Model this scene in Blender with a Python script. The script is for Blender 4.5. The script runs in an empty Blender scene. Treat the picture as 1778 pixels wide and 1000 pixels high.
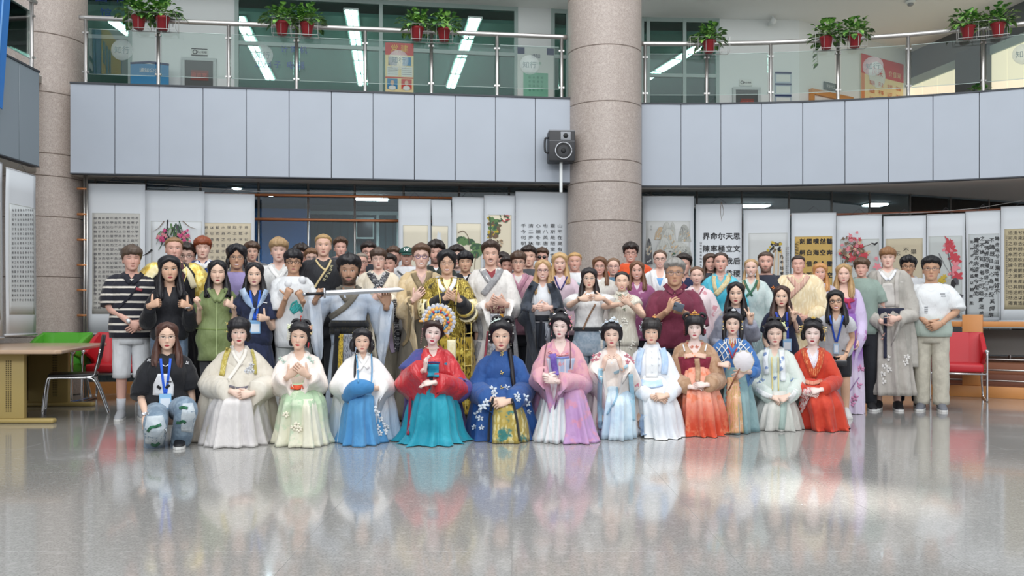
import bpy, bmesh, math, random
import numpy as np
from mathutils import Vector, Matrix
from mathutils.bvhtree import BVHTree
random.seed(7)
SC = bpy.context.scene
COL = SC.collection
F = 1500.0; CX = 889.0; HY = 545.0; CH = 1.1      # focal length in px, centre column, horizon row, camera height

# ---------------------------------------------------------------- camera, light, exposure
cam = bpy.data.cameras.new('camera'); camo = bpy.data.objects.new('camera', cam); COL.objects.link(camo)
camo.location = (0, 0, CH); camo.rotation_euler = (math.pi/2, 0, 0)
cam.sensor_width = 36; cam.lens = F/1778*36; cam.shift_y = (HY-500)/1778; cam.clip_end = 200
SC.camera = camo
w = bpy.data.worlds.new('sky'); SC.world = w; w.use_nodes = True
bg = w.node_tree.nodes['Background']; bg.inputs[0].default_value = (0.90, 0.95, 1.0, 1); bg.inputs[1].default_value = 0.78
def area(name, loc, rot, sx, sy, power, col=(1, 1, 1)):
    l = bpy.data.lights.new(name, 'AREA'); l.shape = 'RECTANGLE'; l.size = sx; l.size_y = sy; l.energy = power; l.color = col
    o = bpy.data.objects.new(name, l); COL.objects.link(o); o.location = loc; o.rotation_euler = rot; return o
area('skylight_lamp', (0.5, 5.2, 10.5), (0, 0, 0), 11, 8, 820, (1.0, 0.985, 0.96))
area('front_fill_lamp', (0, -7, 7.4), (math.pi/2, 0, 0), 22, 2.6, 1250, (0.96, 0.98, 1.0))  # added fill lamp behind the camera, brightens fascia and upper gallery
def beam(name, loc, tgt, power, ang, blend=.7):
    l = bpy.data.lights.new(name, 'SPOT'); l.energy = power; l.spot_size = math.radians(ang); l.spot_blend = blend; l.color = (1, .95, .86); l.shadow_soft_size = .25
    o = bpy.data.objects.new(name, l); COL.objects.link(o); o.location = loc; o.rotation_euler = (Vector(tgt)-Vector(loc)).to_track_quat('-Z', 'Y').to_euler()
beam('sunbeam_lamp', (9.5, 2.2, 10), (1.85, 5.25, 0), 14000, 5.5); beam('sunbeam_lamp', (9.5, 2.2, 10), (1.2, 6.0, 0), 8000, 4.5)
SC.view_settings.view_transform = 'Standard'; SC.view_settings.look = 'None'
SC.view_settings.exposure = 0.08; SC.view_settings.gamma = 1.0; SC.view_settings.use_curve_mapping = False
SC.cycles.max_bounces = 8; SC.cycles.transparent_max_bounces = 16; SC.cycles.caustics_reflective = False; SC.cycles.caustics_refractive = False

# ---------------------------------------------------------------- materials
def lin(c):
    if isinstance(c, str):
        c = c.lstrip('#'); c = [int(c[i:i+2], 16)/255 for i in (0, 2, 4)]
    return tuple(((v/12.92) if v <= .04045 else ((v+.055)/1.055)**2.4) for v in c)
MATS = {}
class NT:
    """tiny helper around a node tree"""
    def __init__(s, name):
        s.m = bpy.data.materials.new(name); s.m.use_nodes = True; s.t = s.m.node_tree
        s.b = s.t.nodes['Principled BSDF']; s.out = s.t.nodes['Material Output']
    def n(s, typ, **kw):
        x = s.t.nodes.new(typ)
        for k, v in kw.items():
            if k.startswith('i_'): 
                kk = k[2:]; x.inputs[int(kk) if kk.isdigit() else kk].default_value = v
            else: setattr(x, k, v)
        return x
    def l(s, a, b): s.t.links.new(a, b)
    def math(s, op, a, b=None, c=None, clamp=False):
        x = s.t.nodes.new('ShaderNodeMath'); x.operation = op; x.use_clamp = clamp
        for i, v in enumerate((a, b, c)):
            if v is None: continue
            if isinstance(v, (int, float)): x.inputs[i].default_value = v
            else: s.l(v, x.inputs[i])
        return x.outputs[0]
    def mix(s, f, a, b):
        x = s.t.nodes.new('ShaderNodeMix'); x.data_type = 'RGBA'
        for i, v in ((0, f), (6, a), (7, b)):
            if isinstance(v, (int, float)): x.inputs[i].default_value = v
            elif isinstance(v, tuple): x.inputs[i].default_value = (*v[:3], 1)
            else: s.l(v, x.inputs[i])
        return x.outputs[2]
    def ss(s, v, a, b):
        x = s.t.nodes.new('ShaderNodeMapRange'); x.interpolation_type = 'SMOOTHSTEP'
        s.l(v, x.inputs[0]); x.inputs[1].default_value = a; x.inputs[2].default_value = b
        return x.outputs[0]
    def bump(s, h, strength=.3, dist=.01):
        x = s.n('ShaderNodeBump'); x.inputs['Strength'].default_value = strength; x.inputs['Distance'].default_value = dist
        s.l(h, x.inputs['Height']); s.l(x.outputs[0], s.b.inputs['Normal'])
def setb(b, col=None, rough=.6, metal=0., spec=.5, emit=None, estr=1.0, sheen=0., coat=0.):
    if col is not None: b.inputs['Base Color'].default_value = (*col, 1)
    b.inputs['Roughness'].default_value = rough; b.inputs['Metallic'].default_value = metal
    b.inputs['Specular IOR Level'].default_value = spec
    if sheen: b.inputs['Sheen Weight'].default_value = sheen
    if coat: b.inputs['Coat Weight'].default_value = coat; b.inputs['Coat Roughness'].default_value = .05
    if emit is not None:
        b.inputs['Emission Color'].default_value = (*emit, 1); b.inputs['Emission Strength'].default_value = estr
def mat(name, col, rough=.6, metal=0., spec=.5, var=.0, vscale=8., bump=0., bscale=40., emit=None, estr=1., coat=0.):
    key = ('m', name, str(col), rough, metal)
    if key in MATS: return MATS[key]
    g = NT(name); c = lin(col); setb(g.b, c, rough, metal, spec, lin(emit) if emit else None, estr, 0, coat)
    if var or bump:
        tc = g.n('ShaderNodeTexCoord')
        if var:
            nz = g.n('ShaderNodeTexNoise', i_Scale=vscale, i_Detail=4.); g.l(tc.outputs['Object'], nz.inputs['Vector'])
            g.l(g.mix(nz.outputs[0], tuple(v*(1-var) for v in c), tuple(min(1, v*(1+var)) for v in c)), g.b.inputs['Base Color'])
        if bump:
            n2 = g.n('ShaderNodeTexNoise', i_Scale=bscale, i_Detail=3.); g.l(tc.outputs['Object'], n2.inputs['Vector']); g.bump(n2.outputs[0], bump, .004)
    MATS[key] = g.m; return g.m
def cloth(c1, c2=None, mode='plain', rough=.75, scale=10., grad=None, spec=.25, sheen=.15, metal=0., stripes=None, wrinkle=.5, c3=None):
    """fabric: plain | noise (two-tone) | brocade | floral | gradient (grad=(z0,z1)) | stripes (z) | check"""
    key = ('c', str(c1), str(c2), mode, rough, scale, grad, metal, str(stripes), str(c3), wrinkle)
    if key in MATS: return MATS[key]
    g = NT('fabric_' + mode); a = lin(c1); b = lin(c2) if c2 else tuple(v*.82 for v in a)
    setb(g.b, a, rough, metal, spec, None, 1, sheen)
    tc = g.n('ShaderNodeTexCoord'); O = tc.outputs['Object']
    sep = g.n('ShaderNodeSeparateXYZ'); g.l(O, sep.inputs[0])
    nz = g.n('ShaderNodeTexNoise', i_Scale=scale, i_Detail=4., i_Roughness=.6); g.l(O, nz.inputs['Vector'])
    if mode == 'plain': col = g.mix(g.ss(nz.outputs[0], .35, .7), tuple(v*.93 for v in a), a)
    elif mode == 'noise': col = g.mix(g.ss(nz.outputs[0], .42, .6), a, b)
    elif mode == 'brocade':
        v = g.n('ShaderNodeTexVoronoi', i_Scale=scale*2.2); v.feature = 'F1'; g.l(O, v.inputs['Vector'])
        wv = g.n('ShaderNodeTexWave', i_Scale=scale*1.2, i_Distortion=9., i_Detail=2.); g.l(O, wv.inputs['Vector'])
        m = g.math('MULTIPLY', g.ss(wv.outputs[1], .45, .6), g.ss(v.outputs[0], .75, .35)); col = g.mix(m, a, b)
        if c3: col = g.mix(g.ss(nz.outputs[0], .55, .65), col, lin(c3))
    elif mode == 'floral':
        v = g.n('ShaderNodeTexVoronoi', i_Scale=scale); v.feature = 'SMOOTH_F1'; g.l(O, v.inputs['Vector'])
        n3 = g.n('ShaderNodeTexNoise', i_Scale=scale*5, i_Detail=2.); g.l(O, n3.inputs['Vector'])
        d = g.math('ADD', v.outputs[0], g.math('MULTIPLY', n3.outputs[0], .35))
        col = g.mix(g.ss(d, .46, .38), a, b)
    elif mode == 'gradient':
        t = g.math('ADD', sep.outputs[2], g.math('MULTIPLY', g.math('SUBTRACT', nz.outputs[0], .5), (grad[1]-grad[0])*.7))
        col = g.mix(g.ss(t, grad[0], grad[1]), a, b)
        if c3: col = g.mix(g.ss(nz.outputs[0], .5, .62), col, lin(c3))
    elif mode == 'stripes':
        per, frac = stripes
        t = g.math('FRACT', g.math('DIVIDE', g.math('ADD', sep.outputs[2], g.math('MULTIPLY', nz.outputs[0], per*.08)), per))
        col = g.mix(g.math('LESS_THAN', t, frac), a, b)
    elif mode == 'vstripes':
        per, frac = stripes
        t = g.math('FRACT', g.math('DIVIDE', sep.outputs[0], per)); col = g.mix(g.math('LESS_THAN', t, frac), a, b)
    elif mode == 'check':
        k = g.n('ShaderNodeTexChecker', i_Scale=scale); g.l(O, k.inputs['Vector']); col = g.mix(k.outputs[1], a, b)
    elif mode == 'key':
        k = g.n('ShaderNodeTexBrick', i_Scale=scale); k.inputs['Mortar Size'].default_value = .05
        mp = g.n('ShaderNodeMapping'); mp.inputs['Rotation'].default_value = (math.pi/2, .6, 0); g.l(O, mp.inputs[0]); g.l(mp.outputs[0], k.inputs['Vector'])
        k.inputs['Color1'].default_value = (*a, 1); k.inputs['Color2'].default_value = (*b, 1); k.inputs['Mortar'].default_value = (*b, 1); col = k.outputs[0]
    g.l(col, g.b.inputs['Base Color'])
    mp = g.n('ShaderNodeMapping'); mp.inputs['Scale'].default_value = (1, 1, .35); g.l(O, mp.inputs[0])
    n2 = g.n('ShaderNodeTexNoise', i_Scale=13., i_Detail=3., i_Distortion=.8); g.l(mp.outputs[0], n2.inputs['Vector'])
    g.bump(n2.outputs[0], wrinkle, .03)
    MATS[key] = g.m; return g.m
def glass(name, tint, refl=.08, opac=0., rough=0.0):
    key = ('g', name)
    if key in MATS: return MATS[key]
    g = NT(name); g.t.nodes.remove(g.b)
    tr = g.n('ShaderNodeBsdfTransparent'); tr.inputs[0].default_value = (*tint, 1)
    gl = g.n('ShaderNodeBsdfGlossy'); gl.inputs['Roughness'].default_value = rough
    lw = g.n('ShaderNodeFresnel', i_IOR=1.45)
    f = g.math('ADD', g.math('MULTIPLY', lw.outputs[0], 1.0), refl, clamp=True)
    mx = g.n('ShaderNodeMixShader'); g.l(f, mx.inputs[0]); g.l(tr.outputs[0], mx.inputs[1]); g.l(gl.outputs[0], mx.inputs[2])
    g.l(mx.outputs[0], g.out.inputs[0]); MATS[key] = g.m; return g.m

# ---------------------------------------------------------------- mesh helpers (numpy)
class G:
    """bag of verts / faces / material index"""
    def __init__(s): s.v = []; s.f = []; s.mi = []; s.n = 0
    def add(s, v, f, mi=0):
        v = np.asarray(v, float); s.v.append(v)
        for q in f: s.f.append(tuple(int(i)+s.n for i in q))
        s.mi += [mi]*len(f); s.n += len(v); return s
    def verts(s): return np.concatenate(s.v) if s.v else np.zeros((0, 3))
    def box(s, lo, hi, mi=0):
        x0, y0, z0 = lo; x1, y1, z1 = hi
        return s.add([(x0,y0,z0),(x1,y0,z0),(x1,y1,z0),(x0,y1,z0),(x0,y0,z1),(x1,y0,z1),(x1,y1,z1),(x0,y1,z1)],
              [(0,3,2,1),(4,5,6,7),(0,1,5,4),(1,2,6,5),(2,3,7,6),(3,0,4,7)], mi)
    def tube(s, path, r, m=8, mi=0, up=None): return s.add(*tube(path, r, m, up), mi)
def loft(R):
    """closed solid through rings R (n,m,3)"""
    R = np.asarray(R, float); n, m, _ = R.shape
    v = R.reshape(-1, 3); i = np.arange(n-1)[:, None]*m; j = np.arange(m)[None, :]; k = (j+1) % m
    q = np.stack(np.broadcast_arrays(i+j, i+k, i+m+k, i+m+j), -1).reshape(-1, 4)
    f = [tuple(x) for x in q.tolist()]
    a = len(v); v = np.vstack([v, R[0].mean(0), R[-1].mean(0)])
    for t in range(m):
        u = (t+1) % m
        f.append((a, u, t)); f.append((a+1, (n-1)*m+t, (n-1)*m+u))
    return v, f
def frames(path, up=None):
    P = np.asarray(path, float); T = np.gradient(P, axis=0); T /= np.linalg.norm(T, axis=1)[:, None]+1e-9
    u = np.array(up if up is not None else ((0, 0, 1.) if abs(T[0, 2]) < .9 else (0, 1., 0)), float)
    U = []; 
    for t in T:
        u = u - t*np.dot(u, t); nn = np.linalg.norm(u)
        if nn < 1e-6: u = np.array((1., 0, 0)); u -= t*np.dot(u, t); nn = np.linalg.norm(u)
        u = u/nn; U.append(u)
    U = np.array(U); return P, T, U, np.cross(U, T)
def tube(path, r, m=8, up=None):
    P, T, U, S = frames(path, up); n = len(P)
    r = np.broadcast_to(np.asarray(r, float), (n,)) if np.ndim(r) < 2 else np.asarray(r, float)
    a = np.arange(m)*2*math.pi/m
    if r.ndim == 1: r = np.stack([r, r], 1)
    R = P[:, None, :] + S[:, None, :]*(np.cos(a)[None, :, None]*r[:, None, :1]) + U[:, None, :]*(np.sin(a)[None, :, None]*r[:, None, 1:])
    return loft(R)
def spline(pts, n=20):
    P = np.asarray(pts, float)
    if len(P) == 2: t = np.linspace(0, 1, n)[:, None]; return P[0]*(1-t)+P[1]*t
    Q = np.vstack([2*P[0]-P[1], P, 2*P[-1]-P[-2]]); out = []
    L = len(P)-1
    for t in np.linspace(0, L, n):
        i = min(int(t), L-1); u = t-i; a, b, c, d = Q[i:i+4]
        out.append(.5*((2*b)+(-a+c)*u+(2*a-5*b+4*c-d)*u*u+(-a+3*b-3*c+d)*u**3))
    return np.array(out)
def ico(c, r, m=10, n=7):
    """ellipsoid as a lat/long loft"""
    r = np.broadcast_to(np.asarray(r, float), (3,)); ph = np.linspace(.12, math.pi-.12, n); a = np.arange(m)*2*math.pi/m
    R = np.stack([np.stack([np.sin(p)*np.cos(a), np.sin(p)*np.sin(a), np.full(m, -np.cos(p))], 1) for p in ph])
    return loft(R*r+np.asarray(c, float))
def link(o, parent=None):
    COL.objects.link(o)
    if parent is not None: o.parent = parent
    return o
def mk(name, g, mats=None, parent=None, smooth=True, fix=True):
    """G (or (v,f)) -> ONE mesh object"""
    if isinstance(g, tuple): g = G().add(*g)
    me = bpy.data.meshes.new(name); me.from_pydata(g.verts().tolist(), [], g.f)
    if mats is not None:
        for x in (mats if isinstance(mats, (list, tuple)) else [mats]): me.materials.append(x)
    if any(g.mi): me.polygons.foreach_set('material_index', g.mi)
    if fix:
        bm = bmesh.new(); bm.from_mesh(me); bmesh.ops.recalc_face_normals(bm, faces=bm.faces); bm.to_mesh(me); bm.free()
    if smooth: me.polygons.foreach_set('use_smooth', [True]*len(me.polygons))
    me.update()
    return link(bpy.data.objects.new(name, me), parent)
def auto(o, deg=35):
    me = o.data; me.polygons.foreach_set('use_smooth', [True]*len(me.polygons)); me.set_sharp_from_angle(angle=math.radians(deg)); return o
def bevel(o, w, seg=2):
    bm = bmesh.new(); bm.from_mesh(o.data); bmesh.ops.bevel(bm, geom=[e for e in bm.edges], offset=w, segments=seg, affect='EDGES', profile=.5, clamp_overlap=True)
    bm.to_mesh(o.data); bm.free(); return auto(o, 40)
def rbox(name, lo, hi, m, parent=None, w=.006, seg=2): return bevel(mk(name, G().box(lo, hi), m, parent, False), w, seg)
def prism(name, poly, z0, z1, m, parent=None):
    n = len(poly); v = [(x, y, z0) for x, y in poly]+[(x, y, z1) for x, y in poly]
    f = [tuple(range(n))[::-1], tuple(range(n, 2*n))]+[(i, (i+1) % n, n+(i+1) % n, n+i) for i in range(n)]
    return mk(name, (np.array(v), f), m, parent, False)
def tag(o, label=None, cat=None, group=None, kind=None):
    if label: o['label'] = label
    if cat: o['category'] = cat
    if group: o['group'] = group
    if kind: o['kind'] = kind
    return o
def empty(name, loc=(0, 0, 0), rz=0., label=None, cat=None, group=None, kind=None):
    o = bpy.data.objects.new(name, None); COL.objects.link(o); o.location = loc; o.rotation_euler = (0, 0, rz); o.empty_display_size = .1
    return tag(o, label, cat, group, kind)
def copy_tree(o, parent=None):
    c = o.copy(); COL.objects.link(c); c.parent = parent
    for ch in list(o.children): copy_tree(ch, c)
    return c
def W(px, py, s):
    """photo pixel at a scale of s px per metre -> world point"""
    return np.array(((px-CX)/s, F/s, CH+(HY-py)/s))

# ---- glyphs: every character used on signs and scrolls, turned to a mesh once
TMP = bpy.data.scenes.new('glyph_bench')
GLY = {}
def load_glyphs(text):
    todo = sorted(set(text)-set(GLY)-set(' \n')); obs = []
    for ch in todo:
        c = bpy.data.curves.new('g', 'FONT'); c.body = ch; c.resolution_u = 1; c.size = 1.0
        o = bpy.data.objects.new('g', c); TMP.collection.objects.link(o); obs.append((ch, o, c))
    TMP.view_layers[0].update(); dg = TMP.view_layers[0].depsgraph
    for ch, o, c in obs:
        m = o.evaluated_get(dg).to_mesh()
        v = np.array([x.co for x in m.vertices]).reshape(-1, 3); f = [tuple(p.vertices) for p in m.polygons]
        if len(v):
            if ord(ch) > 0x2000: v[:, 0] -= .5; v[:, 1] -= .38
            else: v[:, 0] -= (v[:, 0].min()+v[:, 0].max())/2; v[:, 1] -= .35
        GLY[ch] = (v, f); o.evaluated_get(dg).to_mesh_clear()
    for ch, o, c in obs: bpy.data.objects.remove(o); bpy.data.curves.remove(c)
def text_at(g, s, org, ux, uz, nrm, size, mi=0, lift=.003, step=None, bold=0., vertical=False, shear=0.):
    """put string s on the plane org+ux*x+uz*y; flat raised lettering"""
    org, ux, uz, nrm = (np.asarray(t, float) for t in (org, ux, uz, nrm)); step = step or size
    for i, ch in enumerate(s):
        if ch not in GLY or not len(GLY[ch][0]): continue
        v, f = GLY[ch]; x = v[:, 0]*size; y = v[:, 1]*size
        if vertical: y = y-i*step
        else: x = x+(i-(len(s)-1)/2)*step
        x = x+shear*v[:, 1]*size
        offs = [(0, 0)] if not bold else [(-bold, -bold*.5), (bold, bold*.5), (-bold, bold), (bold, -bold)]
        for k, (dx, dy) in enumerate(offs):
            p = org+np.outer(x+dx*size, ux)+np.outer(y+dy*size, uz)+nrm*(lift+k*.0004)
            g.add(p, f, mi)
# ================================================================ THE HALL
def granite(name, c1, c2, c3, rough, scale, coat=0., joint=False, spec=.5):
    g = NT(name); setb(g.b, lin(c1), rough, 0, spec, None, 1, 0, coat)
    tc = g.n('ShaderNodeTexCoord'); ge = g.n('ShaderNodeNewGeometry')
    P = ge.outputs['Position']
    n1 = g.n('ShaderNodeTexNoise', i_Scale=scale, i_Detail=2.); g.l(P, n1.inputs['Vector'])
    n2 = g.n('ShaderNodeTexNoise', i_Scale=scale*.27, i_Detail=3.); g.l(P, n2.inputs['Vector'])
    c = g.mix(g.ss(n1.outputs[0], .34, .62), lin(c2), lin(c1)); c = g.mix(g.ss(n2.outputs[0], .5, .75), c, lin(c3))
    g.l(c, g.b.inputs['Base Color']); return g.m
M_floor = granite('polished_granite', '#a09f9c', '#8a8986', '#a9a8a5', .11, 90., coat=.3)
M_stone = granite('pillar_granite', '#b3a79f', '#9c9089', '#b9aea6', .42, 90.)
M_panel = mat('silver_panel', '#a6aeb9', .42, .0, .5, var=.05, vscale=2.5)
M_seam = mat('dark_seam', '#3c4046', .6)
M_steel = mat('brushed_steel', '#b9b7b4', .28, .85)
M_chrome = mat('chrome', '#d8d8da', .12, 1.)
M_white = mat('white_paint', '#dfe3e2', .7)
M_ceil = mat('ceiling_paint', '#e4e6e5', .8)
M_ceil_low = mat('grey_soffit', '#cfcdc8', .8)
M_frame = mat('white_frame', '#9fb0ac', .5)
M_wood = mat('orange_wood', '#c98a4e', .45, var=.12, vscale=5)
M_woodd = mat('brown_wood', '#7a4a35', .5, var=.12, vscale=6)
M_black = mat('black_plastic', '#17181a', .4)
M_lamp = mat('lamp_panel', '#ffffff', .5, emit='#e9f6ff', estr=26.)
M_tube = mat('tube_light', '#ffffff', .5, emit='#dff2ee', estr=11.)
M_gl_rail = glass('rail_glass', (.90, .95, .93), .03)
M_gl_room = glass('green_glass', (.64, .81, .77), .04)
M_gl_low = glass('ground_glass', (.80, .86, .87), .03)
M_ink = mat('black_ink', '#1d1c1f', .7)
M_inkg = mat('grey_ink', '#4a4a50', .7)
M_blue_txt = mat('blue_letters', '#1d3f8f', .5)

# ---- floor of polished granite slabs
fl = mk('floor', G().box((-14, -6, -.05), (14, 22, -.001)), mat('floor_joint', '#8f8e8a', .3), None, False); fl['kind'] = 'structure'
tile = None
for i in range(-9, 9):
    for j in range(3, 13):
        if tile is None:
            tile = bevel(mk('floor_tile', G().box((0.0007, .0007, -.012), (.9993, .9993, 0)), M_floor, fl, False), .0006, 1)
            tile.location = (i, j, 0)
        else:
            o = tile.copy(); o.parent = fl; o.location = (i, j, 0); COL.objects.link(o)
skirtf = mk('floor_stuff_slab', G().box((-14, -6, -.012), (14, 2.999, 0)).box((-14, 3, -.012), (-9.001, 13, 0)).box((9.001, 3, -.012), (14, 13, 0)).box((-14, 13.001, -.012), (14, 22, 0)), M_floor, fl, False)
skirtf.name = 'floor_slab'; skirtf['kind'] = 'stuff'

# ---- pillars, built drum on drum
def pillar(px, s, r, name):
    c = W(px, 0, s); p = empty(name, (c[0], c[1], 0), 0, kind='structure')
    zs = [0, .79, 1.59, 2.39, 2.93, 3.23, 4.04, 4.82, 5.57, 6.3]
    for a, b in zip(zs[:-1], zs[1:]):
        th = np.arange(64)*2*math.pi/64; cs = np.stack([np.cos(th), np.sin(th)], 1); R = []
        for z, rr in ((a+.004, r-.012), (a+.012, r), (b-.006, r), (b+.002, r-.012)):
            R.append(np.column_stack([cs*rr, np.full(64, z)]))
        auto(mk('stone_drum', loft(R), M_stone, p), 30)
    return p
pillar(1049.5, 120.5, .53, 'pillar')
pillar(77, 126, .54, 'pillar')

# ---- upper gallery: slab, ceiling below it, panelled fascias
ZB, ZT = 2.97, 4.165
A = np.array((-5.86, 11.45)); B = np.array((.893, 12.30))
AC = np.array((2.5, .9)); AR = 11.7
def arc(x, r=AR): return np.array((x, AC[1]+math.sqrt(r*r-(x-AC[0])**2)))
arcx = [1.88]+list(np.linspace(2.4, 9.6, 16))
arcp = [arc(x) for x in arcx]
sideL = [np.array((-6.03, 3.0)), np.array((-6.03, 10.95))]
back_n = np.array((-.1255, .9921))
poly = [tuple(q) for q in sideL]+[(-6.39, 11.6), (-6.21, 12.14), tuple(A+back_n*.03), tuple(B+back_n*.03), (.93, 12.95), (1.86, 12.95)]+[tuple(q+np.array((0, .03))) for q in arcp]+[(13, arcp[-1][1]), (13, 21), (-13, 21), (-13, 3.0)]
prism('gallery_floor_slab', poly, ZB, ZT-.02, M_ceil_low)['kind'] = 'structure'
def fascia(name, pts, n_pan, pm=None):
    """strip of n flat panels along a polyline"""
    f = empty(name, (0, 0, 0), kind='structure')
    P = [np.asarray(p) for p in pts]; L = [0]
    for a, b in zip(P[:-1], P[1:]): L.append(L[-1]+np.linalg.norm(b-a))
    def at(d):
        for k in range(len(P)-1):
            if d <= L[k+1]+1e-6: return P[k]+(P[k+1]-P[k])*((d-L[k])/(L[k+1]-L[k]))
        return P[-1]
    for i in range(n_pan):
        a, b = at(L[-1]*i/n_pan), at(L[-1]*(i+1)/n_pan); t = (b-a)/np.linalg.norm(b-a); n = np.array((t[1], -t[0]))
        a2, b2 = a+t*.004, b-t*.004; v = []
        for z in (ZB, ZT-.012):
            for q in (a2, b2, b2-n*.04, a2-n*.04): v.append((q[0]+n[0]*.0, q[1]+n[1]*.0, z))
        o = mk('panel', (np.array(v), [(0,3,2,1),(4,5,6,7),(0,1,5,4),(1,2,6,5),(2,3,7,6),(3,0,4,7)]), pm or M_panel, f, False); bevel(o, .003, 1)
    # dark backing and capping strip
    g = G()
    for k in range(len(P)-1):
        a, b = P[k], P[k+1]; t = (b-a)/np.linalg.norm(b-a); n = np.array((t[1], -t[0]))
        for z0, z1, o1, o2 in ((ZB+.004, ZT-.016, -.012, -.03), (ZT-.012, ZT+.012, .012, -.12), (ZB-.014, ZB-.001, .004, -.10)):
            v = [(q[0]+n[0]*o, q[1]+n[1]*o, z) for z in (z0, z1) for q, o in ((a, o1), (b, o1), (b, o2), (a, o2))]
            g.add(v, [(0,3,2,1),(4,5,6,7),(0,1,5,4),(1,2,6,5),(2,3,7,6),(3,0,4,7)])
    mk('capping', g, M_seam, f, False)
    return f
fascia('gallery_fascia', [A, B], 12)
fascia('gallery_fascia', [arc(x) for x in np.linspace(1.885, 9.5, 27)], 14)
fascia('gallery_fascia', [np.array((-5.99, 10.95-.45*16)), np.array((-5.99, 10.95))], 16, mat('shaded_panel', '#7f8a92', .45))  # shade of this backlit side is put into a darker base colour
prism('gallery_bounce_floor', [(x, y+.13) if y > 9 else (x-.13, y) for x, y in poly], ZT-.02, ZT-.012, mat('bounce_floor_pale', '#d9d8d3', .5))['kind'] = 'structure'  # pale sheet added over the slab to bounce light onto the gallery ceiling

# ---- balustrades: steel posts, rail and glass panes with a frosted disc on each
def balustrade(name, pts, label, logos=(), zrail=5.05):
    root = empty(name, (*pts[0], ZT), 0, label, 'balustrade'); o0 = np.array((*pts[0], ZT))
    def part(nm, g, m, sm=True):
        g.v = [v-o0 for v in g.v]; return mk(nm, g, m, root, sm)
    P = [np.asarray(p, float) for p in pts]
    rl = [np.array((*p, zrail)) for p in P]
    ext0 = rl[0]+(rl[0]-rl[1])/np.linalg.norm(rl[0]-rl[1])*.08; ext1 = rl[-1]+(rl[-1]-rl[-2])/np.linalg.norm(rl[-1]-rl[-2])*.08
    part('handrail', G().tube([ext0]+rl+[ext1], .034, 14), M_steel)
    for k, p in enumerate(P):
        part('post', G().tube([(*p, ZT-.01), (*p, ZT+.02), (*p, zrail-.02)], .024, 12), M_steel)
        for z in (ZT+.16, zrail-.2): part('clamp', G().box((p[0]-.04, p[1]-.018, z-.012), (p[0]+.04, p[1]+.018, z+.012)), M_steel, False)
    for k in range(len(P)-1):
        a, b = P[k], P[k+1]; d = np.linalg.norm(b-a); t = (b-a)/d; n = np.array((t[1], -t[0])); a = a+t*.04; b = b-t*.04
        v = [(q[0]+n[0]*o, q[1]+n[1]*o, z) for z in (ZT+.14, zrail-.15) for q, o in ((a, .005), (b, .005), (b, -.005), (a, -.005))]
        part('glass_pane', G().add(v, [(0,3,2,1),(4,5,6,7),(0,1,5,4),(1,2,6,5),(2,3,7,6),(3,0,4,7)]), M_gl_rail, False)
        for z in (ZT+.137, zrail-.148): part('pane_edge', G().tube([(*a, z), (*b, z)], .004, 6), mat('glass_edge', '#cfe2dd', .3))
        if k in logos:
            th = np.arange(28)*2*math.pi/28; c = (a+b)/2+n*.009; r = .14
            ux = np.array((*t, 0)); cc = np.array((*c, ZT+.47))
            R = [cc+np.outer(np.cos(th)*r, ux)+np.outer(np.sin(th)*r, (0, 0, 1))+np.array((*n, 0))*q for q in (-.001, .002)]
            part('frosted_disc', G().add(*loft(R)), M_frost)
            g = G(); nn = np.array((*n, 0))
            text_at(g, '知行', cc, ux, (0, 0, 1), nn, .10, lift=.004)
            part('disc_emblem', g, M_frost2, False)
    return root
gq = NT('frosted'); gq.t.nodes.remove(gq.b)
tr = gq.n('ShaderNodeBsdfTransparent'); df = gq.n('ShaderNodeBsdfDiffuse'); df.inputs[0].default_value = (.55, .62, .60, 1)
mx = gq.n('ShaderNodeMixShader'); mx.inputs[0].default_value = .32; gq.l(tr.outputs[0], mx.inputs[1]); gq.l(df.outputs[0], mx.inputs[2]); gq.l(mx.outputs[0], gq.out.inputs[0]); M_frost = gq.m
M_frost2 = mat('emblem_grey', '#6d7d7c', .6)
ALLTXT = '知行学图书馆计算机电子器工书墨香服务大厅禁止吸烟风采社会主义核心价值观富强民主文明和谐自由平等公正法治爱国敬业诚信友善办公室出口安全通道阅览社团之星招生简章通知公告年度优秀教师党建园地先锋NY学工部图0123456789'
SCROLLTXT = {
 'quanxue': '君子曰學不可以已青取之于藍而青于藍冰水為之而寒于水木直中繩輮以為輪其曲中規雖有槁暴不復挺者輮使之然也故木受繩則直金就礪則利君子博學而日參省乎己則知明而行無過矣故不登高山不知天之高也不臨深溪不知地之厚也不聞先王之遺言不知學問之大也吾嘗終日而思矣不如須臾之所學也吾嘗跂而望矣不如登高之博見也登高而招臂非加長也而見者遠順風而呼聲非加疾也而聞者彰假輿馬者非利足也而致千里',
 'siwen': '思文后稷克配彼天立我烝民莫匪尔極貽我來牟帝命率育無此疆爾界陳常于時夏',
 'loushi': '山不在高有仙則名水靈斯是陋室惟吾德馨也八英唐苔痕上階綠心頭冬年草色入簾青清二步秋談笑有鴻儒千今何明往來無白丁可以調素琴閱金經無絲竹之亂耳無案牘之勞形',
 'yellow': '鑿奔雷空然空人山噴海色新國白借雨刻舸當後乃不出者云言三畢水',
 'cursive': '歸去來兮田園將蕪胡不歸既自以心為形役奚惆悵而獨悲悟已往之不諫知來者之可追實迷途其未遠覺今是而昨非舟遙遙以輕颺風飄飄而吹衣',
 'bi': '畢不云言',
}
load_glyphs(ALLTXT+''.join(SCROLLTXT.values()))

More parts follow.
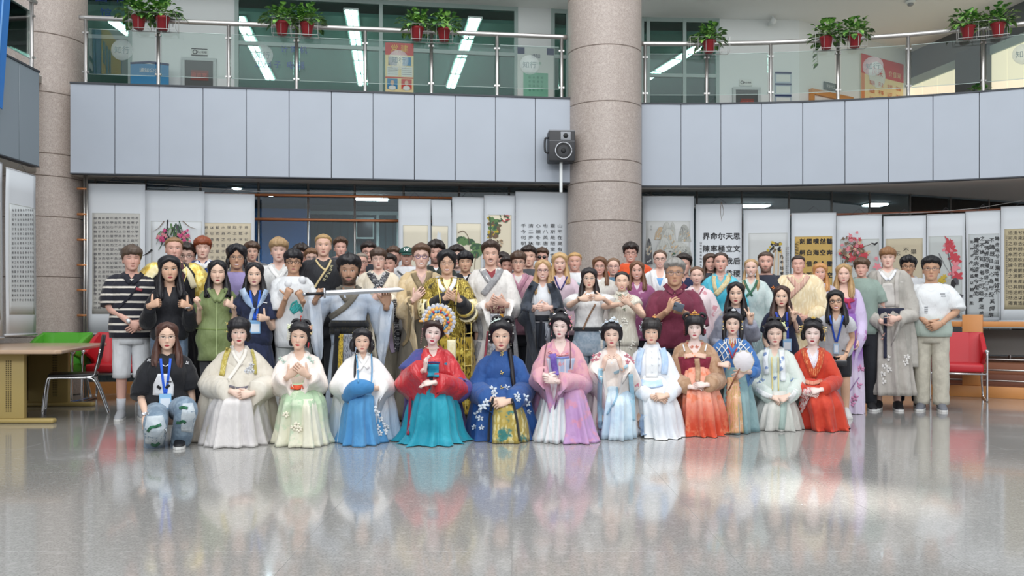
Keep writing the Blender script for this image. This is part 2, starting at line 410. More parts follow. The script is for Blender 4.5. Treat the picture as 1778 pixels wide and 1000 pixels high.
def lerp2(a, b, t): return a+(b-a)*t
def on_line(px, a, b):           # where the view ray of a photo column crosses the plan line a-b
    r = (px-CX)/F; d = b-a; t = (r*a[1]-a[0])/(d[0]-r*d[1]); return a+d*t
def on_arc(px, rad):
    r = (px-CX)/F; x = 5.
    lo, hi = 5., 16.
    for _ in range(50):
        y = (lo+hi)/2
        if (r*y-AC[0])**2+(y-AC[1])**2 < rad*rad: lo = y
        else: hi = y
    return np.array((r*y, y))
A1, B1 = A+back_n*.05, B+back_n*.05
lp = [on_line(p, A1, B1) for p in (149, 275, 397, 515, 634, 749, 863, 975)]
balustrade('balustrade', lp, 'straight glass and steel balustrade above the long fascia', logos=(0, 2, 4, 6))
rp = [on_arc(p, AR+.05) for p in (1120, 1227, 1338, 1455, 1577, 1707, 1850, 2010)]
balustrade('balustrade', rp, 'curved glass and steel balustrade beside the central stone pillar', logos=(3, 5))
sp = [np.array((-6.05, y)) for y in (4.4, 5.5, 6.6, 7.7, 8.8, 9.85, 10.88)]
balustrade('balustrade', sp, 'glass and steel balustrade of the side gallery behind the blue banner')

# ---- upper floor: glazed rooms, white walls, ceiling
def wall_seg(name, a, b, z0, z1, m, th=.12, kind='structure', parent=None):
    a, b = np.asarray(a, float), np.asarray(b, float); t = (b-a)/np.linalg.norm(b-a); n = np.array((-t[1], t[0]))*th
    v = [(q[0], q[1], z) for z in (z0, z1) for q in (a, b, b+n, a+n)]
    o = mk(name, (np.array(v), [(0,3,2,1),(4,5,6,7),(0,1,5,4),(1,2,6,5),(2,3,7,6),(3,0,4,7)]), m, parent, False)
    if kind and parent is None: o['kind'] = kind
    return o
ZC = 6.25
UL0, UL1 = np.array((-9.0, 13.19)), np.array((.06, 14.5))      # back wall line, left wing
def ul(px): return on_line(px, UL0, UL1)
UR0, UR1 = np.array((1.9, 14.98)), np.array((5.04, 15.15))
def ur(px): return on_line(px, UR0, UR1)
prism('ceiling', [(-13, 11.0), (-6, 11.0)]+[(-5.9, 11.5), (.9, 12.35), (1.9, 12.65)]+[tuple(arc(x)+np.array((0, .05))) for x in np.linspace(2.4, 9.5, 10)]+[(13, 9), (13, 23), (-13, 23)], ZC, ZC+.25, M_ceil)['kind'] = 'structure'
wall_seg('wall_back_left', ul(-60), ul(146), ZT-.02, ZC, M_white)
wall_seg('wall_back_left', ul(226), ul(411), ZT-.02, ZC, M_white)
wall_seg('wall_back_left', ul(896), ul(960), ZT-.02, ZC, M_white)
wall_seg('wall_back_middle', ul(986), ur(1115), ZT-.02, ZC, M_white)
wall_seg('wall_back_right', ur(1246), UR1, ZT-.02, ZC, M_white)
V0, V1, V2 = UR1, np.array((7.85, 17.0)), np.array((8.9, 12.0))
wall_seg('wall_right', V0, V1, ZT-.02, ZC, M_white)
M_bulk = mat('dark_bulkhead', '#5d6466', .6)
wall_seg('wall_right_upper', V1, V2, 5.72, ZC, M_bulk)
def glazing(name, p0, p1, zbreak, mull=(), doors=False):
    g = empty(name, (0, 0, 0), kind='structure')
    d = np.linalg.norm(p1-p0); t = (p1-p0)/d; n = np.array((t[1], -t[0]))
    fr = [(0, 1, ZT-.02, ZT+.05), (0, 1, ZC-.07, ZC), (0, 1, zbreak-.03, zbreak+.03)]
    for a, b, z0, z1 in fr: wall_seg('frame_bar', p0+n*.01, p1+n*.01, z0, z1, M_frame, .06, None, g)
    ms = [0]+list(mull)+[1]
    for u in ms:
        q = p0+t*d*u; wall_seg('mullion', q-t*.03+n*.015, q+t*.03+n*.015, ZT-.02, ZC, M_frame, .07, None, g)
    for a, b in zip(ms[:-1], ms[1:]):
        for z0, z1 in ((ZT+.05, zbreak-.03), (zbreak+.03, ZC-.07)):
            wall_seg('pane', p0+t*(d*a+.03)-n*.02, p0+t*(d*b-.03)-n*.02, z0, z1, M_gl_room, .008, None, g)
    return g
glazing('window_1', ul(146), ul(226), 5.45, ())
glazing('window_2', ul(411), ul(896), 5.45, (.505,))
glazing('window_3', ul(960), ul(986), 5.45, ())
glazing('window_4', ur(1115), ur(1246), 5.25, (.08, .56))
# rooms behind that glass
M_room = mat('green_room_wall', '#7d9592', .8, var=.12, vscale=1.2)
M_roomc = mat('green_room_ceiling', '#92a8a5', .8)
wall_seg('wall_room_rear', (-11, 18.2), (5.0, 20.5), ZT-.02, ZC, M_room)
wall_seg('wall_room_side', (4.6, 15.5), (5.1, 20.6), ZT-.02, ZC, M_room)
prism('ceiling_rooms', [(-10.5, 13.2), (.06, 14.68), (1.9, 15.15), (4.6, 15.3), (4.6, 20.4), (-10.5, 18.3)], 6.02, 6.08, M_roomc)['kind'] = 'structure'
def lamp_row(px0, py0, px1, py1, n, wd, where, zc=6.0):
    """row of ceiling lamps seen through the glass, from a near to a far photo point on the room ceiling"""
    p0 = W(px0, py0, (HY-py0)/(zc-CH)); p1 = W(px1, py1, (HY-py1)/(zc-CH)); d = (p1-p0)/n
    for i in range(n):
        c = p0+d*(i+.5); L = np.linalg.norm(d)*.86; az = math.atan2(d[1], d[0])-math.pi/2
        o = empty('ceiling_lamp', (c[0], c[1], zc+.0), az, '%s twin tube lamp of the row %s' % (('first', 'second', 'third', 'fourth', 'fifth')[i], where), 'lamp', 'tube lamps behind the upper glass')
        g = G(); h = .028
        g.box((-wd/2-.02, -L/2-.02, -.01), (wd/2+.02, L/2+.02, .018)); mk('housing', g, M_frame, o, False)
        for k in range(2): mk('tube', G().box((-wd/2+k*wd/2+.015, -L/2, -.035), (k*wd/2-.015, L/2, -.012)), M_tube, o, False)
for a in [(196, 35, 229, 60, 2, .2, 'by the stone pillar at the far end'), (413, 25, 470, 138, 4, .2, 'near the blue window lettering'), (609, 14, 630, 148, 5, .2, 'beside the tall portrait poster'), (826, 28, 782, 152, 4, .2, 'slanting left of the mint poster'), (1216, 78, 1112, 142, 3, .2, 'right of the central pillar')]:
    lamp_row(*a)
# posters, signs and lettering on the upper floor
def board(name, c_px, p_on, z0, z1, m, label, cat, th=.02, off=.03):
    """flat upright board between two photo columns on a wall line"""
    a, b = p_on(c_px[0]), p_on(c_px[1]); t = (b-a)/np.linalg.norm(b-a); n = np.array((t[1], -t[0])); a = a+n*off; b = b+n*off
    o = empty(name, (a[0], a[1], z0), math.atan2(t[1], t[0]), label, cat); wd = np.linalg.norm(b-a)
    rbox('board', (0, 0, 0), (wd, th, z1-z0), m, o, .004, 1)
    return o, wd, z1-z0
M_red = mat('poster_red', '#c93a33', .6); M_cream = mat('poster_cream', '#e6d3a0', .6); M_paper = mat('poster_white', '#d9dcd8', .6)
M_yel = mat('poster_yellow', '#e8c24a', .6); M_sky = mat('poster_blue', '#2f7fae', .6); M_mint = mat('poster_mint', '#79b79b', .6); M_navy = mat('navy', '#27375f', .6)
def pbox(o, nm, x0, z0, x1, z1, m, d=.004, y=0.): return mk(nm, G().box((x0, y-d, z0), (x1, y+.001, z1)), m, o, False)
def ptext(o, nm, s, x, z, size, m, step=None, y=-.004, vertical=False):
    g = G(); text_at(g, s, (x, y, z), (1, 0, 0), (0, 0, 1), (0, -1, 0), size, lift=.002, step=step, vertical=vertical); return mk(nm, g, m, o, False)
o, wd, h = board('poster', (669, 718), ul, 4.62, 5.55, M_cream, 'tall cream and red poster with two portraits behind the straight balustrade', 'poster')
pbox(o, 'header', 0, h-.20, wd, h, M_red); ptext(o, 'title', '党建', wd/2, h-.09, .13, M_yel, .16, -.006)
for k in (0, 1):
    x = .03+k*wd*.5
    pbox(o, 'photo', x+.02, h-.37, x+.16, h-.23, M_sky if k else M_navy); pbox(o, 'caption', x, h-.55, x+.18, h-.39, M_paper)
    for q in range(4): pbox(o, 'caption_line', x+.01, h-.42-q*.033, x+.17, h-.412-q*.033, mat('caption_grey', '#8d8f8c', .6), .006)
    pbox(o, 'portrait', x, h-.76, x+.17, h-.59, M_sky if not k else M_red)
    mk('portrait_head', ico((x+.085, -.006, h-.655), (.033, .005, .042)), mat('portrait_skin', '#dcb49c', .7), o); mk('portrait_shoulders', ico((x+.085, -.006, h-.74), (.065, .005, .04)), M_paper, o)
pbox(o, 'band', 0, h-.58, wd, h-.56, M_red)
o, wd, h = board('poster', (898, 961), ul, 4.66, 5.57, M_paper, 'white poster fading to mint green on the white wall by the pillar', 'poster')
pbox(o, 'green_field', .10, .05, wd-.10, h-.42, M_mint); ptext(o, 'title', '通知', wd/2, h-.14, .08, M_navy); ptext(o, 'lettering', '阅览服务', wd/2, h-.26, .05, M_mint)
for q in range(4): ptext(o, 'lettering', '图书馆通知公告'[q:q+4], wd/2, h-.5-.07*q, .045, mat('mint_dark', '#4f9078', .6), .07, -.007)
for x in (0, wd-.12): pbox(o, 'corner', x, h-.11, x+.12, h, M_navy)
o, wd, h = board('wall_sign', (333, 361), ul, 5.21, 5.32, M_paper, 'small white no smoking sign above the doorway', 'sign')
pbox(o, 'sign_border', 0, 0, wd, .012, M_ink); pbox(o, 'sign_border', 0, h-.012, wd, h, M_ink)
ptext(o, 'lettering', '禁止吸烟', wd*.62, h*.5, .042, M_ink)
mk('no_smoking_ring', G().tube([(.055+.03*math.cos(t), -.006, h/2+.03*math.sin(t)) for t in np.linspace(0, 2*math.pi, 16)], .006, 6), M_ink, o)
o, wd, h = board('wall_sign', (1283, 1305), ur, 5.08, 5.19, M_paper, 'small white no smoking sign right of the pillar', 'sign')
ptext(o, 'lettering', '禁止吸烟', wd*.62, h*.5, .034, M_ink); mk('no_smoking_ring', G().tube([(.045+.025*math.cos(t), -.006, h/2+.025*math.sin(t)) for t in np.linspace(0, 2*math.pi, 16)], .005, 6), M_ink, o)
o, wd, h = board('notice_board', (236, 301), ul, 4.152, 4.97, M_sky, 'blue notice board top peeking over the fascia', 'board', off=.3)
ptext(o, 'lettering', '通知公告', wd/2, h-.1, .075, M_paper); mk('board_top', tube([(0, .01, h), (wd/2, .01, h+.03), (wd, .01, h)], .02, 8), M_navy, o)
for n_, (px0, px1, fn, zt) in enumerate(((322, 371, ul, 5.17), (1276, 1314, ur, 5.05))):
    a, b = fn(px0), fn(px1); t = (b-a)/np.linalg.norm(b-a); z0 = ZT-.02; hh = zt-z0
    d = empty('door_%d' % (n_+1), (a[0], a[1], z0), math.atan2(t[1], t[0]), kind='structure'); wd = np.linalg.norm(b-a)
    for x0, x1, y0, y1 in ((-.05, wd+.05, hh-.05, hh), (-.05, 0, 0, hh-.05), (wd, wd+.05, 0, hh-.05)): rbox('door_frame', (x0, -.06, y0), (x1, -.001, y1), mat('door_grey', '#b9bfbf', .6), d, .003, 1)
    rbox('door_leaf', (0, -.045, 0), (wd, -.01, hh-.05), mat('door_dark', '#4b4f4e', .5), d, .003, 1)
    pbox(d, 'door_plate', .09, hh-.36, wd-.07, hh-.20, mat('plate_maroon', '#7c4038', .5), .004, -.046); ptext(d, 'plate_lettering', '阅览室', wd/2, hh-.28, .085, mat('plate_red', '#c8604f', .6), y=-.051)
o, wd, h = board('notice_board', (1345, 1373), ur, 4.75, 5.33, mat('notice_paper', '#a9b8c4', .6), 'pale blue notice board hung in three tiers on the white wall', 'board')
for k in range(3): pbox(o, 'heading', 0, h-.03-k*.2, wd, h-k*.2, M_navy); pbox(o, 'sheet', .02, h-.17-k*.2, wd-.02, h-.05-k*.2, M_paper)
vr = lambda px: on_line(px, V0, V1)
o, wd, h = board('poster', (1493, 1566), vr, 4.72, 5.95, M_cream, 'red and gold core values poster on the far right wall', 'poster')
pbox(o, 'header', 0, h-.36, wd, h, M_red); pbox(o, 'side_band', 0, 0, .10, h-.36, mat('poster_orange', '#d98a5c', .6)); pbox(o, 'foot_band', 0, 0, wd, .24, M_red)
mk('disc', ico((wd*.36, -.005, h-.33), (.27, .004, .25), 24), M_paper, o); ptext(o, 'disc_title', '风采', wd*.36, h-.28, .17, M_red, y=-.012)
ptext(o, 'title', '价值观', wd*.78, h-.25, .12, M_cream, .14, -.007)
for r, (sA) in enumerate(('富强民主文明和谐', '自由平等公正法治', '爱国敬业诚信友善')):
    for q in range(4): ptext(o, 'lettering', sA[2*q:2*q+2], wd*(.24+.21*q), h-.50-.155*r, .085, M_red, y=-.007)
o, wd, h = board('exit_sign', (1429, 1450), vr, 5.13, 5.27, mat('sign_grey', '#5b6b6c', .5), 'small grey exit sign above the orange framed door', 'sign')
ptext(o, 'lettering', '安全出口', wd/2, h/2, .06, M_paper)
d = empty('door_3', (*vr(1404), ZT-.02), math.atan2(*(V1-V0)[::-1]), kind='structure'); wd = np.linalg.norm(vr(1476)-vr(1404))
rbox('door_frame', (0, -.08, .84), (wd, -.001, .935), M_wood, d); rbox('door_frame', (0, -.08, 0), (.07, -.001, .84), M_wood, d); rbox('door_leaf', (.07, -.03, 0), (wd, -.002, .84), mat('door_white', '#e4e0dc', .6), d)
# corner post, blind and window at the far right
wall_seg('wall_right_post', V1+np.array((.05, -1.6)), V1+np.array((.24, -2.2)), ZT-.02, 5.74, mat('post_dark', '#4c5356', .6), .2)
b0, b1 = V1+np.array((.2, -1.3)), V2+np.array((-.1, 0))
bl = empty('window_5', (0, 0, 0), kind='structure')
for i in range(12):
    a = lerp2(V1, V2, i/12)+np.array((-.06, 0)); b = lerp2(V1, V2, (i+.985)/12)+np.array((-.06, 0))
    wall_seg('blind_strip', a, b, 4.2, 5.55, mat('blind_beige', '#d9cdb2', .8, emit='#efe3c8', estr=.8), .01, None, bl)  # strips glow by emission, standing in for daylight through the blind
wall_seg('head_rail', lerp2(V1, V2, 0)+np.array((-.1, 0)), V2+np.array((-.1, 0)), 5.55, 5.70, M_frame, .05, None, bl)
# blue lettering standing on the upper window
for px, z, st, sz, wh in ((178, 6.07, '学图书', .20, 'three big characters above the handrail by the stone pillar'), (186, 5.80, '馆', .18, 'single character at the handrail by the stone pillar'), (511, 5.36, '计算机', .12, 'upper line of three characters'), (466, 5.11, '工电子', .12, 'lower line nearest the stone pillar'), (514, 5.11, '电器', .13, 'lower pair beneath the three characters')):
    p = ul(px); n = np.array((.1432, -.9897)); g = G()
    text_at(g, st, (0, 0, 0), (.9897, .1432, 0), (0, 0, 1), (n[0], n[1], 0), sz, lift=0.001, step=sz*1.25)
    t_ = mk('window_lettering', g, M_blue_txt, None, False); t_.location = (p[0]+n[0]*.06, p[1]+n[1]*.06, z); tag(t_, 'blue lettering on the upper glass, '+wh, 'lettering')
# small fixtures on the ceiling
cm = empty('security_camera', tuple(W(1340, 38, 100)), 0, 'small white dome camera under the upper ceiling', 'camera')
mk('dome', ico((0, -.1, -.02), (.05, .05, .06)), M_white, cm); mk('bracket', G().box((-.03, -.08, -.04), (.03, .3, .02)), M_white, cm, False); mk('stem', G().tube([(0, -.05, 0), (0, -.05, .2)], .015), M_white, cm)
sd = empty('smoke_detector', (6.55, 14.2, 6.245), 0, 'round smoke detector on the upper ceiling', 'detector')
mk('base', ico((0, 0, -.02), (.09, .09, .03), 16), M_white, sd); mk('sensor', ico((0, 0, -.06), (.05, .05, .03), 14), mat('grey_sensor', '#8d9091', .5), sd)

# ---- ground floor behind the group: glazed screen, room, lamps
yL0, yL1 = A+back_n*.55, B+back_n*.55
scr = empty('window_6', (0, 0, 0), kind='structure'); pts = []
for px in (60, 166, 253, 348, 449, 535, 616, 701, 797, 884, 978): pts.append(on_line(px, yL0, yL1))
pts2 = [np.array(((px-CX)/F*d, d)) for px in (1040, 1130, 1210, 1288, 1370, 1444, 1510, 1580, 1650, 1717, 1790, 1880) for d in [np.interp(px, [1040, 1115, 1400, 1500, 1600, 1700, 1790, 1880], [13.35, 13.25, 13.15, 13.25, 13.55, 14.05, 14.5, 15.0])]]
for p in pts+pts2: mk('mullion', G().tube([(*p, 0.0), (*p, 1.5), (*p, ZB)], .017, 8), M_steel, scr)
def pane(a, b, z0, z1, m):
    wall_seg('pane', a+(b-a)*.02, b-(b-a)*.02, z0, z1, m, .008, None, scr)
for a, b in list(zip(pts[:-1], pts[1:]))+list(zip(pts2[:-1], pts2[1:])): pane(a, b, .05, ZB-.02, M_gl_low)
rack = empty('copper_rail_rack', (0, 0, 0), 0, 'copper coloured horizontal rails tied across the steel posts', 'rail')
off = back_n*-.03
for z in (2.79, 2.445):
    a, b = on_line(250, yL0, yL1)+off, on_line(890, yL0, yL1)+off
    mk('rail', G().tube([(*a, z), (*((a+b)/2), z), (*b, z)], .02, 8), mat('copper_rod', '#a8673f', .4, .3), rack)
c0, c1 = A+back_n*.2, B+back_n*.2
for z in (2.79, 2.445, 2.10, 1.76, 1.42, 1.08):
    a, b = on_line(134, c0, c1), on_line(151, c0, c1)
    mk('rail', G().tube([(*a, z), (*((a+b)/2), z), (*b, z)], .016, 8), mat('copper_rod', '#b5784a', .4, .3), rack)
for px in (146.5, 151): q = on_line(px, c0, c1); mk('post', G().tube([(*q, 0), (*q, 1.5), (*q, ZB)], .014, 8), M_steel, rack)
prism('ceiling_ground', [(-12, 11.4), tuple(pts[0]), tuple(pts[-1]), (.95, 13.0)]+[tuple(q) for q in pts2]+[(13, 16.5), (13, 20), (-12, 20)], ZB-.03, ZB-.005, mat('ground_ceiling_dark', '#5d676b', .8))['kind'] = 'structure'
wall_seg('wall_ground_rear', (-9, 14.35), (4.0, 15.2), 0, ZB, mat('dark_glass_wall', '#22363c', .35, var=.2, vscale=2))
wall_seg('wall_ground_rear', (3.9, 16.2), (13, 16.2), 0, ZB, mat('rear_grey', '#79807f', .7))
wall_seg('wall_ground_left', (-9.2, 12), (-9, 14.5), 0, ZB, M_white)
gr = lambda px: on_line(px, np.array((-9, 14.3)), np.array((4.0, 15.15)))
pb = mk('partition', G(), None, None); bpy.data.objects.remove(pb)
wall_seg('wall_blue_partition', gr(380)-np.array((0, .1)), gr(540)-np.array((0, .1)), 0, 2.87, mat('blue_partition', '#3a7fce', .6), .05)
wall_seg('wall_grey_header', gr(250)-np.array((0, .06)), gr(985)-np.array((0, .06)), 2.86, ZB, mat('header_grey', '#4b575c', .7), .05)
wn = empty('window_7', (0, 0, 0), kind='structure')
for z0, z1, a, b in ((2.78, 2.84, 540, 985), (.95, 1.02, 540, 985)): wall_seg('frame_bar', gr(a)-np.array((0, .09)), gr(b)-np.array((0, .09)), z0, z1, M_frame, .06, None, wn)
for p in (617, 655, 690, 780, 870): wall_seg('mullion', gr(p)-np.array((0, .1)), gr(p+(5 if p == 655 else 3))-np.array((0, .1)), 0, 2.82, M_frame, .06, None, wn)
for i in range(34):
    a, b = gr(541+i*13)-np.array((0, .05+.02*(i % 2))), gr(541+i*13+12)-np.array((0, .05+.02*((i+1) % 2)))
    wall_seg('curtain_fold', a, b, .1, 2.78, mat('curtain_green', '#1f3b40', .8), .01, None, wn)
sc_ = empty('wall_screen', (*(gr(622)-np.array((0, .22))), 0), .065, 'small black screen in a white frame on the rear window', 'screen')
rbox('bezel', (0, 0, 2.36), (.30, .05, 2.72), M_frame, sc_); rbox('display', (.02, -.01, 2.39), (.28, .0, 2.69), M_black, sc_)
def own_light(o, e):
    l = bpy.data.lights.new('lamp_glow', 'SPOT'); l.energy = e; l.spot_size = 2.6; l.spot_blend = .6; l.shadow_soft_size = .12; q = bpy.data.objects.new('lamp_glow', l); COL.objects.link(q); q.parent = o; q.location = (0, 0, -.18)
for px, py, wd, dp, lab in ((645, 344, .50, .36, 'bright square ceiling lamp glowing above the blue partition'), (1305, 357, .55, .3, 'ceiling lamp glowing behind the calligraphy with four big columns'), (1520, 355, .3, .3, 'small ceiling lamp glowing behind the plum blossom scrolls')):
    s = (HY-py)/(ZB-.045-CH); c = W(px, py, s); o = empty('ceiling_lamp', tuple(c), .12, lab, 'lamp')
    rbox('housing', (-wd/2-.03, -dp/2-.03, 0), (wd/2+.03, dp/2+.03, .02), M_frame, o); rbox('diffuser', (-wd/2, -dp/2, -.02), (wd/2, dp/2, 0), M_lamp, o); own_light(o, 90)
for px, py in ((411, 326), (470, 338)):
    s = (HY-py)/(ZB-.045-CH); c = W(px, py, s); o = empty('downlight', tuple(c), 0, 'round downlight near the copper rails, %s' % ('the brighter one' if px == 411 else 'the one over the blue partition'), 'lamp')
    mk('rim', ico((0, 0, 0), (.1, .1, .015), 18), M_frame, o); mk('bulb', ico((0, 0, -.012), (.07, .07, .015), 16), M_lamp, o); own_light(o, 25)

# ---- right side: raised platform edge, railings, wood
PX0, PX1 = on_arc(1440, AR-.05), on_arc(1830, AR-.75)
tt = (PX1-PX0)/np.linalg.norm(PX1-PX0); pn = np.array((tt[1], -tt[0]))
pl = empty('platform', (*PX0, 0), math.atan2(tt[1], tt[0]), kind='structure'); LP = np.linalg.norm(PX1-PX0)+2.4
for k in range(8): rbox('riser_board', (k*LP/8+.003, 0, 0), ((k+1)*LP/8-.003, .04, .15), M_wood, pl)
ql = empty('platform_left', (0, 0, 0), kind='structure'); qa, qb = A+back_n*.42, B+back_n*.42
for k in range(12): a, b = lerp2(qa, qb, k/12+.001), lerp2(qa, qb, (k+1)/12-.001); wall_seg('riser_board', a, b, 0, .16, M_wood, .05, None, ql)
rbox('step_top', (0, .04, 0), (LP, .5, .145), M_woodd, pl)
for k in range(2): rbox('step', (0, .5+.3*k, 0), (LP, 3.0, .28+.14*k), M_woodd if k == 0 else mat('step_brown', '#8a5639', .5), pl)
rb = empty('wood_railing', (*PX0, 0), math.atan2(tt[1], tt[0]), 'orange wood topped railing with steel bars behind the red chair', 'railing')
xr = lambda px: np.dot(on_line(px, PX0, PX1)-PX0, tt)
rbox('top_rail', (0, .06, .93), (LP, .16, 1.0), M_wood, rb)
for px in (1499, 1688): rbox('wood_post', (xr(px)-.12, .03, .15), (xr(px)+.12, .17, 1.09), M_wood, rb)
for z in (.22, .36, .50): mk('steel_bar', G().tube([(0, .11, z), (LP, .11, z)], .012, 8), M_steel, rb)
tb = empty('side_table', (*(on_line(1738, PX0, PX1)-pn*.9), .42), math.atan2(tt[1], tt[0]), 'grey topped table on the platform behind the railing', 'table')
rbox('table_top', (-.5, -.3, .48), (.9, .35, .53), mat('table_grey', '#9a9b98', .5), tb); 
for x in (-.46, .84): mk('leg', G().tube([(x, 0, 0), (x, 0, .48)], .02), M_black, tb)
rbox('modesty_panel', (-.45, .2, .1), (.85, .22, .46), mat('panel_grey', '#8c8d8a', .6), tb)
# ================================================================ FURNITURE, PLANTS, SCROLLS
# ---- armchairs: leather bucket on a bent chrome frame
def armchair(x, y, rz, m, label, group=None):
    o = empty('armchair', (x, y, 0), rz, label, 'chair', group)      # faces -y
    rbox('seat', (-.29, -.30, .36), (.29, .24, .47), m, o, .03, 3)
    b = G(); 
    R = []
    for z, yy, hw, th in ((.44, .20, .29, .10), (.60, .235, .30, .09), (.76, .27, .305, .08), (.86, .29, .30, .06)):
        R.append(np.array([(-hw, yy-th/2, z), (-hw*.5, yy-th/2+.02, z), (hw*.5, yy-th/2+.02, z), (hw, yy-th/2, z), (hw, yy+th/2, z), (-hw, yy+th/2, z)]))
    bevel(mk('backrest', loft(R), m, o, False), .018, 2)
    for sx in (-1, 1):
        pr = np.array([(.30, .45), (.30, .86), (.10, .80), (-.25, .64), (-.25, .60), (0, .52), (.05, .45)])   # y,z outline of the side wing
        v = [(sx*.27, a, c) for a, c in pr]+[(sx*.325, a, c) for a, c in pr]; n = len(pr)
        f = [tuple(range(n))[::-1], tuple(range(n, 2*n))]+[(i, (i+1) % n, n+(i+1) % n, n+i) for i in range(n)]
        bevel(mk('armrest', (np.array(v), f), m, o, False), .012, 2)
        pth = spline([(sx*.32, -.26, .63), (sx*.32, -.285, .60), (sx*.32, -.29, .30), (sx*.32, -.30, .05), (sx*.32, -.26, .015), (sx*.32, .1, .015), (sx*.32, .24, .02), (sx*.30, .20, .2), (sx*.29, .14, .36)], 30)
        mk('leg', tube(pth, .014, 10), M_chrome, o)
        mk('arm_cap', ico((sx*.32, -.26, .625), (.03, .035, .03)), M_chrome, o)
    mk('cross_bar', tube([(-.32, -.285, .345), (0, -.285, .345), (.32, -.285, .345)], .013, 8), M_chrome, o)
    return o
M_redl = mat('red_leather', '#c0242f', .38, var=.06, vscale=4, bump=.15, bscale=12); M_greenl = mat('green_leather', '#55a833', .4)
c = W(1672, 0, 136); armchair(c[0], c[1]+.15, -.42, M_redl, 'red leather armchair with chrome frame standing beside the man in cream trousers')
armchair(-5.08, 11.1, .15, M_redl, 'red leather armchair behind the long beige table')
armchair(-5.77, 10.95, .05, M_greenl, 'bright green armchair with only its back showing behind the red armchair')
# black chair on the platform at the right edge
c = W(1775, 0, 118); o = empty('side_chair', (c[0]+.1, c[1], .28), -.5, 'black backed chrome side chair on the platform at the far end of the railing', 'chair')
rbox('seat', (-.24, -.24, .42), (.24, .22, .46), M_black, o, .015); rbox('backrest', (-.22, .21, .58), (.22, .25, .88), M_black, o, .015)
for sx in (-1, 1):
    mk('leg', tube(spline([(sx*.24, .24, .8), (sx*.24, .2, .45), (sx*.24, -.2, .43), (sx*.25, -.24, .02)], 20), .012, 8), M_chrome, o); mk('leg', tube([(sx*.24, .2, .44), (sx*.25, .28, .0)], .012, 8), M_chrome, o)

# ---- long table at the left with two panel legs
M_top = mat('beige_laminate', '#bfa287', .28, coat=.3); M_leg = mat('mustard_metal', '#b09a5f', .45)
tb = empty('meeting_table', (-5.6, 9.5, 0), 0, 'long beige topped table on mustard metal panel legs', 'table')
tq = prism('tabletop', [(1.13, -1.05), (1.17, -1.0), (.62, 1.12), (-1.3, 1.12), (-1.7, -1.05)], .705, .745, M_top, tb); bevel(tq, .012, 3)
for y, x0, x1 in ((-.80, -1.0, .70), (.80, -.35, .32)):
    l = rbox('leg', (x0, y-.03, .05), (x1, y+.03, .70), M_leg, tb, .006)
    rbox('foot', (x0-.2, y-.045, 0), (x1+.30, y+.045, .05), M_leg, tb, .02, 3)
    g = G()
    for k in range(26):
        for q in range(3): g.box((x1-.18+q*.022, y-.034, .12+k*.02), (x1-.168+q*.022, y-.0295, .13+k*.02))
    s_ = mk('perforation', g, mat('perforation_dark', '#5a4d2c', .7), tb, False); s_['kind'] = 'stuff'
    rbox('groove', (x1-.48, y-.033, .07), (x1-.472, y-.029, .68), mat('perforation_dark', '#5a4d2c', .7), tb, .0005, 1)
rbox('cross_beam', (-.2, -.8, .60), (-.12, .8, .69), M_leg, tb)
rbox('modesty_panel', (-.25, -.77, .2), (-.23, .77, .62), mat('panel_white', '#b9b9b2', .6), tb)
# black and chrome stacking chair facing the table
c = W(132, 0, 160); o = empty('stacking_chair', (c[0], c[1], 0), -1.14, 'black stacking chair with chrome legs pulled up to the beige table', 'chair')
rbox('seat', (-.22, -.26, .43), (.22, .22, .462), M_black, o, .015, 3)
R = []
for z, y in ((.50, .19), (.62, .225), (.76, .25), (.87, .265)):
    hw = .21 if z < .8 else .17
    R.append(np.array([(-hw, y-.012, z), (0, y+.012, z), (hw, y-.012, z), (hw, y+.010, z), (0, y+.032, z), (-hw, y+.010, z)]))
bevel(mk('backrest', loft(R), M_black, o, False), .006, 2)
for sx in (-1, 1):
    mk('leg', tube(spline([(sx*.2, .24, .72), (sx*.205, .2, .52), (sx*.21, .14, .425), (sx*.21, -.2, .425), (sx*.215, -.27, .38), (sx*.22, -.31, .0)], 26), .012, 8), M_chrome, o)
    mk('leg', tube(spline([(sx*.21, .10, .425), (sx*.215, .20, .36), (sx*.225, .33, .0)], 14), .012, 8), M_chrome, o)
# ---- loudspeaker on its bracket
c = W(975, 256, 124.5); sp = empty('loudspeaker', (c[0], c[1], c[2]-.21), .06, 'black two-way loudspeaker bracketed to the end of the long fascia', 'speaker')
M_cab = mat('speaker_cabinet', '#2b2c2f', .5); M_cone = mat('speaker_cone', '#111214', .6)
rbox('cabinet', (-.19, -.14, 0), (.17, .14, .42), M_cab, sp, .012)
rbox('top_trim', (-.19, -.142, .405), (.17, .14, .425), mat('speaker_grey', '#77797d', .5), sp, .004)
rbox('groove', (-.185, -.143, .268), (.165, -.139, .274), mat('speaker_grey', '#77797d', .5), sp, .001, 1)
rbox('tweeter_plate', (-.03, -.15, .285), (.11, -.138, .40), mat('tweeter_grey', '#8c8f95', .4), sp, .01)
def ring(o, nm, c, r, w, m, y=0.): mk(nm, tube([(c[0]+r*math.cos(t), c[1]-y, c[2]+r*math.sin(t)) for t in np.linspace(0, 2*math.pi, 33)], w, 8), m, o)
mk('tweeter', ico((.04, -.15, .345), (.035, .018, .035), 16), M_cone, sp)
mk('woofer', loft([np.column_stack([.01+r*np.cos(np.arange(28)*2*math.pi/28), np.full(28, y), .14+r*np.sin(np.arange(28)*2*math.pi/28)]) for r, y in ((.118, -.13), (.118, -.146), (.10, -.148), (.04, -.128), (.035, -.14), (.01, -.15))]), M_cone, sp)
ring(sp, 'surround', (.01, -.148, .14), .112, .010, mat('speaker_ring', '#a6a8ac', .35, .6))
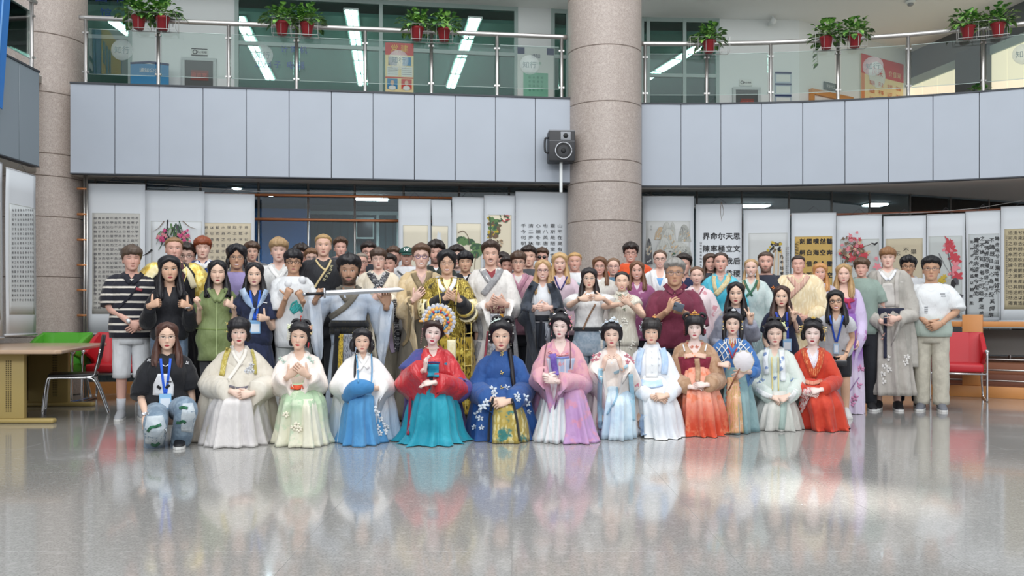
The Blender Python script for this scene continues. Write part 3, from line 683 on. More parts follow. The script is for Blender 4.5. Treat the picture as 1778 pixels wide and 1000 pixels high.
mk('handle', tube(spline([(-.19, -.05, .33), (-.235, -.05, .31), (-.235, -.05, .15), (-.19, -.05, .12)], 14), .014), M_cab, sp)
rbox('bracket', (-.03, -.03, -.42), (.01, .0, .02), M_white, sp); rbox('bracket_plate', (-.05, .14, .1), (.05, .20, .3), M_white, sp)

# ---- plants in wire baskets on the handrails
M_leaf = NT('pothos_leaf'); setb(M_leaf.b, lin('#4f8a34'), .45)
oi = M_leaf.n('ShaderNodeNewGeometry'); tc = M_leaf.n('ShaderNodeTexCoord'); nz = M_leaf.n('ShaderNodeTexNoise', i_Scale=16.); M_leaf.l(tc.outputs['Object'], nz.inputs['Vector'])
M_leaf.l(M_leaf.mix(M_leaf.ss(nz.outputs[0], .4, .62), lin('#2f5f28'), lin('#86b657')), M_leaf.b.inputs['Base Color']); M_leaf = M_leaf.m
M_pot = mat('red_pot', '#a32f35', .45); M_wire = mat('white_wire', '#c9c9c6', .4)
def leaf(g, p, d, L, wd, droop):
    d = np.asarray(d, float); d /= np.linalg.norm(d)+1e-9; s = np.cross(d, (0, 0, 1)); s /= np.linalg.norm(s)+1e-9; up = np.cross(s, d)
    ps = [p]; pts = [(0, 0), (.25, .8), (.55, 1.), (.8, .6), (1, 0)]
    c = [p+d*L*t-np.array((0, 0, 1))*droop*L*t*t for t, _ in pts]
    v = [c[0]]+[c[i]+s*wd*pts[i][1]*.5+up*.006 for i in (1, 2, 3)]+[c[4]]+[c[i]-s*wd*pts[i][1]*.5+up*.006 for i in (3, 2, 1)]+[c[i] for i in (1, 2, 3)]
    g.add(v, [(0, 1, 8), (1, 2, 9, 8), (2, 3, 10, 9), (3, 4, 10), (4, 5, 10), (5, 6, 9, 10), (6, 7, 8, 9), (7, 0, 8)])
def plant(x, y, z, rz, label, rng, spread=1., n=95, trail=False):
    o = empty('potted_pothos', (x, y, z), rz, label, 'plant', None)
    th = np.arange(18)*2*math.pi/18; cs = np.stack([np.cos(th), np.sin(th)], 1)
    mk('pot', loft([np.column_stack([cs*r, np.full(18, zz)]) for r, zz in ((.062, 0), (.085, .14), (.095, .142), (.095, .17), (.082, .17), (.078, .14))]), M_pot, o)
    mk('soil', ico((0, 0, .145), (.08, .08, .012)), mat('soil', '#3b2f26', .9), o)
    g = G(); st = G()
    for k in range(n):
        a = rng.uniform(0, 2*math.pi); el = rng.uniform(-.25, 1.25); r = rng.uniform(.05, .17)*spread
        d = np.array((math.cos(a)*math.cos(el), math.sin(a)*math.cos(el), math.sin(el)))
        p = np.array((0, 0, .19))+d*r*np.array((1.25, 1.0, .95))
        leaf(g, p, d+np.array((0, 0, rng.uniform(-.3, .3))), rng.uniform(.08, .13), rng.uniform(.06, .095), rng.uniform(.2, .8))
        if k % 4 == 0: st.tube([(0, 0, .16), tuple(p*.5+np.array((0, 0, .1))), tuple(p)], .003, 4)
    if trail:
        pth = spline([(-.1, -.05, .18), (-.2, -.09, .06), (-.19, -.09, -.12), (-.12, -.09, -.18)], 10); st.tube(pth, .003, 4)
        for k in range(3, 10): leaf(g, pth[k], (rng.uniform(-1, 1), -.6, -.3), .08, .06, .4)
    f = mk('foliage', g, M_leaf, o, True, False); f['kind'] = 'stuff'; mk('stem', st, mat('stem_green', '#5d7d3c', .6), o)
    return o
def basket(p, rz, L, zrail, label):
    o = empty('wire_basket', (p[0], p[1], zrail), rz, label, 'basket', 'wire planters on the handrails')
    g = G(); x0, x1, y0, y1, z0, z1 = -L/2, L/2, -.21, -.045, -.17, .04; r = .0045
    for z in (z0, z1): g.tube([(x0, y0, z), (x1, y0, z), (x1, y1, z), (x0, y1, z), (x0, y0, z)], r, 5)
    n = max(4, int(L/.11))
    for i in range(n+1):
        x = x0+(x1-x0)*i/n; g.tube([(x, y0, z1), (x, y0, z0), (x, y1, z0), (x, y1, z1)], r*.8, 5)
    mk('cage', g, M_wire, o)
    h = G()
    for x in (x0+.1, x1-.1): h.tube(spline([(x, y1, z1), (x, .0, z1+.02), (x, .05, z1-.02), (x, .05, -.06)], 10), r, 5)
    mk('hook', h, M_wire, o); return o
rng = random.Random(3)
def planter(pxs, fn, which, bpx):
    a, b = fn(bpx[0]), fn(bpx[1]); c = (a+b)/2; t = (b-a)/np.linalg.norm(b-a); rz = math.atan2(t[1], t[0]); n = np.array((t[1], -t[0]))
    basket(c, rz, np.linalg.norm(b-a), 5.05, 'white wire planter basket hooked on the handrail, %s' % which)
    for k, px in enumerate(pxs):
        q = fn(px)+n*.13
        nm = 'pothos in a red pot, %s%s' % ((('first' if k == 0 else 'second')+' of two in the basket ') if len(pxs) > 1 else 'alone in the basket ', which)
        plant(q[0], q[1], 5.05-.165, rng.uniform(0, 6), nm, rng, 1.32, 120, trail=(px == 1432))
fl_ = lambda px: on_line(px, A1, B1); fr_ = lambda px: on_arc(px, AR+.05)
planter((246, 287), fl_, 'above the no smoking sign', (232, 312))
planter((492, 535), fl_, 'over the blue window lettering', (476, 554))
planter((724, 770), fl_, 'over the tall portrait poster', (714, 785))
planter((1228,), fr_, 'just right of the central pillar', (1194, 1262))
planter((1432, 1481), fr_, 'over the orange framed door', (1412, 1500))
planter((1678, 1730), fr_, 'over the beige blinds', (1660, 1748))
q = on_arc(1700, AR+.6); plant(q[0], q[1], ZT-.14, 1, 'low leafy pothos standing on the gallery floor behind the curved balustrade', rng, 1.0, 60)

# ---- hanging scrolls
M_sp = mat('scroll_paper', '#cfd4d9', .8, bump=.25, bscale=3.); M_rod = mat('scroll_rod', '#b9bcc0', .5)
INKS = {'ink': M_ink, 'grey': M_inkg, 'green': mat('paint_green', '#5f7f52', .8), 'dgreen': mat('paint_dark_green', '#3f5b45', .8), 'pink': mat('paint_pink', '#c4487c', .8), 'red': mat('paint_red', '#b4404a', .8),
        'rose': mat('paint_rose', '#cf7f88', .8), 'yellow': mat('paint_yellow', '#b9a13c', .8), 'wash': mat('paint_wash', '#a3a5a0', .8), 'wash2': mat('paint_wash_pale', '#b9bbb6', .8), 'ochre': mat('paint_ochre', '#c0a88a', .8), 'brown': mat('paint_brown', '#6d5a49', .8)}
INKL = list(INKS)
class Scroll:
    """a hanging scroll given by photo columns and rows; drawing coordinates are photo pixels"""
    def __init__(s, pxl, pxr, top, bot, fn, label, art=None, art_col='#c9c7bd', tilt=0.):
        a, b = fn(pxl), fn(pxr); s.a = a; s.d = b-a; s.w = np.linalg.norm(s.d); s.t = s.d/s.w; s.pxl, s.pxr = pxl, pxr
        s.fn = fn; mid = (a+b)/2; s.sc = F/mid[1]; s.z1 = CH+(HY-top)/s.sc; s.z0 = CH+(HY-bot)/s.sc; n = np.array((s.t[1], -s.t[0])); s.n = n
        s.o = empty('hanging_scroll', (a[0], a[1], s.z0), math.atan2(s.t[1], s.t[0]), label, 'scroll')
        H = s.z1-s.z0; s.H = H; m = 8; R = []
        v = []; f = []
        g = G(); xs = np.linspace(0, s.w, m+1); zs = np.linspace(0, H, 9)
        s.wave = lambda x, z: .010*math.sin(x/s.w*5+tilt*3+z)*(1-abs(z/H*2-1)**4)+tilt*(H-z)*.05
        idx = lambda i, j, k: k*(m+1)*9+j*(m+1)+i
        for k in (0, 1):
            for z in zs:
                for x in xs: v.append((x+tilt*(H-z)*.04, s.wave(x, z)+k*.004, z))
        for j in range(8):
            for i in range(m): f += [(idx(i,j,0), idx(i+1,j,0), idx(i+1,j+1,0), idx(i,j+1,0)), (idx(i,j,1), idx(i,j+1,1), idx(i+1,j+1,1), idx(i+1,j,1))]
        for j in range(8): f += [(idx(0,j,0), idx(0,j+1,0), idx(0,j+1,1), idx(0,j,1)), (idx(m,j,0), idx(m,j,1), idx(m,j+1,1), idx(m,j+1,0))]
        for i in range(m): f += [(idx(i,0,0), idx(i,0,1), idx(i+1,0,1), idx(i+1,0,0)), (idx(i,8,0), idx(i+1,8,0), idx(i+1,8,1), idx(i,8,1))]
        mk('backing_paper', (np.array(v), f), M_sp, s.o, True)
        for z, r, e in ((H, .008, .0), (0, .016, .03)): mk('rod', tube([(-e, .004, z), (s.w/2, .004, z), (s.w+e, .004, z)], r, 8), M_rod, s.o)
        mk('cord', tube([(s.w*.3, .004, H), (s.w*.5, .01, H+.10), (s.w*.7, .004, H)], .003, 5), M_inkg, s.o)
        s.g = G(); s.lay = 0
        if art: 
            x0, z1 = s.xz(art[0], art[1]); x1, z0 = s.xz(art[2], art[3]); N_ = 13; xs2, zs2 = np.linspace(x0, x1, N_), np.linspace(z0, z1, N_); gg = G().add([(x, s.wave(x, z)-.003, z) for z in zs2 for x in xs2]+[(x, s.wave(x, z)-.0004, z) for z in zs2 for x in xs2], [(r*N_+c, r*N_+c+1, (r+1)*N_+c+1, (r+1)*N_+c) for r in range(N_-1) for c in range(N_-1)]+[(a, a+N_*N_, b+N_*N_, b) for e in ([(c, c+1) for c in range(N_-1)], [(N_*(N_-1)+c+1, N_*(N_-1)+c) for c in range(N_-1)], [((r+1)*N_, r*N_) for r in range(N_-1)], [(r*N_+N_-1, (r+1)*N_+N_-1) for r in range(N_-1)]) for a, b in e])
            s.artq = (x0, z0, x1, z1); mk('artwork', gg, mat('art_'+art_col, art_col, .8, var=.04, vscale=5), s.o)
            for q in ([(x0, z) for z in zs2], [(x1, z) for z in zs2], [(x, z1) for x in xs2]): mk('art_border', tube([(x, s.wave(x, z)-.002, z) for x, z in q], .0035, 4), mat('art_border', '#b3b4b0', .8), s.o)
    def xz(s, px, py):
        p = s.fn(px); x = np.dot(p-s.a, s.t); return x, CH+(HY-py)*p[1]/F-s.z0
    def put(s, x, z): return np.array((x, s.wave(x, z)-.0045-.0002*s.lay, z))
    def text(s, st, px, py, size_px, step_px, ink='ink', bold=0., jit=0., squash=1.):
        """vertical column of characters, first centred at (px,py)"""
        for i, ch in enumerate(st):
            x, z = s.xz(px+rng.uniform(-1, 1)*jit, py+i*step_px); k = size_px/s.sc*(1+rng.uniform(-1, 1)*jit*.15)
            text_at(s.g, ch, s.put(x, z), (1, 0, rng.uniform(-.1, .1)*jit), (rng.uniform(-.1, .25)*jit, 0, squash), (0, -1, 0), k, INKL.index(ink), .001, bold=bold)
    def blob(s, px, py, rx, ry, ink, n=9, j=.3, rot=0.):
        s.lay += 1; x, z = s.xz(px, py); rx /= s.sc; ry /= s.sc; v = [s.put(x, z)]
        for k in range(n):
            a = k*2*math.pi/n; q = 1+rng.uniform(-j, j); u, w_ = rx*math.cos(a)*q, ry*math.sin(a)*q
            v.append(s.put(x+u*math.cos(rot)-w_*math.sin(rot), z+u*math.sin(rot)+w_*math.cos(rot)))
        s.g.add(v, [(0, 1+(k+1) % n, 1+k) for k in range(n)], INKL.index(ink))
    def stroke(s, pts, w_px, ink, taper=True):
        s.lay += 1; P = spline(np.array([s.xz(*p) for p in pts]), 14); T = np.gradient(P, axis=0); T /= np.linalg.norm(T, axis=1)[:, None]+1e-9
        N_ = np.stack([-T[:, 1], T[:, 0]], 1); k = np.linspace(1, .25 if taper else 1, 14)[:, None]*w_px/s.sc/2; L, R_ = P+N_*k, P-N_*k
        v = [s.put(*p) for p in L]+[s.put(*p) for p in R_]; s.g.add(v, [(i, i+1, 15+i, 14+i) for i in range(13)], INKL.index(ink))
    def poly(s, pts, ink):
        s.lay += 1; v = [s.put(*s.xz(*p)) for p in pts]; s.g.add(v, [tuple(range(len(v)))], INKL.index(ink))
    def flower(s, px, py, r, ink, n=5):
        for k in range(n): a = k*2*math.pi/n+rng.uniform(0, .6); s.blob(px+r*.55*math.cos(a), py+r*.55*math.sin(a), r*.6, r*.32, ink, 7, .2, -a)
    def done(s, name='painting'):
        if s.g.n: mk(name, s.g, [INKS[k] for k in INKL], s.o, False, False)['kind'] = 'stuff'
yS = A+back_n*.25, B+back_n*.25
FL = lambda px: on_line(px, *yS)
FR = lambda px: on_arc(px, AR+.35)
def columns(S, st, x0, dx, n, y0, dy, rows, size, **k):
    for c in range(n): S.text(st[c*rows:(c+1)*rows], x0+dx*c, y0, size, dy, **k)
T = SCROLLTXT
S = Scroll(149, 252, 320, 580, FL, 'white calligraphy scroll with grey panel hanging left of the striped shirt man', (160, 370, 243, 545), '#b5b4af')
columns(S, T['quanxue']+T['quanxue'], 238, -7.25, 11, 379, 7.75, 21, 6.2, ink='grey', squash=.8); S.text(T['loushi'][:24], 164, 440, 3.2, 3.0, 'grey'); S.done('calligraphy')
S = Scroll(252, 355, 332, 592, FL, 'white flower scroll with green leaves and pink hanging blossoms', (262, 384, 350, 560), '#ccd0d3')
for k in range(80):
    a = rng.gauss(0, 1); x, y = 302+a*13, 388+abs(a)*9+rng.uniform(-3, 22); S.stroke([(x, y), (x+a*3+rng.uniform(-2, 2), y+6), (x+a*6+rng.uniform(-3, 3), y+rng.uniform(9, 16))], rng.uniform(2, 3.6), rng.choice(['green', 'dgreen', 'dgreen', 'grey', 'wash', 'ink']))
S.stroke([(292, 382), (290, 400), (282, 425)], 2.4, 'ink'); S.stroke([(312, 384), (318, 405), (322, 430)], 2, 'dgreen'); S.stroke([(286, 384), (276, 396), (266, 402)], 1.6, 'brown'); S.stroke([(318, 384), (330, 394), (342, 398)], 1.6, 'brown')
for k in range(26): cx_ = rng.choice((281, 324)); S.flower(cx_+rng.gauss(0, 4.5), 411+rng.gauss(0, 6), rng.uniform(2, 4), rng.choice(['pink', 'pink', 'rose']))
S.done()
S = Scroll(355, 442, 337, 590, FL, 'calligraphy scroll on a beige panel hanging beside the blue partition', (355.5, 387, 436, 560), '#c4b9a2')
columns(S, '君子曰學不可以已青取之于藍而青于藍冰水為之'*6, 428, -10, 8, 395, 10.4, 15, 7., ink='grey', squash=.8); S.done('calligraphy')
S = Scroll(692, 748, 346, 600, FL, 'narrow scroll with an empty beige panel, wider of the two blank ones', (700, 391, 743, 560), '#d3ccb9'); S.done()
S = Scroll(748.5, 783, 347.5, 600, FL, 'narrow tilted scroll with an empty beige panel, next to the lotus scroll', (749.5, 392, 778, 560), '#d3ccb9', tilt=1.)
S.done()
S = Scroll(785, 840, 343, 600, FL, 'lotus leaf scroll with round green leaves on a beige panel', (793, 388, 835, 560), '#d5ceba')
for px, py, r in ((803, 418, 11), (815, 421, 9), (829, 430, 12), (827, 440, 10)):
    for k in range(5): S.blob(px+rng.uniform(-4, 4), py+rng.uniform(-3, 3), r*.7, r*.55, rng.choice(['dgreen', 'green', 'green']), 9, .3)
S.stroke([(795, 404), (806, 402), (815, 420), (817, 470)], 1.6, 'brown'); S.stroke([(828, 440), (824, 460), (826, 500)], 1.6, 'brown'); S.done()
S = Scroll(840.5, 894, 340, 600, FL, 'gourd vine scroll with yellow green leaves trailing down a beige panel', (847.5, 373, 888, 560), '#d8cfb8')
for k in range(34):
    u = rng.random(); S.blob(855+rng.uniform(-7, 14)*(1-u*.4), 378+u*34, rng.uniform(3, 6), rng.uniform(2, 4), rng.choice(['green', 'dgreen', 'yellow', 'brown']), 8, .3, rng.uniform(-1, 1))
for k in range(16): S.blob(872+rng.uniform(-6, 12), 377+rng.uniform(-3, 8), rng.uniform(2, 4), 1.2, rng.choice(['brown', 'dgreen', 'red']), 6, .2, rng.uniform(-1, 1))
for k in range(14): S.blob(866+rng.uniform(-6, 6), 422+rng.uniform(-5, 8), rng.uniform(2, 3.4), 1.4, rng.choice(['brown', 'ochre']), 6, .2, rng.uniform(-1, 1))
S.stroke([(850, 376), (852, 400), (849, 425)], 2.4, 'dgreen'); S.done()
S = Scroll(895, 988, 334, 600, FL, 'large white calligraphy scroll in six columns beside the central pillar', None)
columns(S, T['loushi'], 972, -12.6, 6, 392, 10.2, 9, 9.4, squash=.75); S.done('calligraphy')
S = Scroll(1115.5, 1205, 341, 600, FR, 'misty mountain landscape scroll right of the central pillar', (1122, 384, 1198, 560), '#c3c5c4')
def mount(cx, top, w, h, ink, e='wash', lean=0):
    S.poly([(cx-w/2, top+h), (cx-w*.42, top+h*.5), (cx-w*.25, top+h*.2), (cx-w*.08+lean, top), (cx+w*.12+lean, top+2), (cx+w*.3, top+h*.25), (cx+w*.42, top+h*.6), (cx+w/2, top+h)][::-1], ink)
    S.stroke([(cx-w/2, top+h), (cx-w*.25, top+h*.2), (cx+lean, top), (cx+w*.3, top+h*.25), (cx+w/2, top+h)], .6, e, False)
    for k in range(int(w)): S.blob(cx+rng.uniform(-.32, .32)*w, top+h*rng.uniform(.25, .95), rng.uniform(1.5, 4), rng.uniform(.8, 1.8), rng.choice(['wash2', 'wash', 'wash2', 'ochre']), 7, .3, rng.uniform(.6, 1.6))
    for k in range(5): S.stroke([(cx-w*.2+k*w*.1, top+h*.1+k*1.5), (cx-w*.28+k*w*.13, top+h*.45), (cx-w*.3+k*w*.16, top+h*.85)], .5, 'wash' if ink != 'wash' else 'grey')
mount(1188, 390, 24, 30, 'wash'); mount(1147, 394, 22, 22, 'ochre'); mount(1156, 386, 18, 30, 'wash2', lean=2); mount(1167, 386, 10, 30, 'wash2'); mount(1160, 397, 34, 42, 'wash2'); mount(1176, 420, 44, 26, 'wash2'); mount(1126, 414, 14, 44, 'grey'); mount(1193, 428, 20, 50, 'wash'); mount(1152, 412, 30, 38, 'wash2'); mount(1160, 432, 44, 40, 'wash2')
for k in range(40): S.blob(1124+rng.random()*72, 436+rng.random()*22, rng.uniform(1, 3), rng.uniform(.8, 1.8), rng.choice(['wash', 'grey', 'dgreen']), 6, .3)
S.text('山水', 1129, 394, 4, 5); S.text('江山如此', 1126, 404, 2.6, 3.2, 'grey') if False else None
S.done()
S = Scroll(1208, 1288, 355, 600, FR, 'calligraphy scroll with five columns of big bold black characters', None)
columns(S, T['siwen'], 1279, -13.2, 5, 410, 21.6, 7, 12.6, bold=.014); S.text(T['loushi'][:12], 1217, 421, 4.2, 5.6, 'ink')
S.stroke([(1252, 352), (1251, 368), (1253, 386)], .9, 'brown'); S.stroke([(1253, 352), (1256, 368), (1252, 380)], .9, 'brown'); S.done('calligraphy')
S = Scroll(1291, 1372, 364, 600, FR, 'scroll with a yellow bird and grey tree trunk behind the bearded man', (1300, 405.5, 1367, 575), '#c1c4c4')
for k in range(5): S.stroke([(1347+k*2.2, 432), (1344+k*3.6, 460), (1341+k*4.2, 500)], 2.4, rng.choice(['wash', 'ochre', 'wash2']), False)
for k in range(14): S.blob(1347+rng.uniform(-7, 7), 428+rng.uniform(-7, 8), rng.uniform(2.5, 4.5), 2.2, rng.choice(['yellow', 'yellow', 'ink', 'brown']), 7, .3, rng.uniform(-1, 1))
for k in range(6): S.blob(1338+rng.uniform(-6, 4), 433+rng.uniform(-5, 6), 3, 1.5, rng.choice(['yellow', 'ink']), 7, .3, 1)
S.text('乃不出者', 1357, 446, 6.5, 9.5, bold=.02); S.text(T['loushi'][:18], 1365, 430, 3, 3.6, 'grey'); S.text(T['quanxue'][:14], 1368.5, 430, 3, 3.6, 'grey'); S.done('painting')
S = Scroll(1374, 1452, 370, 600, FR, 'golden yellow calligraphy panel scroll behind the cream robed man', (1380, 411, 1445, 560), '#b99a58')
columns(S, T['yellow'][:20], 1440, -11.7, 5, 419, 19.5, 4, 10, bold=.03); S.text(T['loushi'][:10], 1385, 420, 4.2, 5); S.text(T['loushi'][12:21], 1381.8, 424, 4.2, 5); S.done('calligraphy')
S = Scroll(1453, 1531, 374, 600, FR, 'plum blossom scroll with a butterfly behind the lavender robed woman', (1459, 416, 1526, 560), '#b4b8b6')
S.stroke([(1462, 470), (1475, 440), (1495, 430), (1512, 424)], 3.2, 'brown'); S.stroke([(1470, 455), (1482, 430), (1470, 420)], 2.4, 'brown'); S.stroke([(1478, 445), (1500, 445), (1510, 440)], 2, 'brown')
for k in range(75): S.flower(1482+rng.gauss(0, 11), 434+rng.gauss(0, 10), rng.uniform(2.4, 4.2), rng.choice(['red', 'rose', 'rose', 'ochre', 'brown']))
for k in range(8): S.flower(1497+rng.uniform(-5, 5), 445+rng.uniform(-4, 4), 4.5, 'red')
for q in (-.5, .6): S.blob(1516+q*4, 424, 4, 1.8, 'ink', 7, .3, q)
S.flower(1521, 464, 7, 'rose'); S.stroke([(1462, 452), (1462, 475)], 1.4, 'grey'); S.done()
S = Scroll(1534, 1608, 375, 600, FR, 'beige panel scroll with a few large characters behind the tall grey robed man', (1538, 415, 1602, 560), '#b5ab94')
S.text('畢', 1586, 437, 10, 12); S.text('不言', 1573, 434, 10, 13); S.text('云', 1560, 440, 8, 10); S.text('不', 1549, 450, 9, 10); S.text('三', 1549, 433, 9, 10); S.done('calligraphy')
S = Scroll(1609, 1676, 372, 558, FR, 'red lily scroll with dark rocks at the bottom', (1613, 411, 1670, 553), '#b3b8b7')
for px, py in ((1648, 425), (1652, 434), (1645, 432), (1656, 448), (1660, 452), (1658, 462), (1655, 473), (1662, 480)): S.flower(px, py, 9, rng.choice(['red', 'rose', 'red']))
for k in range(12): S.blob(1648+rng.uniform(-4, 4), 424+rng.uniform(-8, 8), 7, 1.5, 'red', 7, .2, rng.uniform(.4, 2.4))
S.stroke([(1646, 440), (1652, 480), (1640, 520)], 1.5, 'grey'); S.stroke([(1630, 440), (1640, 460), (1652, 480)], 1, 'grey')
for k in range(22): S.blob(1645+rng.uniform(-16, 20), 505+rng.uniform(-20, 40), rng.uniform(4, 9), rng.uniform(4, 8), rng.choice(['grey', 'wash', 'ink', 'grey']), 9, .4)
for k in range(6): S.flower(1632+rng.uniform(-6, 8), 483+rng.uniform(-4, 6), 4, 'yellow')
S.done()
S = Scroll(1676.5, 1737, 367, 561, FR, 'flowing cursive calligraphy scroll above the wood railing', (1682, 407, 1735, 551), '#aeb3b5', tilt=.5)
for c in range(6): S.text(T['cursive'][c*9:c*9+(12 if c in (1, 3) else 10)], 1731-8.8*c, 414+(c % 3)*3, 8.4 if c < 5 else 6, 10.2+(c % 2)*1.6, jit=1.2, bold=.012)
S.done('calligraphy')
S = Scroll(1738, 1822, 358, 558, FR, 'long calligraphy scroll on a tan panel cut by the frame edge', (1744, 398, 1816, 537), '#aca184')
columns(S, T['cursive'][::-1]*2, 1806, -8.6, 7, 404, 9.4, 14, 7.4); S.text(T['loushi'][:30], 1748, 410, 3, 3.8, 'grey'); S.done('calligraphy')
# two scrolls on the side gallery wall line
FS = lambda px: np.array((-5.97, -5.97*F/(px-CX)))
S = Scroll(11, 62, 298.5, 581, FS, 'white calligraphy scroll seen at an angle on the side gallery', (17, 353, 59, 546), '#c5cacb')
columns(S, T['quanxue'][40:]+T['quanxue'], 55.5, -4.1, 9, 365, 8.2, 20, 5.4, ink='grey', squash=.9); S.done('calligraphy')
S = Scroll(-48, 4, 276, 588, FS, 'white scroll cut by the frame edge on the side gallery', (-42, 340, 0, 555), '#c5cacb'); S.done()
wp = empty('wood_strip', (-5.99, 10.05, 0), 0, 'dark red brown wood strip hanging between the two angled scrolls', 'strip')
rbox('strip_lower', (-.02, -.09, .78), (.02, -.02, 2.25), mat('strip_brown', '#6b3b30', .6), wp, .005); rbox('strip_upper', (-.025, -.08, 2.25), (.02, -.02, 3.0), mat('strip_dark', '#3b3038', .6), wp, .005)
# hanging wires
wr = mk('hanging_wire', G().tube([(*(FL(145)+back_n*.03), 2.93), (*(FL(450)+back_n*.03), 2.80), (*(FL(985)+back_n*.03), 2.86)], .004, 5), M_steel, None); tag(wr, 'thin steel wire the scrolls hang from under the long fascia', 'wire')
wr = mk('hanging_wire', G().tube([(*(FR(p)+np.array((0, .03))), z) for p, z in ((1116, 2.92), (1200, 2.72), (1300, 2.60), (1450, 2.55), (1600, 2.56), (1700, 2.60), (1815, 2.72))], .004, 5), M_steel, None); tag(wr, 'thin steel wire the scrolls hang from under the curved fascia', 'wire')
hb = mk('hanging_rail', G().tube([(*(FR(p)+np.array((0, .1))), 2.575) for p in (1300, 1400, 1500, 1600, 1700, 1800)], .018, 6), M_woodd, None); tag(hb, 'thin brown wooden rail behind the curved row of scrolls', 'rail')
# blue banner over the side balustrade
M_bb = mat('banner_blue', '#2d6fb6', .6)
bn = empty('banner', (-5.88, 9.1, 3.46), 0, 'blue banner with yellow panel and sun hung over the side gallery rail', 'banner')
v = [(0, .86, 0), (0, 1.12, 2.2), (0, -1.2, 2.2), (0, -1.2, .32), (0, .3, .12)]; n = len(v)
mk('cloth', (np.array([(x-.006, y, z) for x, y, z in v]+[(x+.006, y, z) for x, y, z in v]), [tuple(range(n)), tuple(range(n, 2*n))[::-1]]+[(i, n+i, n+(i+1) % n, (i+1) % n) for i in range(n)]), M_bb, bn, False)
def bq(nm, y0, z0, y1, z1, m, x=.008): return mk(nm, G().box((x-.003, y0, z0), (x+.003, y1, z1)), m, bn, False)
bq('yellow_panel', -1.1, 1.15, .50, 2.2, M_yel); bq('white_panel', -1.1, .92, .46, 1.12, M_paper); g = G()
for k in range(24): g.box((.007, -1.0, .30+k*.03), (.012, .70-.005*abs(12-k), .306+k*.03))
mk('fine_lines', g, mat('banner_lines', '#8fb4dc', .6), bn, False)
mk('sun_disc', ico((.012, .62, .82), (.006, .09, .15), 20), M_yel, bn); ring_ = mk('sun_glow', ico((.009, .62, .82), (.004, .13, .21), 20), mat('banner_lime', '#b9c86a', .6), bn)
for k in range(3): bq('block', -.2+k*.22, 1.35+.1*k, -.06+k*.22, 1.9, M_sky, .012)
mk('stripe', G().tube([(.01, .72, .1), (.01, .85, 1.2), (.01, 1.0, 2.2)], .012, 6), mat('banner_pale', '#6fa2d8', .6), bn)
# ================================================================ PEOPLE: the figure builder
def union(pieces):
    """one continuous surface out of overlapping closed pieces"""
    if len(pieces) == 1: return np.asarray(pieces[0][0], float), pieces[0][1]
    obs = []
    for v, f in pieces:
        me = bpy.data.meshes.new('b'); me.from_pydata(np.asarray(v).tolist(), [], f)
        bm = bmesh.new(); bm.from_mesh(me); bmesh.ops.recalc_face_normals(bm, faces=bm.faces); bm.to_mesh(me); bm.free()
        o = bpy.data.objects.new('b', me); TMP.collection.objects.link(o); obs.append(o)
    for q in obs[1:]:
        m = obs[0].modifiers.new('u', 'BOOLEAN'); m.operation = 'UNION'; m.solver = 'MANIFOLD'; m.object = q
    vl = TMP.view_layers[0]; vl.update(); e = obs[0].evaluated_get(vl.depsgraph); me = e.to_mesh()
    v = np.zeros(len(me.vertices)*3); me.vertices.foreach_get('co', v); v = v.reshape(-1, 3); f = [tuple(p.vertices) for p in me.polygons]; e.to_mesh_clear()
    lo = min(np.asarray(p[0])[:, 2].min() for p in pieces); hi = max(np.asarray(p[0])[:, 2].max() for p in pieces)
    for o in obs: m = o.data; bpy.data.objects.remove(o); bpy.data.meshes.remove(m)
    if len(v) < 8 or abs(v[:, 2].min()-lo) > .02 or abs(v[:, 2].max()-hi) > .02:
        g = G(); [g.add(*p) for p in pieces]; return g.verts(), g.f
    return v, f
def smooth(x, a, b): t = np.clip((x-a)/(b-a), 0, 1); return t*t*(3-2*t)
# ---- head template (metres for a 0.225 m head, face towards -y, eyes at z=0)
def head_grid(feat=True, nz=36, nt=44):
    zt = [-.1125, -.108, -.098, -.085, -.068, -.045, -.02, .005, .03, .055, .08, .10, .110, .1125]
    wx = [.010, .024, .037, .0465, .0555, .0635, .069, .072, .0745, .0745, .066, .043, .02, .006]
    yf = [.070, .082, .0885, .089, .089, .0895, .090, .089, .0925, .091, .080, .053, .026, .008]
    yb = [-.045, -.025, -.002, .018, .042, .066, .086, .097, .102, .099, .085, .056, .03, .01]
    z = np.concatenate([np.linspace(-.1125, .03, int(nz*.68)), np.linspace(.036, .1125, nz-int(nz*.68))])
    u = (np.arange(nt)+.5)/nt*2-1; th = np.pi*np.sign(u)*np.abs(u)**1.3      # 0 = front
    W_, Fv, Bv = (np.interp(z, zt, a) for a in (wx, yf, yb))
    sn, cs = np.sin(th), np.cos(th); e = .88
    x = 1.06*W_[:, None]*np.sign(sn)*np.abs(sn)**e
    c = (Bv-Fv)/2; r = (Bv+Fv)/2
    y = c[:, None]-r[:, None]*np.sign(cs)*np.abs(cs)**e
    Z = np.repeat(z[:, None], nt, 1)
    if feat:
        fr = (y < -.02); ax = np.abs(x)
        nose = np.interp(Z, [-.052, -.044, -.038, -.01, .012, .03], [0, .012, .0235, .013, .004, 0])*np.exp(-(x/np.interp(Z, [-.044, .01], [.0125, .008]))**2)
        y = y-np.where(fr, nose, 0)
        y = y+np.where(fr, .009*np.exp(-((ax-.032)/.016)**2-((Z-.004)/.012)**2), 0)
        y = y-np.where(fr, .003*np.exp(-((Z-.026)/.009)**2)*(ax < .055), 0)
        y = y-np.where(fr, .0055*np.exp(-(x/.02)**2-((Z+.068)/.011)**2)+.004*np.exp(-(x/.018)**2-((Z+.100)/.012)**2)+.004*np.exp(-((ax-.042)/.018)**2-((Z+.03)/.02)**2), 0)
    return np.stack([x, y, Z], -1)
HEAD = head_grid(); HSK = head_grid(False, 40, 48)
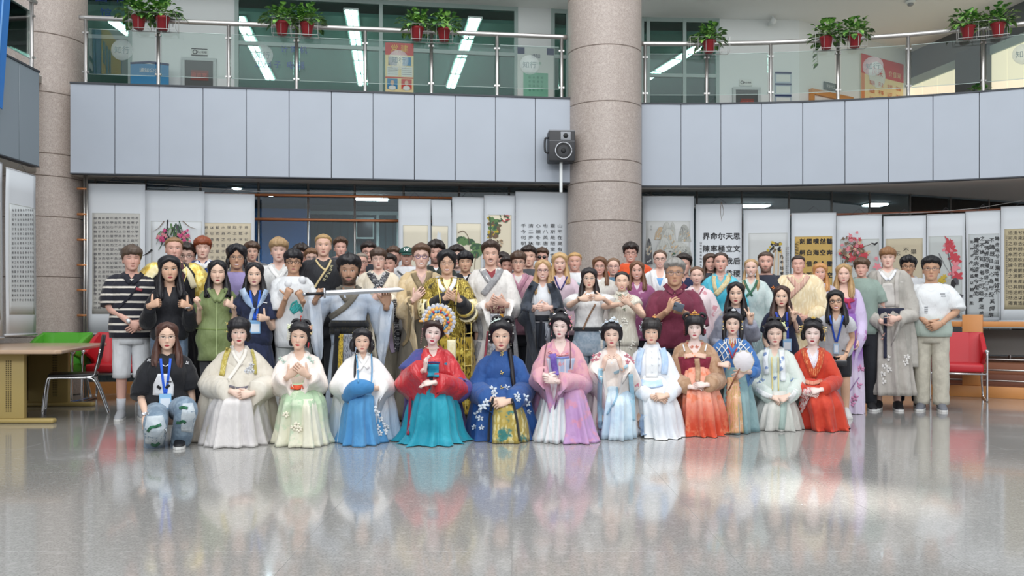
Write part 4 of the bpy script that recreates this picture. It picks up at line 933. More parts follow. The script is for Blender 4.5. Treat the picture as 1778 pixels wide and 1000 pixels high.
def ear(s): return loft([np.column_stack([np.full(12, s*(.069+q)), .012+.004*k+w*np.cos(a)*.021, -.008+w*np.sin(a)*.033]) for k, (q, w) in enumerate(((-.01, .6), (.004, .95), (.012, 1.), (.014, .7))) for a in [np.arange(12)*math.pi/6]])
EARS = [ear(-1), ear(1)]
# ---- hands: palm, four fingers, a thumb; +x = finger direction, palm faces -z, thumb towards +y*side
POSES = {  # curl in degrees per joint for index..little, thumb(angle from fingers, curl), spread
 'flat': ([(6, 8, 6)]*4, (42, 8), 3.), 'relax': ([(22, 26, 18), (26, 30, 20), (30, 32, 22), (34, 34, 24)], (34, 18), 2.),
 'fist': ([(72, 88, 55)]*4, (18, 55), 0.), 'thumb': ([(74, 90, 60)]*4, (84, 2), 0.), 'v': ([(2, 4, 3), (2, 4, 3), (80, 92, 60), (80, 92, 60)], (14, 60), 22.),
 'grip': ([(55, 62, 40)]*4, (40, 45), 0.), 'pinch': ([(40, 55, 30), (30, 40, 25), (12, 16, 12), (6, 12, 8)], (48, 32), 5.)}
def hand(wrist, d, n, side, pose='relax', k=1.):
    d = np.asarray(d, float); d /= np.linalg.norm(d); n = np.asarray(n, float); n -= d*np.dot(n, d); n /= np.linalg.norm(n)+1e-9
    up = -n; lat = np.cross(up, d)*side                       # lat points to the thumb side
    M = np.stack([d, lat, up], 1)*k; w = np.asarray(wrist, float); T = lambda p: w+np.asarray(p) @ M.T
    P = []
    a = np.arange(10)*2*math.pi/10; ca, sa = np.cos(a), np.sin(a)
    sec = [(-.035, .027, .020, 0), (0, .026, .018, 0), (.03, .037, .016, 0), (.065, .042, .014, 0), (.092, .041, .012, 0)]
    P.append(loft([T(np.column_stack([np.full(10, x), ca*b, sa*c])) for x, b, c, _ in sec]))
    curls, th, spread = POSES[pose]
    for i, (y, L, r) in enumerate(((.031, .070, .0090), (.0105, .078, .0093), (-.0105, .073, .0088), (-.030, .058, .0078))):
        ang = 0.; p = np.array((.080, y, .0)); yaw = math.radians((1.5-i)*spread); pts = [p-np.array((.012, 0, 0)), p]; rr = [r, r*1.05]
        for q, (frac, cdeg) in enumerate(zip((.46, .30, .24), curls[i])):
            ang += math.radians(cdeg); dv = np.array((math.cos(ang)*math.cos(yaw), math.cos(ang)*math.sin(yaw), -math.sin(ang)))
            p = p+dv*L*frac; pts.append(p); rr.append(r*(1.0, .92, .72)[q])
        P.append(tube(T(np.array(pts)), np.array(rr)*k, 7))
    a0 = math.radians(th[0]); p = np.array((.018, .022, -.004)); pts = [p-np.array((.008, .006, 0))]; ang = a0; rr = [.0125, .0125]
    pts.append(p)
    for q, L in enumerate((.036, .030, .022)):
        c = math.radians(th[1])*(0, .6, 1.)[q]
        dv = np.array((math.cos(ang)*math.cos(c), math.sin(ang)*math.cos(c), -math.sin(c)-.12)); p = p+dv*L; pts.append(p); rr.append((.0115, .0105, .008)[q])
    P.append(tube(T(np.array(pts)), np.array(rr)*k, 8))
    return P
# ---- materials of people
def skin_mat(skin, lip, brow, beard=None, smile=6., teeth=False, eo=1., iris='#3b2a20', liner=.6, blush=.25):
    key = ('skin', skin, lip, brow, beard, smile, teeth, eo, iris, liner, blush)
    if key in MATS: return MATS[key]
    g = NT('skin'); S = lin(skin); setb(g.b, S, .52, 0, .35)
    g.b.inputs['Subsurface Weight'].default_value = .0
    at = g.n('ShaderNodeAttribute', attribute_name='hc'); sp = g.n('ShaderNodeSeparateXYZ'); g.l(at.outputs['Vector'], sp.inputs[0])
    x, y, z = sp.outputs; ax = g.math('ABSOLUTE', x); front = g.math('LESS_THAN', y, -.03)
    def ell(cx, cz, a, b, X=ax, Z=z):
        u = g.math('DIVIDE', g.math('SUBTRACT', X, cx), a); v = g.math('DIVIDE', g.math('SUBTRACT', Z, cz), b)
        return g.math('ADD', g.math('MULTIPLY', u, u), g.math('MULTIPLY', v, v))
    def m(e, lo=1.15, hi=.75): return g.math('MULTIPLY', g.ss(e, lo, hi), front)
    tc = g.n('ShaderNodeTexCoord'); nz = g.n('ShaderNodeTexNoise', i_Scale=22., i_Detail=2.); g.l(tc.outputs['Object'], nz.inputs['Vector'])
    col = g.mix(g.ss(nz.outputs[0], .3, .7), tuple(v*.95 for v in S), S)
    red = tuple(np.clip((S[0]*1.0, S[1]*.72, S[2]*.70), 0, 1))
    col = g.mix(g.math('MULTIPLY', m(ell(.043, -.030, .026, .022), 1.6, .2), blush), col, red)
    col = g.mix(g.math('MULTIPLY', m(ell(0., -.040, .016, .010), 1.5, .3), .35), col, red)
    if beard:
        B = lin(beard[0]); nb = g.n('ShaderNodeTexNoise', i_Scale=160.); g.l(at.outputs['Vector'], nb.inputs['Vector'])
        low = g.math('MULTIPLY', g.ss(z, -.145, -.125), low) if False else g.math('MULTIPLY', g.ss(g.math('SUBTRACT', z, g.math('MULTIPLY', g.math('MULTIPLY', ax, ax), 12.)), -.062, -.085), g.math('LESS_THAN', y, .02))
        if beard[1] == 'stache': low = m(ell(0, -.054, .030, .0075), 1.2, .7)
        else:
            must = m(ell(0, -.054, .032, .0065), 1.2, .7); low = g.math('MAXIMUM', low, must)
            low = g.math('MAXIMUM', low, g.math('MULTIPLY', g.math('MULTIPLY', g.ss(ax, .050, .062), g.ss(z, .01, -.03)), g.math('LESS_THAN', y, .0)))
        low = g.math('MULTIPLY', low, g.math('MULTIPLY', g.ss(z, -.128, -.112), g.ss(ax, .095, .085)))
        col = g.mix(g.math('MULTIPLY', g.math('MULTIPLY', low, g.math('ADD', .6, g.math('MULTIPLY', nb.outputs[0], .6))), beard[2]), col, B)
    zm = g.math('SUBTRACT', z, g.math('MULTIPLY', g.math('MULTIPLY', x, x), smile))
    wl = .0205 if not teeth else .028
    col = g.mix(m(ell(0, -.0695, wl, .0095 if not teeth else .0125, ax, zm)), col, lin(lip))
    if teeth: col = g.mix(m(ell(0, -.068, .0215, .0052, ax, zm)), col, lin('#e2d9d2'))
    else: col = g.mix(g.math('MULTIPLY', m(ell(0, -.0685, .019, .0018, ax, zm)), .7), col, tuple(v*.35 for v in lin(lip)))
    sl = g.math('ADD', z, g.math('MULTIPLY', g.math('SUBTRACT', ax, .032), -.10))
    es = 1.15 if liner > .4 else 1.
    if liner > .4: col = g.mix(g.math('MULTIPLY', m(ell(.032, .006, .021, .0085*max(eo, .7), ax, sl), 1.2, .7), .35), col, tuple(v*.55 for v in S))
    col = g.mix(g.math('MULTIPLY', m(ell(.0318, .0052, .0178*es, (.0066*eo+.001)*es, ax, sl)), min(1, .45+liner*.5)), col, lin('#241a18'))
    if eo > .35:
        col = g.mix(m(ell(.0318, .0035, .0145*es, .0050*eo*es, ax, sl)), col, lin('#d5cfc9'))
        ir = g.math('MULTIPLY', m(ell(.0318, .0035, .0066*es, .0066*es)), m(ell(.0318, .0035, .0150*es, .0055*eo*es, ax, sl))); col = g.mix(ir, col, lin(iris))
    zb = g.math('ADD', z, g.math('MULTIPLY', g.math('POWER', g.math('ABSOLUTE', g.math('SUBTRACT', ax, .036)), 2.), 9.))
    col = g.mix(g.math('MULTIPLY', m(ell(.034, .0285, .019, .0034, ax, zb)), 0.8), col, lin(brow))
    g.l(col, g.b.inputs['Base Color']); MATS[key] = g.m; return g.m
def hair_mat(c):
    key = ('hair', c)
    if key in MATS: return MATS[key]
    g = NT('hair'); a = lin(c); setb(g.b, a, .42, 0, .45); tc = g.n('ShaderNodeTexCoord')
    mp = g.n('ShaderNodeMapping'); mp.inputs['Scale'].default_value = (1, 1, .12); g.l(tc.outputs['Object'], mp.inputs[0])
    nz = g.n('ShaderNodeTexNoise', i_Scale=95., i_Detail=2.); g.l(mp.outputs[0], nz.inputs['Vector'])
    g.l(g.mix(nz.outputs[0], tuple(v*.6 for v in a), tuple(min(1, v*1.35) for v in a)), g.b.inputs['Base Color']); g.bump(nz.outputs[0], .5, .006)
    MATS[key] = g.m; return g.m
HL = {  # hairline height by angle from the front (deg), thickness side, extra on top, front lift, roughness
 'short': ([(0, .060), (35, .056), (55, .038), (75, .028), (86, -.012), (95, -.012), (105, .0), (120, -.03), (180, -.062)], .009, .020, .010, .9),
 'crop': ([(0, .070), (35, .066), (55, .046), (75, .032), (88, -.005), (105, .0), (120, -.03), (180, -.06)], .004, .012, .002, .3),
 'fringe': ([(0, .040), (30, .036), (55, .030), (72, .018), (86, -.020), (95, -.02), (105, -.005), (120, -.03), (180, -.066)], .012, .020, .012, .9),
 'quiff': ([(0, .074), (35, .068), (55, .044), (75, .030), (86, -.010), (105, .0), (120, -.03), (180, -.06)], .007, .028, .020, .9),
 'side': ([(0, .066), (30, .062), (52, .044), (72, .026), (88, -.014), (105, .0), (120, -.03), (180, -.062)], .011, .022, .010, .4),
 'curly': ([(0, .056), (35, .050), (55, .036), (75, .024), (88, -.020), (105, -.01), (120, -.04), (180, -.07)], .016, .022, .012, 1.2),
 'curtain': ([(0, .078), (14, .058), (30, .030), (50, .012), (70, -.01), (88, -.04), (120, -.06), (180, -.075)], .018, .020, .006, .7),
 'bob': ([(0, .074), (16, .060), (34, .034), (50, .0), (62, -.05), (76, -.10), (180, -.105)], .018, .014, .002, .4),
 'bald': ([(0, .085), (35, .080), (55, .052), (75, .034), (86, -.005), (105, .0), (120, -.03), (180, -.06)], .003, .003, .0, .2),
 'long': ([(0, .086), (14, .074), (30, .052), (46, .018), (58, -.03), (70, -.09), (180, -.112)], .013, .010, .001, .25),
 'longside': ([(0, .070), (20, .060), (36, .040), (50, .008), (60, -.04), (70, -.09), (180, -.112)], .014, .012, .002, .3),
 'longbang': ([(0, .036), (22, .034), (38, .024), (50, -.005), (58, -.05), (70, -.10), (180, -.112)], .015, .012, .006, .35),
 'pulled': ([(0, .082), (25, .074), (48, .050), (70, .020), (88, .0), (105, -.005), (125, -.03), (180, -.055)], .007, .008, .0, .25),
 'updo': ([(0, .070), (22, .058), (42, .042), (60, .016), (76, -.02), (90, -.045), (120, -.06), (180, -.07)], .018, .018, .004, .25),
 'updobang': ([(0, .034), (20, .034), (36, .026), (52, .0), (64, -.04), (80, -.062), (120, -.07), (180, -.07)], .018, .020, .006, .35),
 'cap': ([(0, .060), (60, .045), (80, .020), (90, -.015), (120, -.03), (180, -.06)], .006, .004, .0, .3),
}
HLF = {}
class Person:
    def __init__(s, px, top, chin, sc, label, sex='m', skin='#c99a80', hair='short', hc='#3a2d26', lip=None, beard=None, smile=8., teeth=False, eo=.8, iris='#4a382c',
                 brow=None, liner=None, blush=.25, pose='stand', H=None, hyaw=0., tilt=0., nod=0., bw=1., lean=0., zhip=None, arms=None, hairth=None, glasses=None, shw=None, neck=1., group=None, drop=.085, shz=None, legs=None):
        s.px, s.sc, s.sex = px, sc, sex
        X, Y = (px-CX)/sc, F/sc; s.base = np.array((X, Y, 0.)); s.D = math.hypot(X, Y); s.a = -math.asin(X/s.D)
        ca, sa = math.cos(s.a), math.sin(s.a); s.Rm = np.array(((ca, -sa, 0), (sa, ca, 0), (0, 0, 1.)))     # local -> world
        s.u = np.array((X, Y))/s.D
        s.o = empty('person', tuple(s.base), s.a, label, 'person', group)
        f = sex == 'f'; s.f = f
        ht = hairth if hairth is not None else {'bald': .004, 'crop': .014, 'quiff': .036, 'updo': .03, 'updobang': .03, 'curly': .034, 'fringe': .028}.get(hair, .024)
        zt = s.L(px, top)[2]-ht; zc = s.L(px, chin)[2]; hh = min(max(zt-zc, .19), .27); s.k = hh/.225; s.zc = zc; s.ht = zc+hh
        s.hcen = np.array((0, -.025+lean*1.1, zc+hh/2)); s.kb = s.k*.985 if pose != 'stand' else max(.9, min(1.1, (H or s.ht)/1.75))
        cy, sy = math.cos(hyaw), math.sin(hyaw); Ry = np.array(((cy, -sy, 0), (sy, cy, 0), (0, 0, 1))); ct, st = math.cos(tilt), math.sin(tilt)
        Rt = np.array(((ct, 0, st), (0, 1, 0), (-st, 0, ct))); cn, sn = math.cos(nod), math.sin(nod); Rn = np.array(((1, 0, 0), (0, cn, -sn), (0, sn, cn)))
        s.HR = Rt @ Ry @ Rn
        s.zsh = shz if shz is not None else zc-drop*s.k; s.zhip = zhip if zhip is not None else .53*s.ht
        s.lean = lean; s.shw = (shw or (.152 if f else .178))*s.kb*bw; s.bw = bw
        tb = [(-.3, .135, .10), (0, .172, .122), (.25, .147, .108), (.45, .128, .098), (.7, .142, .12), (.82, .145, .116), (.92, .130, .098), (1., .10, .08), (1.08, .072, .062), (1.16, .05, .05)] if f else \
             [(-.3, .14, .105), (0, .166, .12), (.2, .158, .116), (.45, .152, .114), (.75, .174, .124), (.9, .166, .113), (1., .125, .09), (1.08, .088, .07), (1.16, .058, .058)]
        s.tb = np.array(tb); T = s.zsh-s.zhip; s.T = T
        s.tb[:, 1:] *= s.kb*bw
        s.pose = pose; s.garm = []; s.covers = []
        s.sh = {q: np.array((q*s.shw*.97, s.cy(s.zsh)+.005, s.zsh-.03*s.kb)) for q in (-1, 1)}
        s.arms = {-1: None, 1: None}
        for q in (-1, 1): s.arms[q] = s.arm(q, (arms or {}).get(q))
        s.look = dict(skin=skin, lip=lip or ('#b0605a' if f else '#b0756a'), brow=brow or hc, beard=beard, smile=smile, teeth=teeth, eo=eo, iris=iris, liner=liner if liner is not None else (.5 if f else .25), blush=blush)
        s.legspec = legs
        s.neckr = (.046 if f else .056)*s.k*neck
        s.hairst = hair; s.hairc = hc; s.glasses = glasses
        s.body()
        s.hair()
        if glasses: s.specs(glasses)
    # -- coordinates
    def L(s, px, py, dy=0.):
        r = np.array(((px-CX)/F, 1.)); t = (s.D+dy)/np.dot(r, s.u); p = np.array((r[0]*t, t, CH+(HY-py)/F*t)); return s.Rm.T @ (p-s.base)
    def hd(s, p): return s.hcen+(np.asarray(p, float)*s.k) @ s.HR.T
    def cy(s, z): return s.lean*np.clip((z-s.zhip)/s.T, 0, 1.2)
    def prof(s, z, infl=0.):
        u = (np.asarray(z)-s.zhip)/s.T; return s.cy(z), np.interp(u, s.tb[:, 0], s.tb[:, 1])+infl, np.interp(u, s.tb[:, 0], s.tb[:, 2])+infl
    def arm(s, q, spec):
        """spec: dict(w=(px,py,dy), e=(px,py,dy)|None, d=dir, n=palm normal, p=pose)"""
        S0 = s.sh[q]; a1, a2 = .285*s.kb, .25*s.kb
        if not spec: spec = {}
        if 'w' in spec: Wp = s.L(*spec['w'])
        else: Wp = S0+np.array((q*.075, -.05, -(a1+a2)*.97))
        if 'e' in spec: E = s.L(*spec['e'])
        else:
            v = Wp-S0; d = np.linalg.norm(v); 
            if d > (a1+a2)*.995: a1 *= d/(a1+a2)*1.005; a2 *= d/(a1+a2)*1.005 if False else 1; sc_ = d/(a1+a2)*1.005 if d > (a1+a2)*.995 else 1.; a1 *= sc_; a2 *= sc_
            pole = np.array(spec.get('pole', (q*.8, .45, -.6))); vd = v/d; x = (a1*a1-a2*a2+d*d)/(2*d); h = math.sqrt(max(a1*a1-x*x, 1e-6)); pp = pole-vd*np.dot(pole, vd); E = S0+vd*x+pp/np.linalg.norm(pp)*h
        d = np.asarray(spec.get('d', Wp-E), float); n = spec.get('n', (-q*1., 0, 0)); return dict(S=S0, E=E, W=Wp, d=d/np.linalg.norm(d), n=n, p=spec.get('p', 'relax'))
    def armpath(s, q, n=16, t1=1.):
        A = s.arms[q]; S0 = A['S']; P = np.array([S0+np.array((-q*.085, 0, .018)), S0+np.array((-q*.022, 0, .0)), S0*.5+A['E']*.5, A['E'], A['E']*.5+A['W']*.5, A['W']])
        c = spline(P, 41); L = np.concatenate([[0], np.cumsum(np.linalg.norm(np.diff(c, axis=0), axis=1))]); 
        return np.stack([np.interp(np.linspace(0, L[-1]*t1, n), L, c[:, i]) for i in range(3)], 1)
    # -- body: head, neck, trunk, arms with hands, legs as one surface
    def body(s):
        hv = HEAD.reshape(-1, 3).copy()
        if s.f: hv[:, 0] *= 1-.13*smooth(-hv[:, 2], .02, .105); hv[:, 2] *= np.where(hv[:, 2] < -.075, .96, 1.)
        H = (hv*s.k) @ s.HR.T+s.hcen; P = []
        nz, nt, _ = HEAD.shape; P.append(loft(H.reshape(nz, nt, 3)))
        for e in EARS: P.append((s.hd(e[0]), e[1]))
        th = np.arange(28)*2*math.pi/28; R = []
        zs = list(np.linspace(s.zhip-.24*s.T, s.zsh+.10*s.T, 15))
        for z in zs:
            cy, rx, ry = s.prof(z); R.append(np.column_stack([rx*np.sign(np.cos(th))*np.abs(np.cos(th))**.85, cy+ry*np.sin(th), np.full(28, z)]))
        cy0 = s.cy(s.zsh+.1*s.T); hx, hy, hz = s.hd((0, .018, -.06)); zt = max(hz, zs[-1]+.04)
        for t in np.linspace(.3, 1, 5): R.append(np.column_stack([hx*t+s.neckr*np.cos(th), (cy0+.0)*(1-t)+hy*t+s.neckr*1.03*np.sin(th), np.full(28, zs[-1]*(1-t)+zt*t)]))
        P.append(loft(R))
        f = s.f; r0 = np.array([.05, .054, .047, .041, .037, .030, .026]) if not f else np.array([.042, .045, .039, .034, .031, .025, .0215])
        for q in (-1, 1):
            p = s.armpath(q, 18); P.append(tube(p, np.interp(np.linspace(0, 1, 18), np.linspace(0, 1, 7), r0)*s.kb*min(s.bw, 1.15), 12))
            A = s.arms[q]; P += hand(A['W'], A['d'], A['n'], -q, A['p'], s.k*(.93 if f else 1.))
        s.legs = {}
        for q in (-1, 1):
            hip = np.array((q*.085*s.kb, 0, s.zhip))
            if s.pose == 'stand': kn, an, toe = np.array((q*.095, -.015, .285*s.ht)), np.array((q*.10, .03, .075)), np.array((q*.125, -.13, .03))
            elif s.pose == 'squat': kn, an, toe = (np.array((q*.16, -.36, .43)), np.array((q*.15, -.18, .08)), np.array((q*.17, -.36, .03)))
            else:
                if q > 0: kn, an, toe = np.array((.085, -.26, .24)), np.array((.08, -.12, .075)), np.array((.08, -.24, .04))
                else: kn, an, toe = np.array((-.085, -.24, .11)), np.array((-.08, .06, .07)), np.array((-.08, .14, .045))
            if s.legspec: kn, an, toe = (s.L(*t) for t in s.legspec[q])
            s.legs[q] = (hip, kn, an, toe); w = .98*s.kb
            pth = spline([hip, (hip+kn)/2, kn, (kn+an)/2+np.array((0, .015, 0)), an], 14); P.append(tube(pth, np.interp(np.linspace(0, 1, 14), [0, .25, .5, .68, 1], [.080, .072, .054, .052, .036])*w, 12))
            P.append(tube([an+np.array((0, .045, -.02)), an+np.array((0, 0, -.015)), (an+toe)/2, toe], np.array([(.028, .026), (.036, .036), (.038, .028), (.03, .016)]), 10))
        v, fcs = union(P); s.bodyg = (v, fcs)
        o = mk('body', (v, fcs), skin_mat(**s.look), s.o); hcv = ((v-s.hcen) @ s.HR)/s.k
        at = o.data.attributes.new('hc', 'FLOAT_VECTOR', 'POINT'); at.data.foreach_set('vector', hcv.astype(np.float32).ravel()); s.bodyo = o; s._bvh = None
    # -- hair
    def hair(s):
        st = s.hairst; line, side, topx, lift, rough = HL[st]; g = HSK; x, y, z = g[..., 0], g[..., 1], g[..., 2]
        az = np.degrees(np.arctan2(np.abs(x), -y)); r = np.random.RandomState(int(s.px*7) % 9999)
        zl = np.interp(az, [a for a, _ in line], [b for _, b in line])
        ph = r.uniform(0, 6, 6); asn = np.arctan2(x, -y)
        nz = (np.sin(asn*9+ph[0]+z*30)+np.sin(asn*17+ph[1]-z*50)*.7+np.sin(asn*29+ph[2]+z*80)*.5+np.sin(z*110+asn*6+ph[3])*.5*(rough > .9))/2.2
        zl = zl+nz*.006*rough*1.4
        m = smooth(z-zl, 0., .012); th = side+topx*smooth(z, .0, .10)+lift*np.exp(-(asn/.9)**2)*smooth(z, .03, .09)
        t = np.where(m > 0, -.010+m*(.010+th*(1+.22*nz*rough)), -.010)
        n = np.stack([x/.0055, (y-.004)/.0085, (z-.0)/.0125], -1); n /= np.linalg.norm(n, axis=-1)[..., None]
        v = g+n*t[..., None]; P = G().add(*loft(v)); s.hairg = P
        P.v = [s.hd(P.v[0])]; s.hair_extra = []
    def lock(s, pts, r, m=8):
        """hair strand, head-local points"""
        p = spline([s.hd(q) for q in pts], 14); rr = np.asarray(r, float)
        rr = np.stack([np.interp(np.linspace(0, 1, 14), np.linspace(0, 1, len(rr)), rr[:, i]) for i in (0, 1)], 1)*s.k if rr.ndim == 2 else np.interp(np.linspace(0, 1, 14), np.linspace(0, 1, len(rr)), rr)*s.k
        P, T, U, S_ = frames(p, (0, 1, 0.2)); a = np.arange(m)*2*math.pi/m
        if rr.ndim == 1: rr = np.stack([rr, rr], 1)
        wob = 1+.10*np.sin(np.arange(m)*2.4+len(s.hairg.v))
        s.hairg.add(*loft(P[:, None]+S_[:, None]*(np.cos(a)*wob)[None, :, None]*rr[:, None, :1]+U[:, None]*np.sin(a)[None, :, None]*rr[:, None, 1:]))
    def longhair(s, L=.28, front=(1, 1), back=True, w=1., wave=0.):
        if back: s.lock([(0, .055, .02), (0, .075, -.07), (0, .085, -.16), (0, .095, -L)], [(.070, .035), (.082*w, .045), (.09*w, .035), (.07*w, .015)], 12)
        for q, on in zip((-1, 1), front):
            if not on: continue
            Lf = L*on
            for j, (dx, dy) in enumerate(((0, 0), (.016, .022), (-.012, .012))):
                s.lock([(q*(.068+dx*.3), -.035+dy*1.6, .02), (q*(.080+dx*.4), -.030+dy, -.06), (q*(.083+dx+wave*.02), -.045+dy, -.13), (q*(.088+dx-wave*.015), -.085+dy*.4, -.20-.03*j), (q*(.080+dx), -.098+dy*.3, -Lf+.03*j)], [(.012, .016), (.018, .018), (.022*w, .016), (.020*w, .012), (.006, .004)])
    def bun(s, c, r, m=12): v, f = ico((0, 0, 0), r, m, 9); s.hairg.add(s.hd(np.asarray(v)+np.asarray(c)), f)
    def loop(s, c, R_, r, ax='y', ell=1.):
        a = np.linspace(0, 2*math.pi, 18); 
        P = [(c[0]+R_*math.cos(t), c[1], c[2]+R_*ell*math.sin(t)) for t in a] if ax == 'y' else [(c[0], c[1]+R_*math.cos(t), c[2]+R_*ell*math.sin(t)) for t in a]
        s.hairg.add(*tube(s.hd(P), r*s.k, 8))
    def done_hair(s):
        o = mk('hair', s.hairg, hair_mat(s.hairc), s.o); s.hairv = s.hairg; return o
    def specs(s, c):
        """spectacles: two rims, bridge and temples"""
        col, r, wd = (c if isinstance(c, tuple) else (c, .0017, 1.)); m = mat('frame_'+col, col, .35, .3)
        g = G()
        for q in (-1, 1):
            a = np.linspace(0, 2*math.pi, 21); cs, sn = np.cos(a), np.sin(a)
            g.tube(s.hd(np.column_stack([q*.0325*wd+.0215*np.sign(cs)*np.abs(cs)**.8, np.full(21, -.098)+np.abs(q*.0325+.0215*cs)**2*5, .001+.0165*np.sign(sn)*np.abs(sn)**.8])), r*s.k, 6)
            g.tube(s.hd([(q*.054, -.083, .006), (q*.070, -.05, .005), (q*.076, .01, .0)]), r*s.k, 5)
        g.tube(s.hd([(-.011, -.0985, .004), (0, -.102, .006), (.011, -.0985, .004)]), r*s.k, 5); return mk('glasses', g, m, s.o)
    # -- garments
    def shell(s, z0, z1, infl=.02, hem=None, vd=0., vw=.05, m=44, n=16, sq=.85, flare=0., back=0.02, foldn=0, folda=0.):
        """closed trunk garment between hem z0 and neckline z1 with a V of depth vd"""
        th = np.arange(m)*2*math.pi/m; cx = np.sign(np.cos(th))*np.abs(np.cos(th))**sq; sy = np.sin(th); fr = smooth(-sy, .0, .35)
        xn = np.abs(cx)*.10; zt = z1-vd*np.clip(1-xn/vw, 0, 1)*fr+back*smooth(sy, 0, .6); R = []
        for t in np.linspace(0, 1, n)**.9:
            z = z0+(zt-z0)*t; i = infl+((hem if hem is not None else infl)-infl)*(1-t)+flare*(1-t)**2; cy, rx, ry = s.prof(z, i)
            fo = 1+folda*(1-t)*np.sin(th*foldn) if foldn else 1.
            R.append(np.column_stack([rx*cx*fo, cy+ry*sy*fo, z]))
        return loft(R)
    def sleeve(s, q, t1=1., r0=.07, r1=.05, n=18, m=16, hang=0., h0=.45, back=0.):
        p = s.armpath(q, n, t1); t = np.linspace(0, 1, n); rm = max(r0, r1); rs = .053 if s.f else .061; r = np.where(t < .7, rs+(rm-rs)*smooth(t, -.12, .7), rm+(r1-rm)*(t-.7)/.3)*s.kb*min(s.bw, 1.15)
        if not hang: return tube(p, r, m)
        P, T, U, S_ = frames(p); a = np.arange(m)*2*math.pi/m; ca, sa = np.cos(a), np.sin(a); R = []
        for i in range(n):
            z = np.array((0, 0, 1.)); hz = T[i]-z*T[i, 2]; hn = np.linalg.norm(hz)
            w = smooth(np.array(t[i]), h0, 1.)**1.0; dn = np.where(sa < 0, np.abs(sa)**.75, 0)
            k = r[i]*(1-.25*w)
            ring = P[i]+S_[i]*ca[:, None]*k+U[i]*sa[:, None]*r[i]
            ring[:, 2] -= dn*hang*w; ring[:, 1] += dn*back*w; R.append(ring)
        return loft(R)
    def wear(s, name, pieces, m, fold=0., **kw):
        v, f = union(pieces); v = np.array(v)
        if fold:
            n = np.sin(v[:, 2]*31+v[:, 0]*23)+np.sin(v[:, 2]*57-v[:, 0]*41+v[:, 1]*30)*.6; c = np.column_stack([v[:, 0], v[:, 1]-s.cy(v[:, 2])]); c /= np.linalg.norm(c, axis=1)[:, None]+1e-6
            v[:, :2] += c*(n*fold)[:, None]
        o = mk(name, (v, f), m, s.o); s.garm.append((v, f)); s._bvh = None
        if kw.get('label'): o['label'] = kw['label']
        return o
    def bvh(s):
        if s._bvh is None:
            g = G(); g.add(*s.bodyg); [g.add(*x) for x in s.garm]; g.add(s.hairg.verts(), s.hairg.f)
            s._bvh = BVHTree.FromPolygons(g.verts().tolist(), g.f)
        return s._bvh
    def hit(s, px, py):
        o = s.Rm.T @ (np.array((0, 0, CH))-s.base); t = s.L(px, py, 0.); d = t-o; d /= np.linalg.norm(d)
        h = s.bvh().ray_cast(Vector(o), Vector(d), 60.)
        if h[0] is None: return None, d
        return np.array(h[0]), d
    def ribbon(s, name, pts, w, m, lift=.006, n=None, th=.004, deep=None, wmul=None):
        """band of width w px laid along photo points on whatever the person wears"""
        L = sum(math.dist(a, b) for a, b in zip(pts[:-1], pts[1:])); n = n or max(6, int(L/4)); K = max(4, int(w/4.5)+2); cl = .03+w/s.sc*.35; P = spline(pts, n); T = np.gradient(P, axis=0); T /= np.linalg.norm(T, axis=1)[:, None]+1e-9
        N_ = np.stack([-T[:, 1], T[:, 0]], 1); V = []; ok = None
        wm = np.interp(np.linspace(0, 1, n), np.linspace(0, 1, len(wmul)), wmul) if wmul else np.ones(n)
        es = np.linspace(-.5, .5, K)
        for k, e in enumerate(es):
            row = []
            for j, (p, q) in enumerate(zip(P, N_)):
                h, d = s.hit(*(p+q*w*e*wm[j])); row.append((h, d, p+q*w*e*wm[j]))
            V.append(row)
        dep = [[np.dot(h[:2], (0, 1)) if h is not None else np.nan for h, _, _ in row] for row in V]; dm = np.array(dep)
        if np.all(np.isnan(dm)): return None
        med = np.nanmedian(dm, axis=0); idx = np.arange(n); good = ~np.isnan(med); med = np.interp(idx, idx[good], med[good])
        out = []
        for k in range(K):
            for j in range(n):
                y = dm[k, j]; y = med[j] if np.isnan(y) else float(np.clip(y, med[j]-cl, med[j]+cl)); out.append(s.L(*V[k][j][2], y-lift))
        fr = np.array(out).reshape(K, n, 3); bk = fr+np.array((0, th, 0)); v = np.concatenate([fr.reshape(-1, 3), bk.reshape(-1, 3)]); f = []; N2 = K*n
        for k in range(K-1):
            for j in range(n-1): a = k*n+j; f += [(a, a+1, a+n+1, a+n), (N2+a, N2+a+n, N2+a+n+1, N2+a+1)]
        for j in range(n-1): f += [(j, N2+j, N2+j+1, j+1), ((K-1)*n+j, (K-1)*n+j+1, N2+(K-1)*n+j+1, N2+(K-1)*n+j)]
        for k in range(K-1): a, b = k*n, (k+1)*n; f += [(a, b, N2+b, N2+a), (a+n-1, N2+a+n-1, N2+b+n-1, b+n-1)]
        return mk(name, (v, f), m, s.o)
    def motif(s, name, pts, r, m, petals=5, kind=None, flat=.35):
        """embroidered blossoms lying on the cloth at photo points (r in px)"""
        g = G(); rn = random.Random(int(pts[0][0]*13))
        for p in pts:
            h, d = s.hit(p[0], p[1])
            if h is None: continue
            rr = (p[2] if len(p) > 2 else r)/s.sc
            for k in range(petals):
                a = k*2*math.pi/petals+rn.uniform(0, .8); u, w_ = math.cos(a), math.sin(a); c = h+np.array((u*rr*.55, -.006, w_*rr*.55)); v, f = ico((0, 0, 0), (rr*.5, .004, rr*.28), 6, 4)
                v = np.column_stack([v[:, 0]*u-v[:, 2]*w_, v[:, 1], v[:, 0]*w_+v[:, 2]*u]); g.add(v+c, f)
        if not g.n: return None
        o = mk(name, g, m, s.o)
        o['kind'] = 'stuff'
        return o
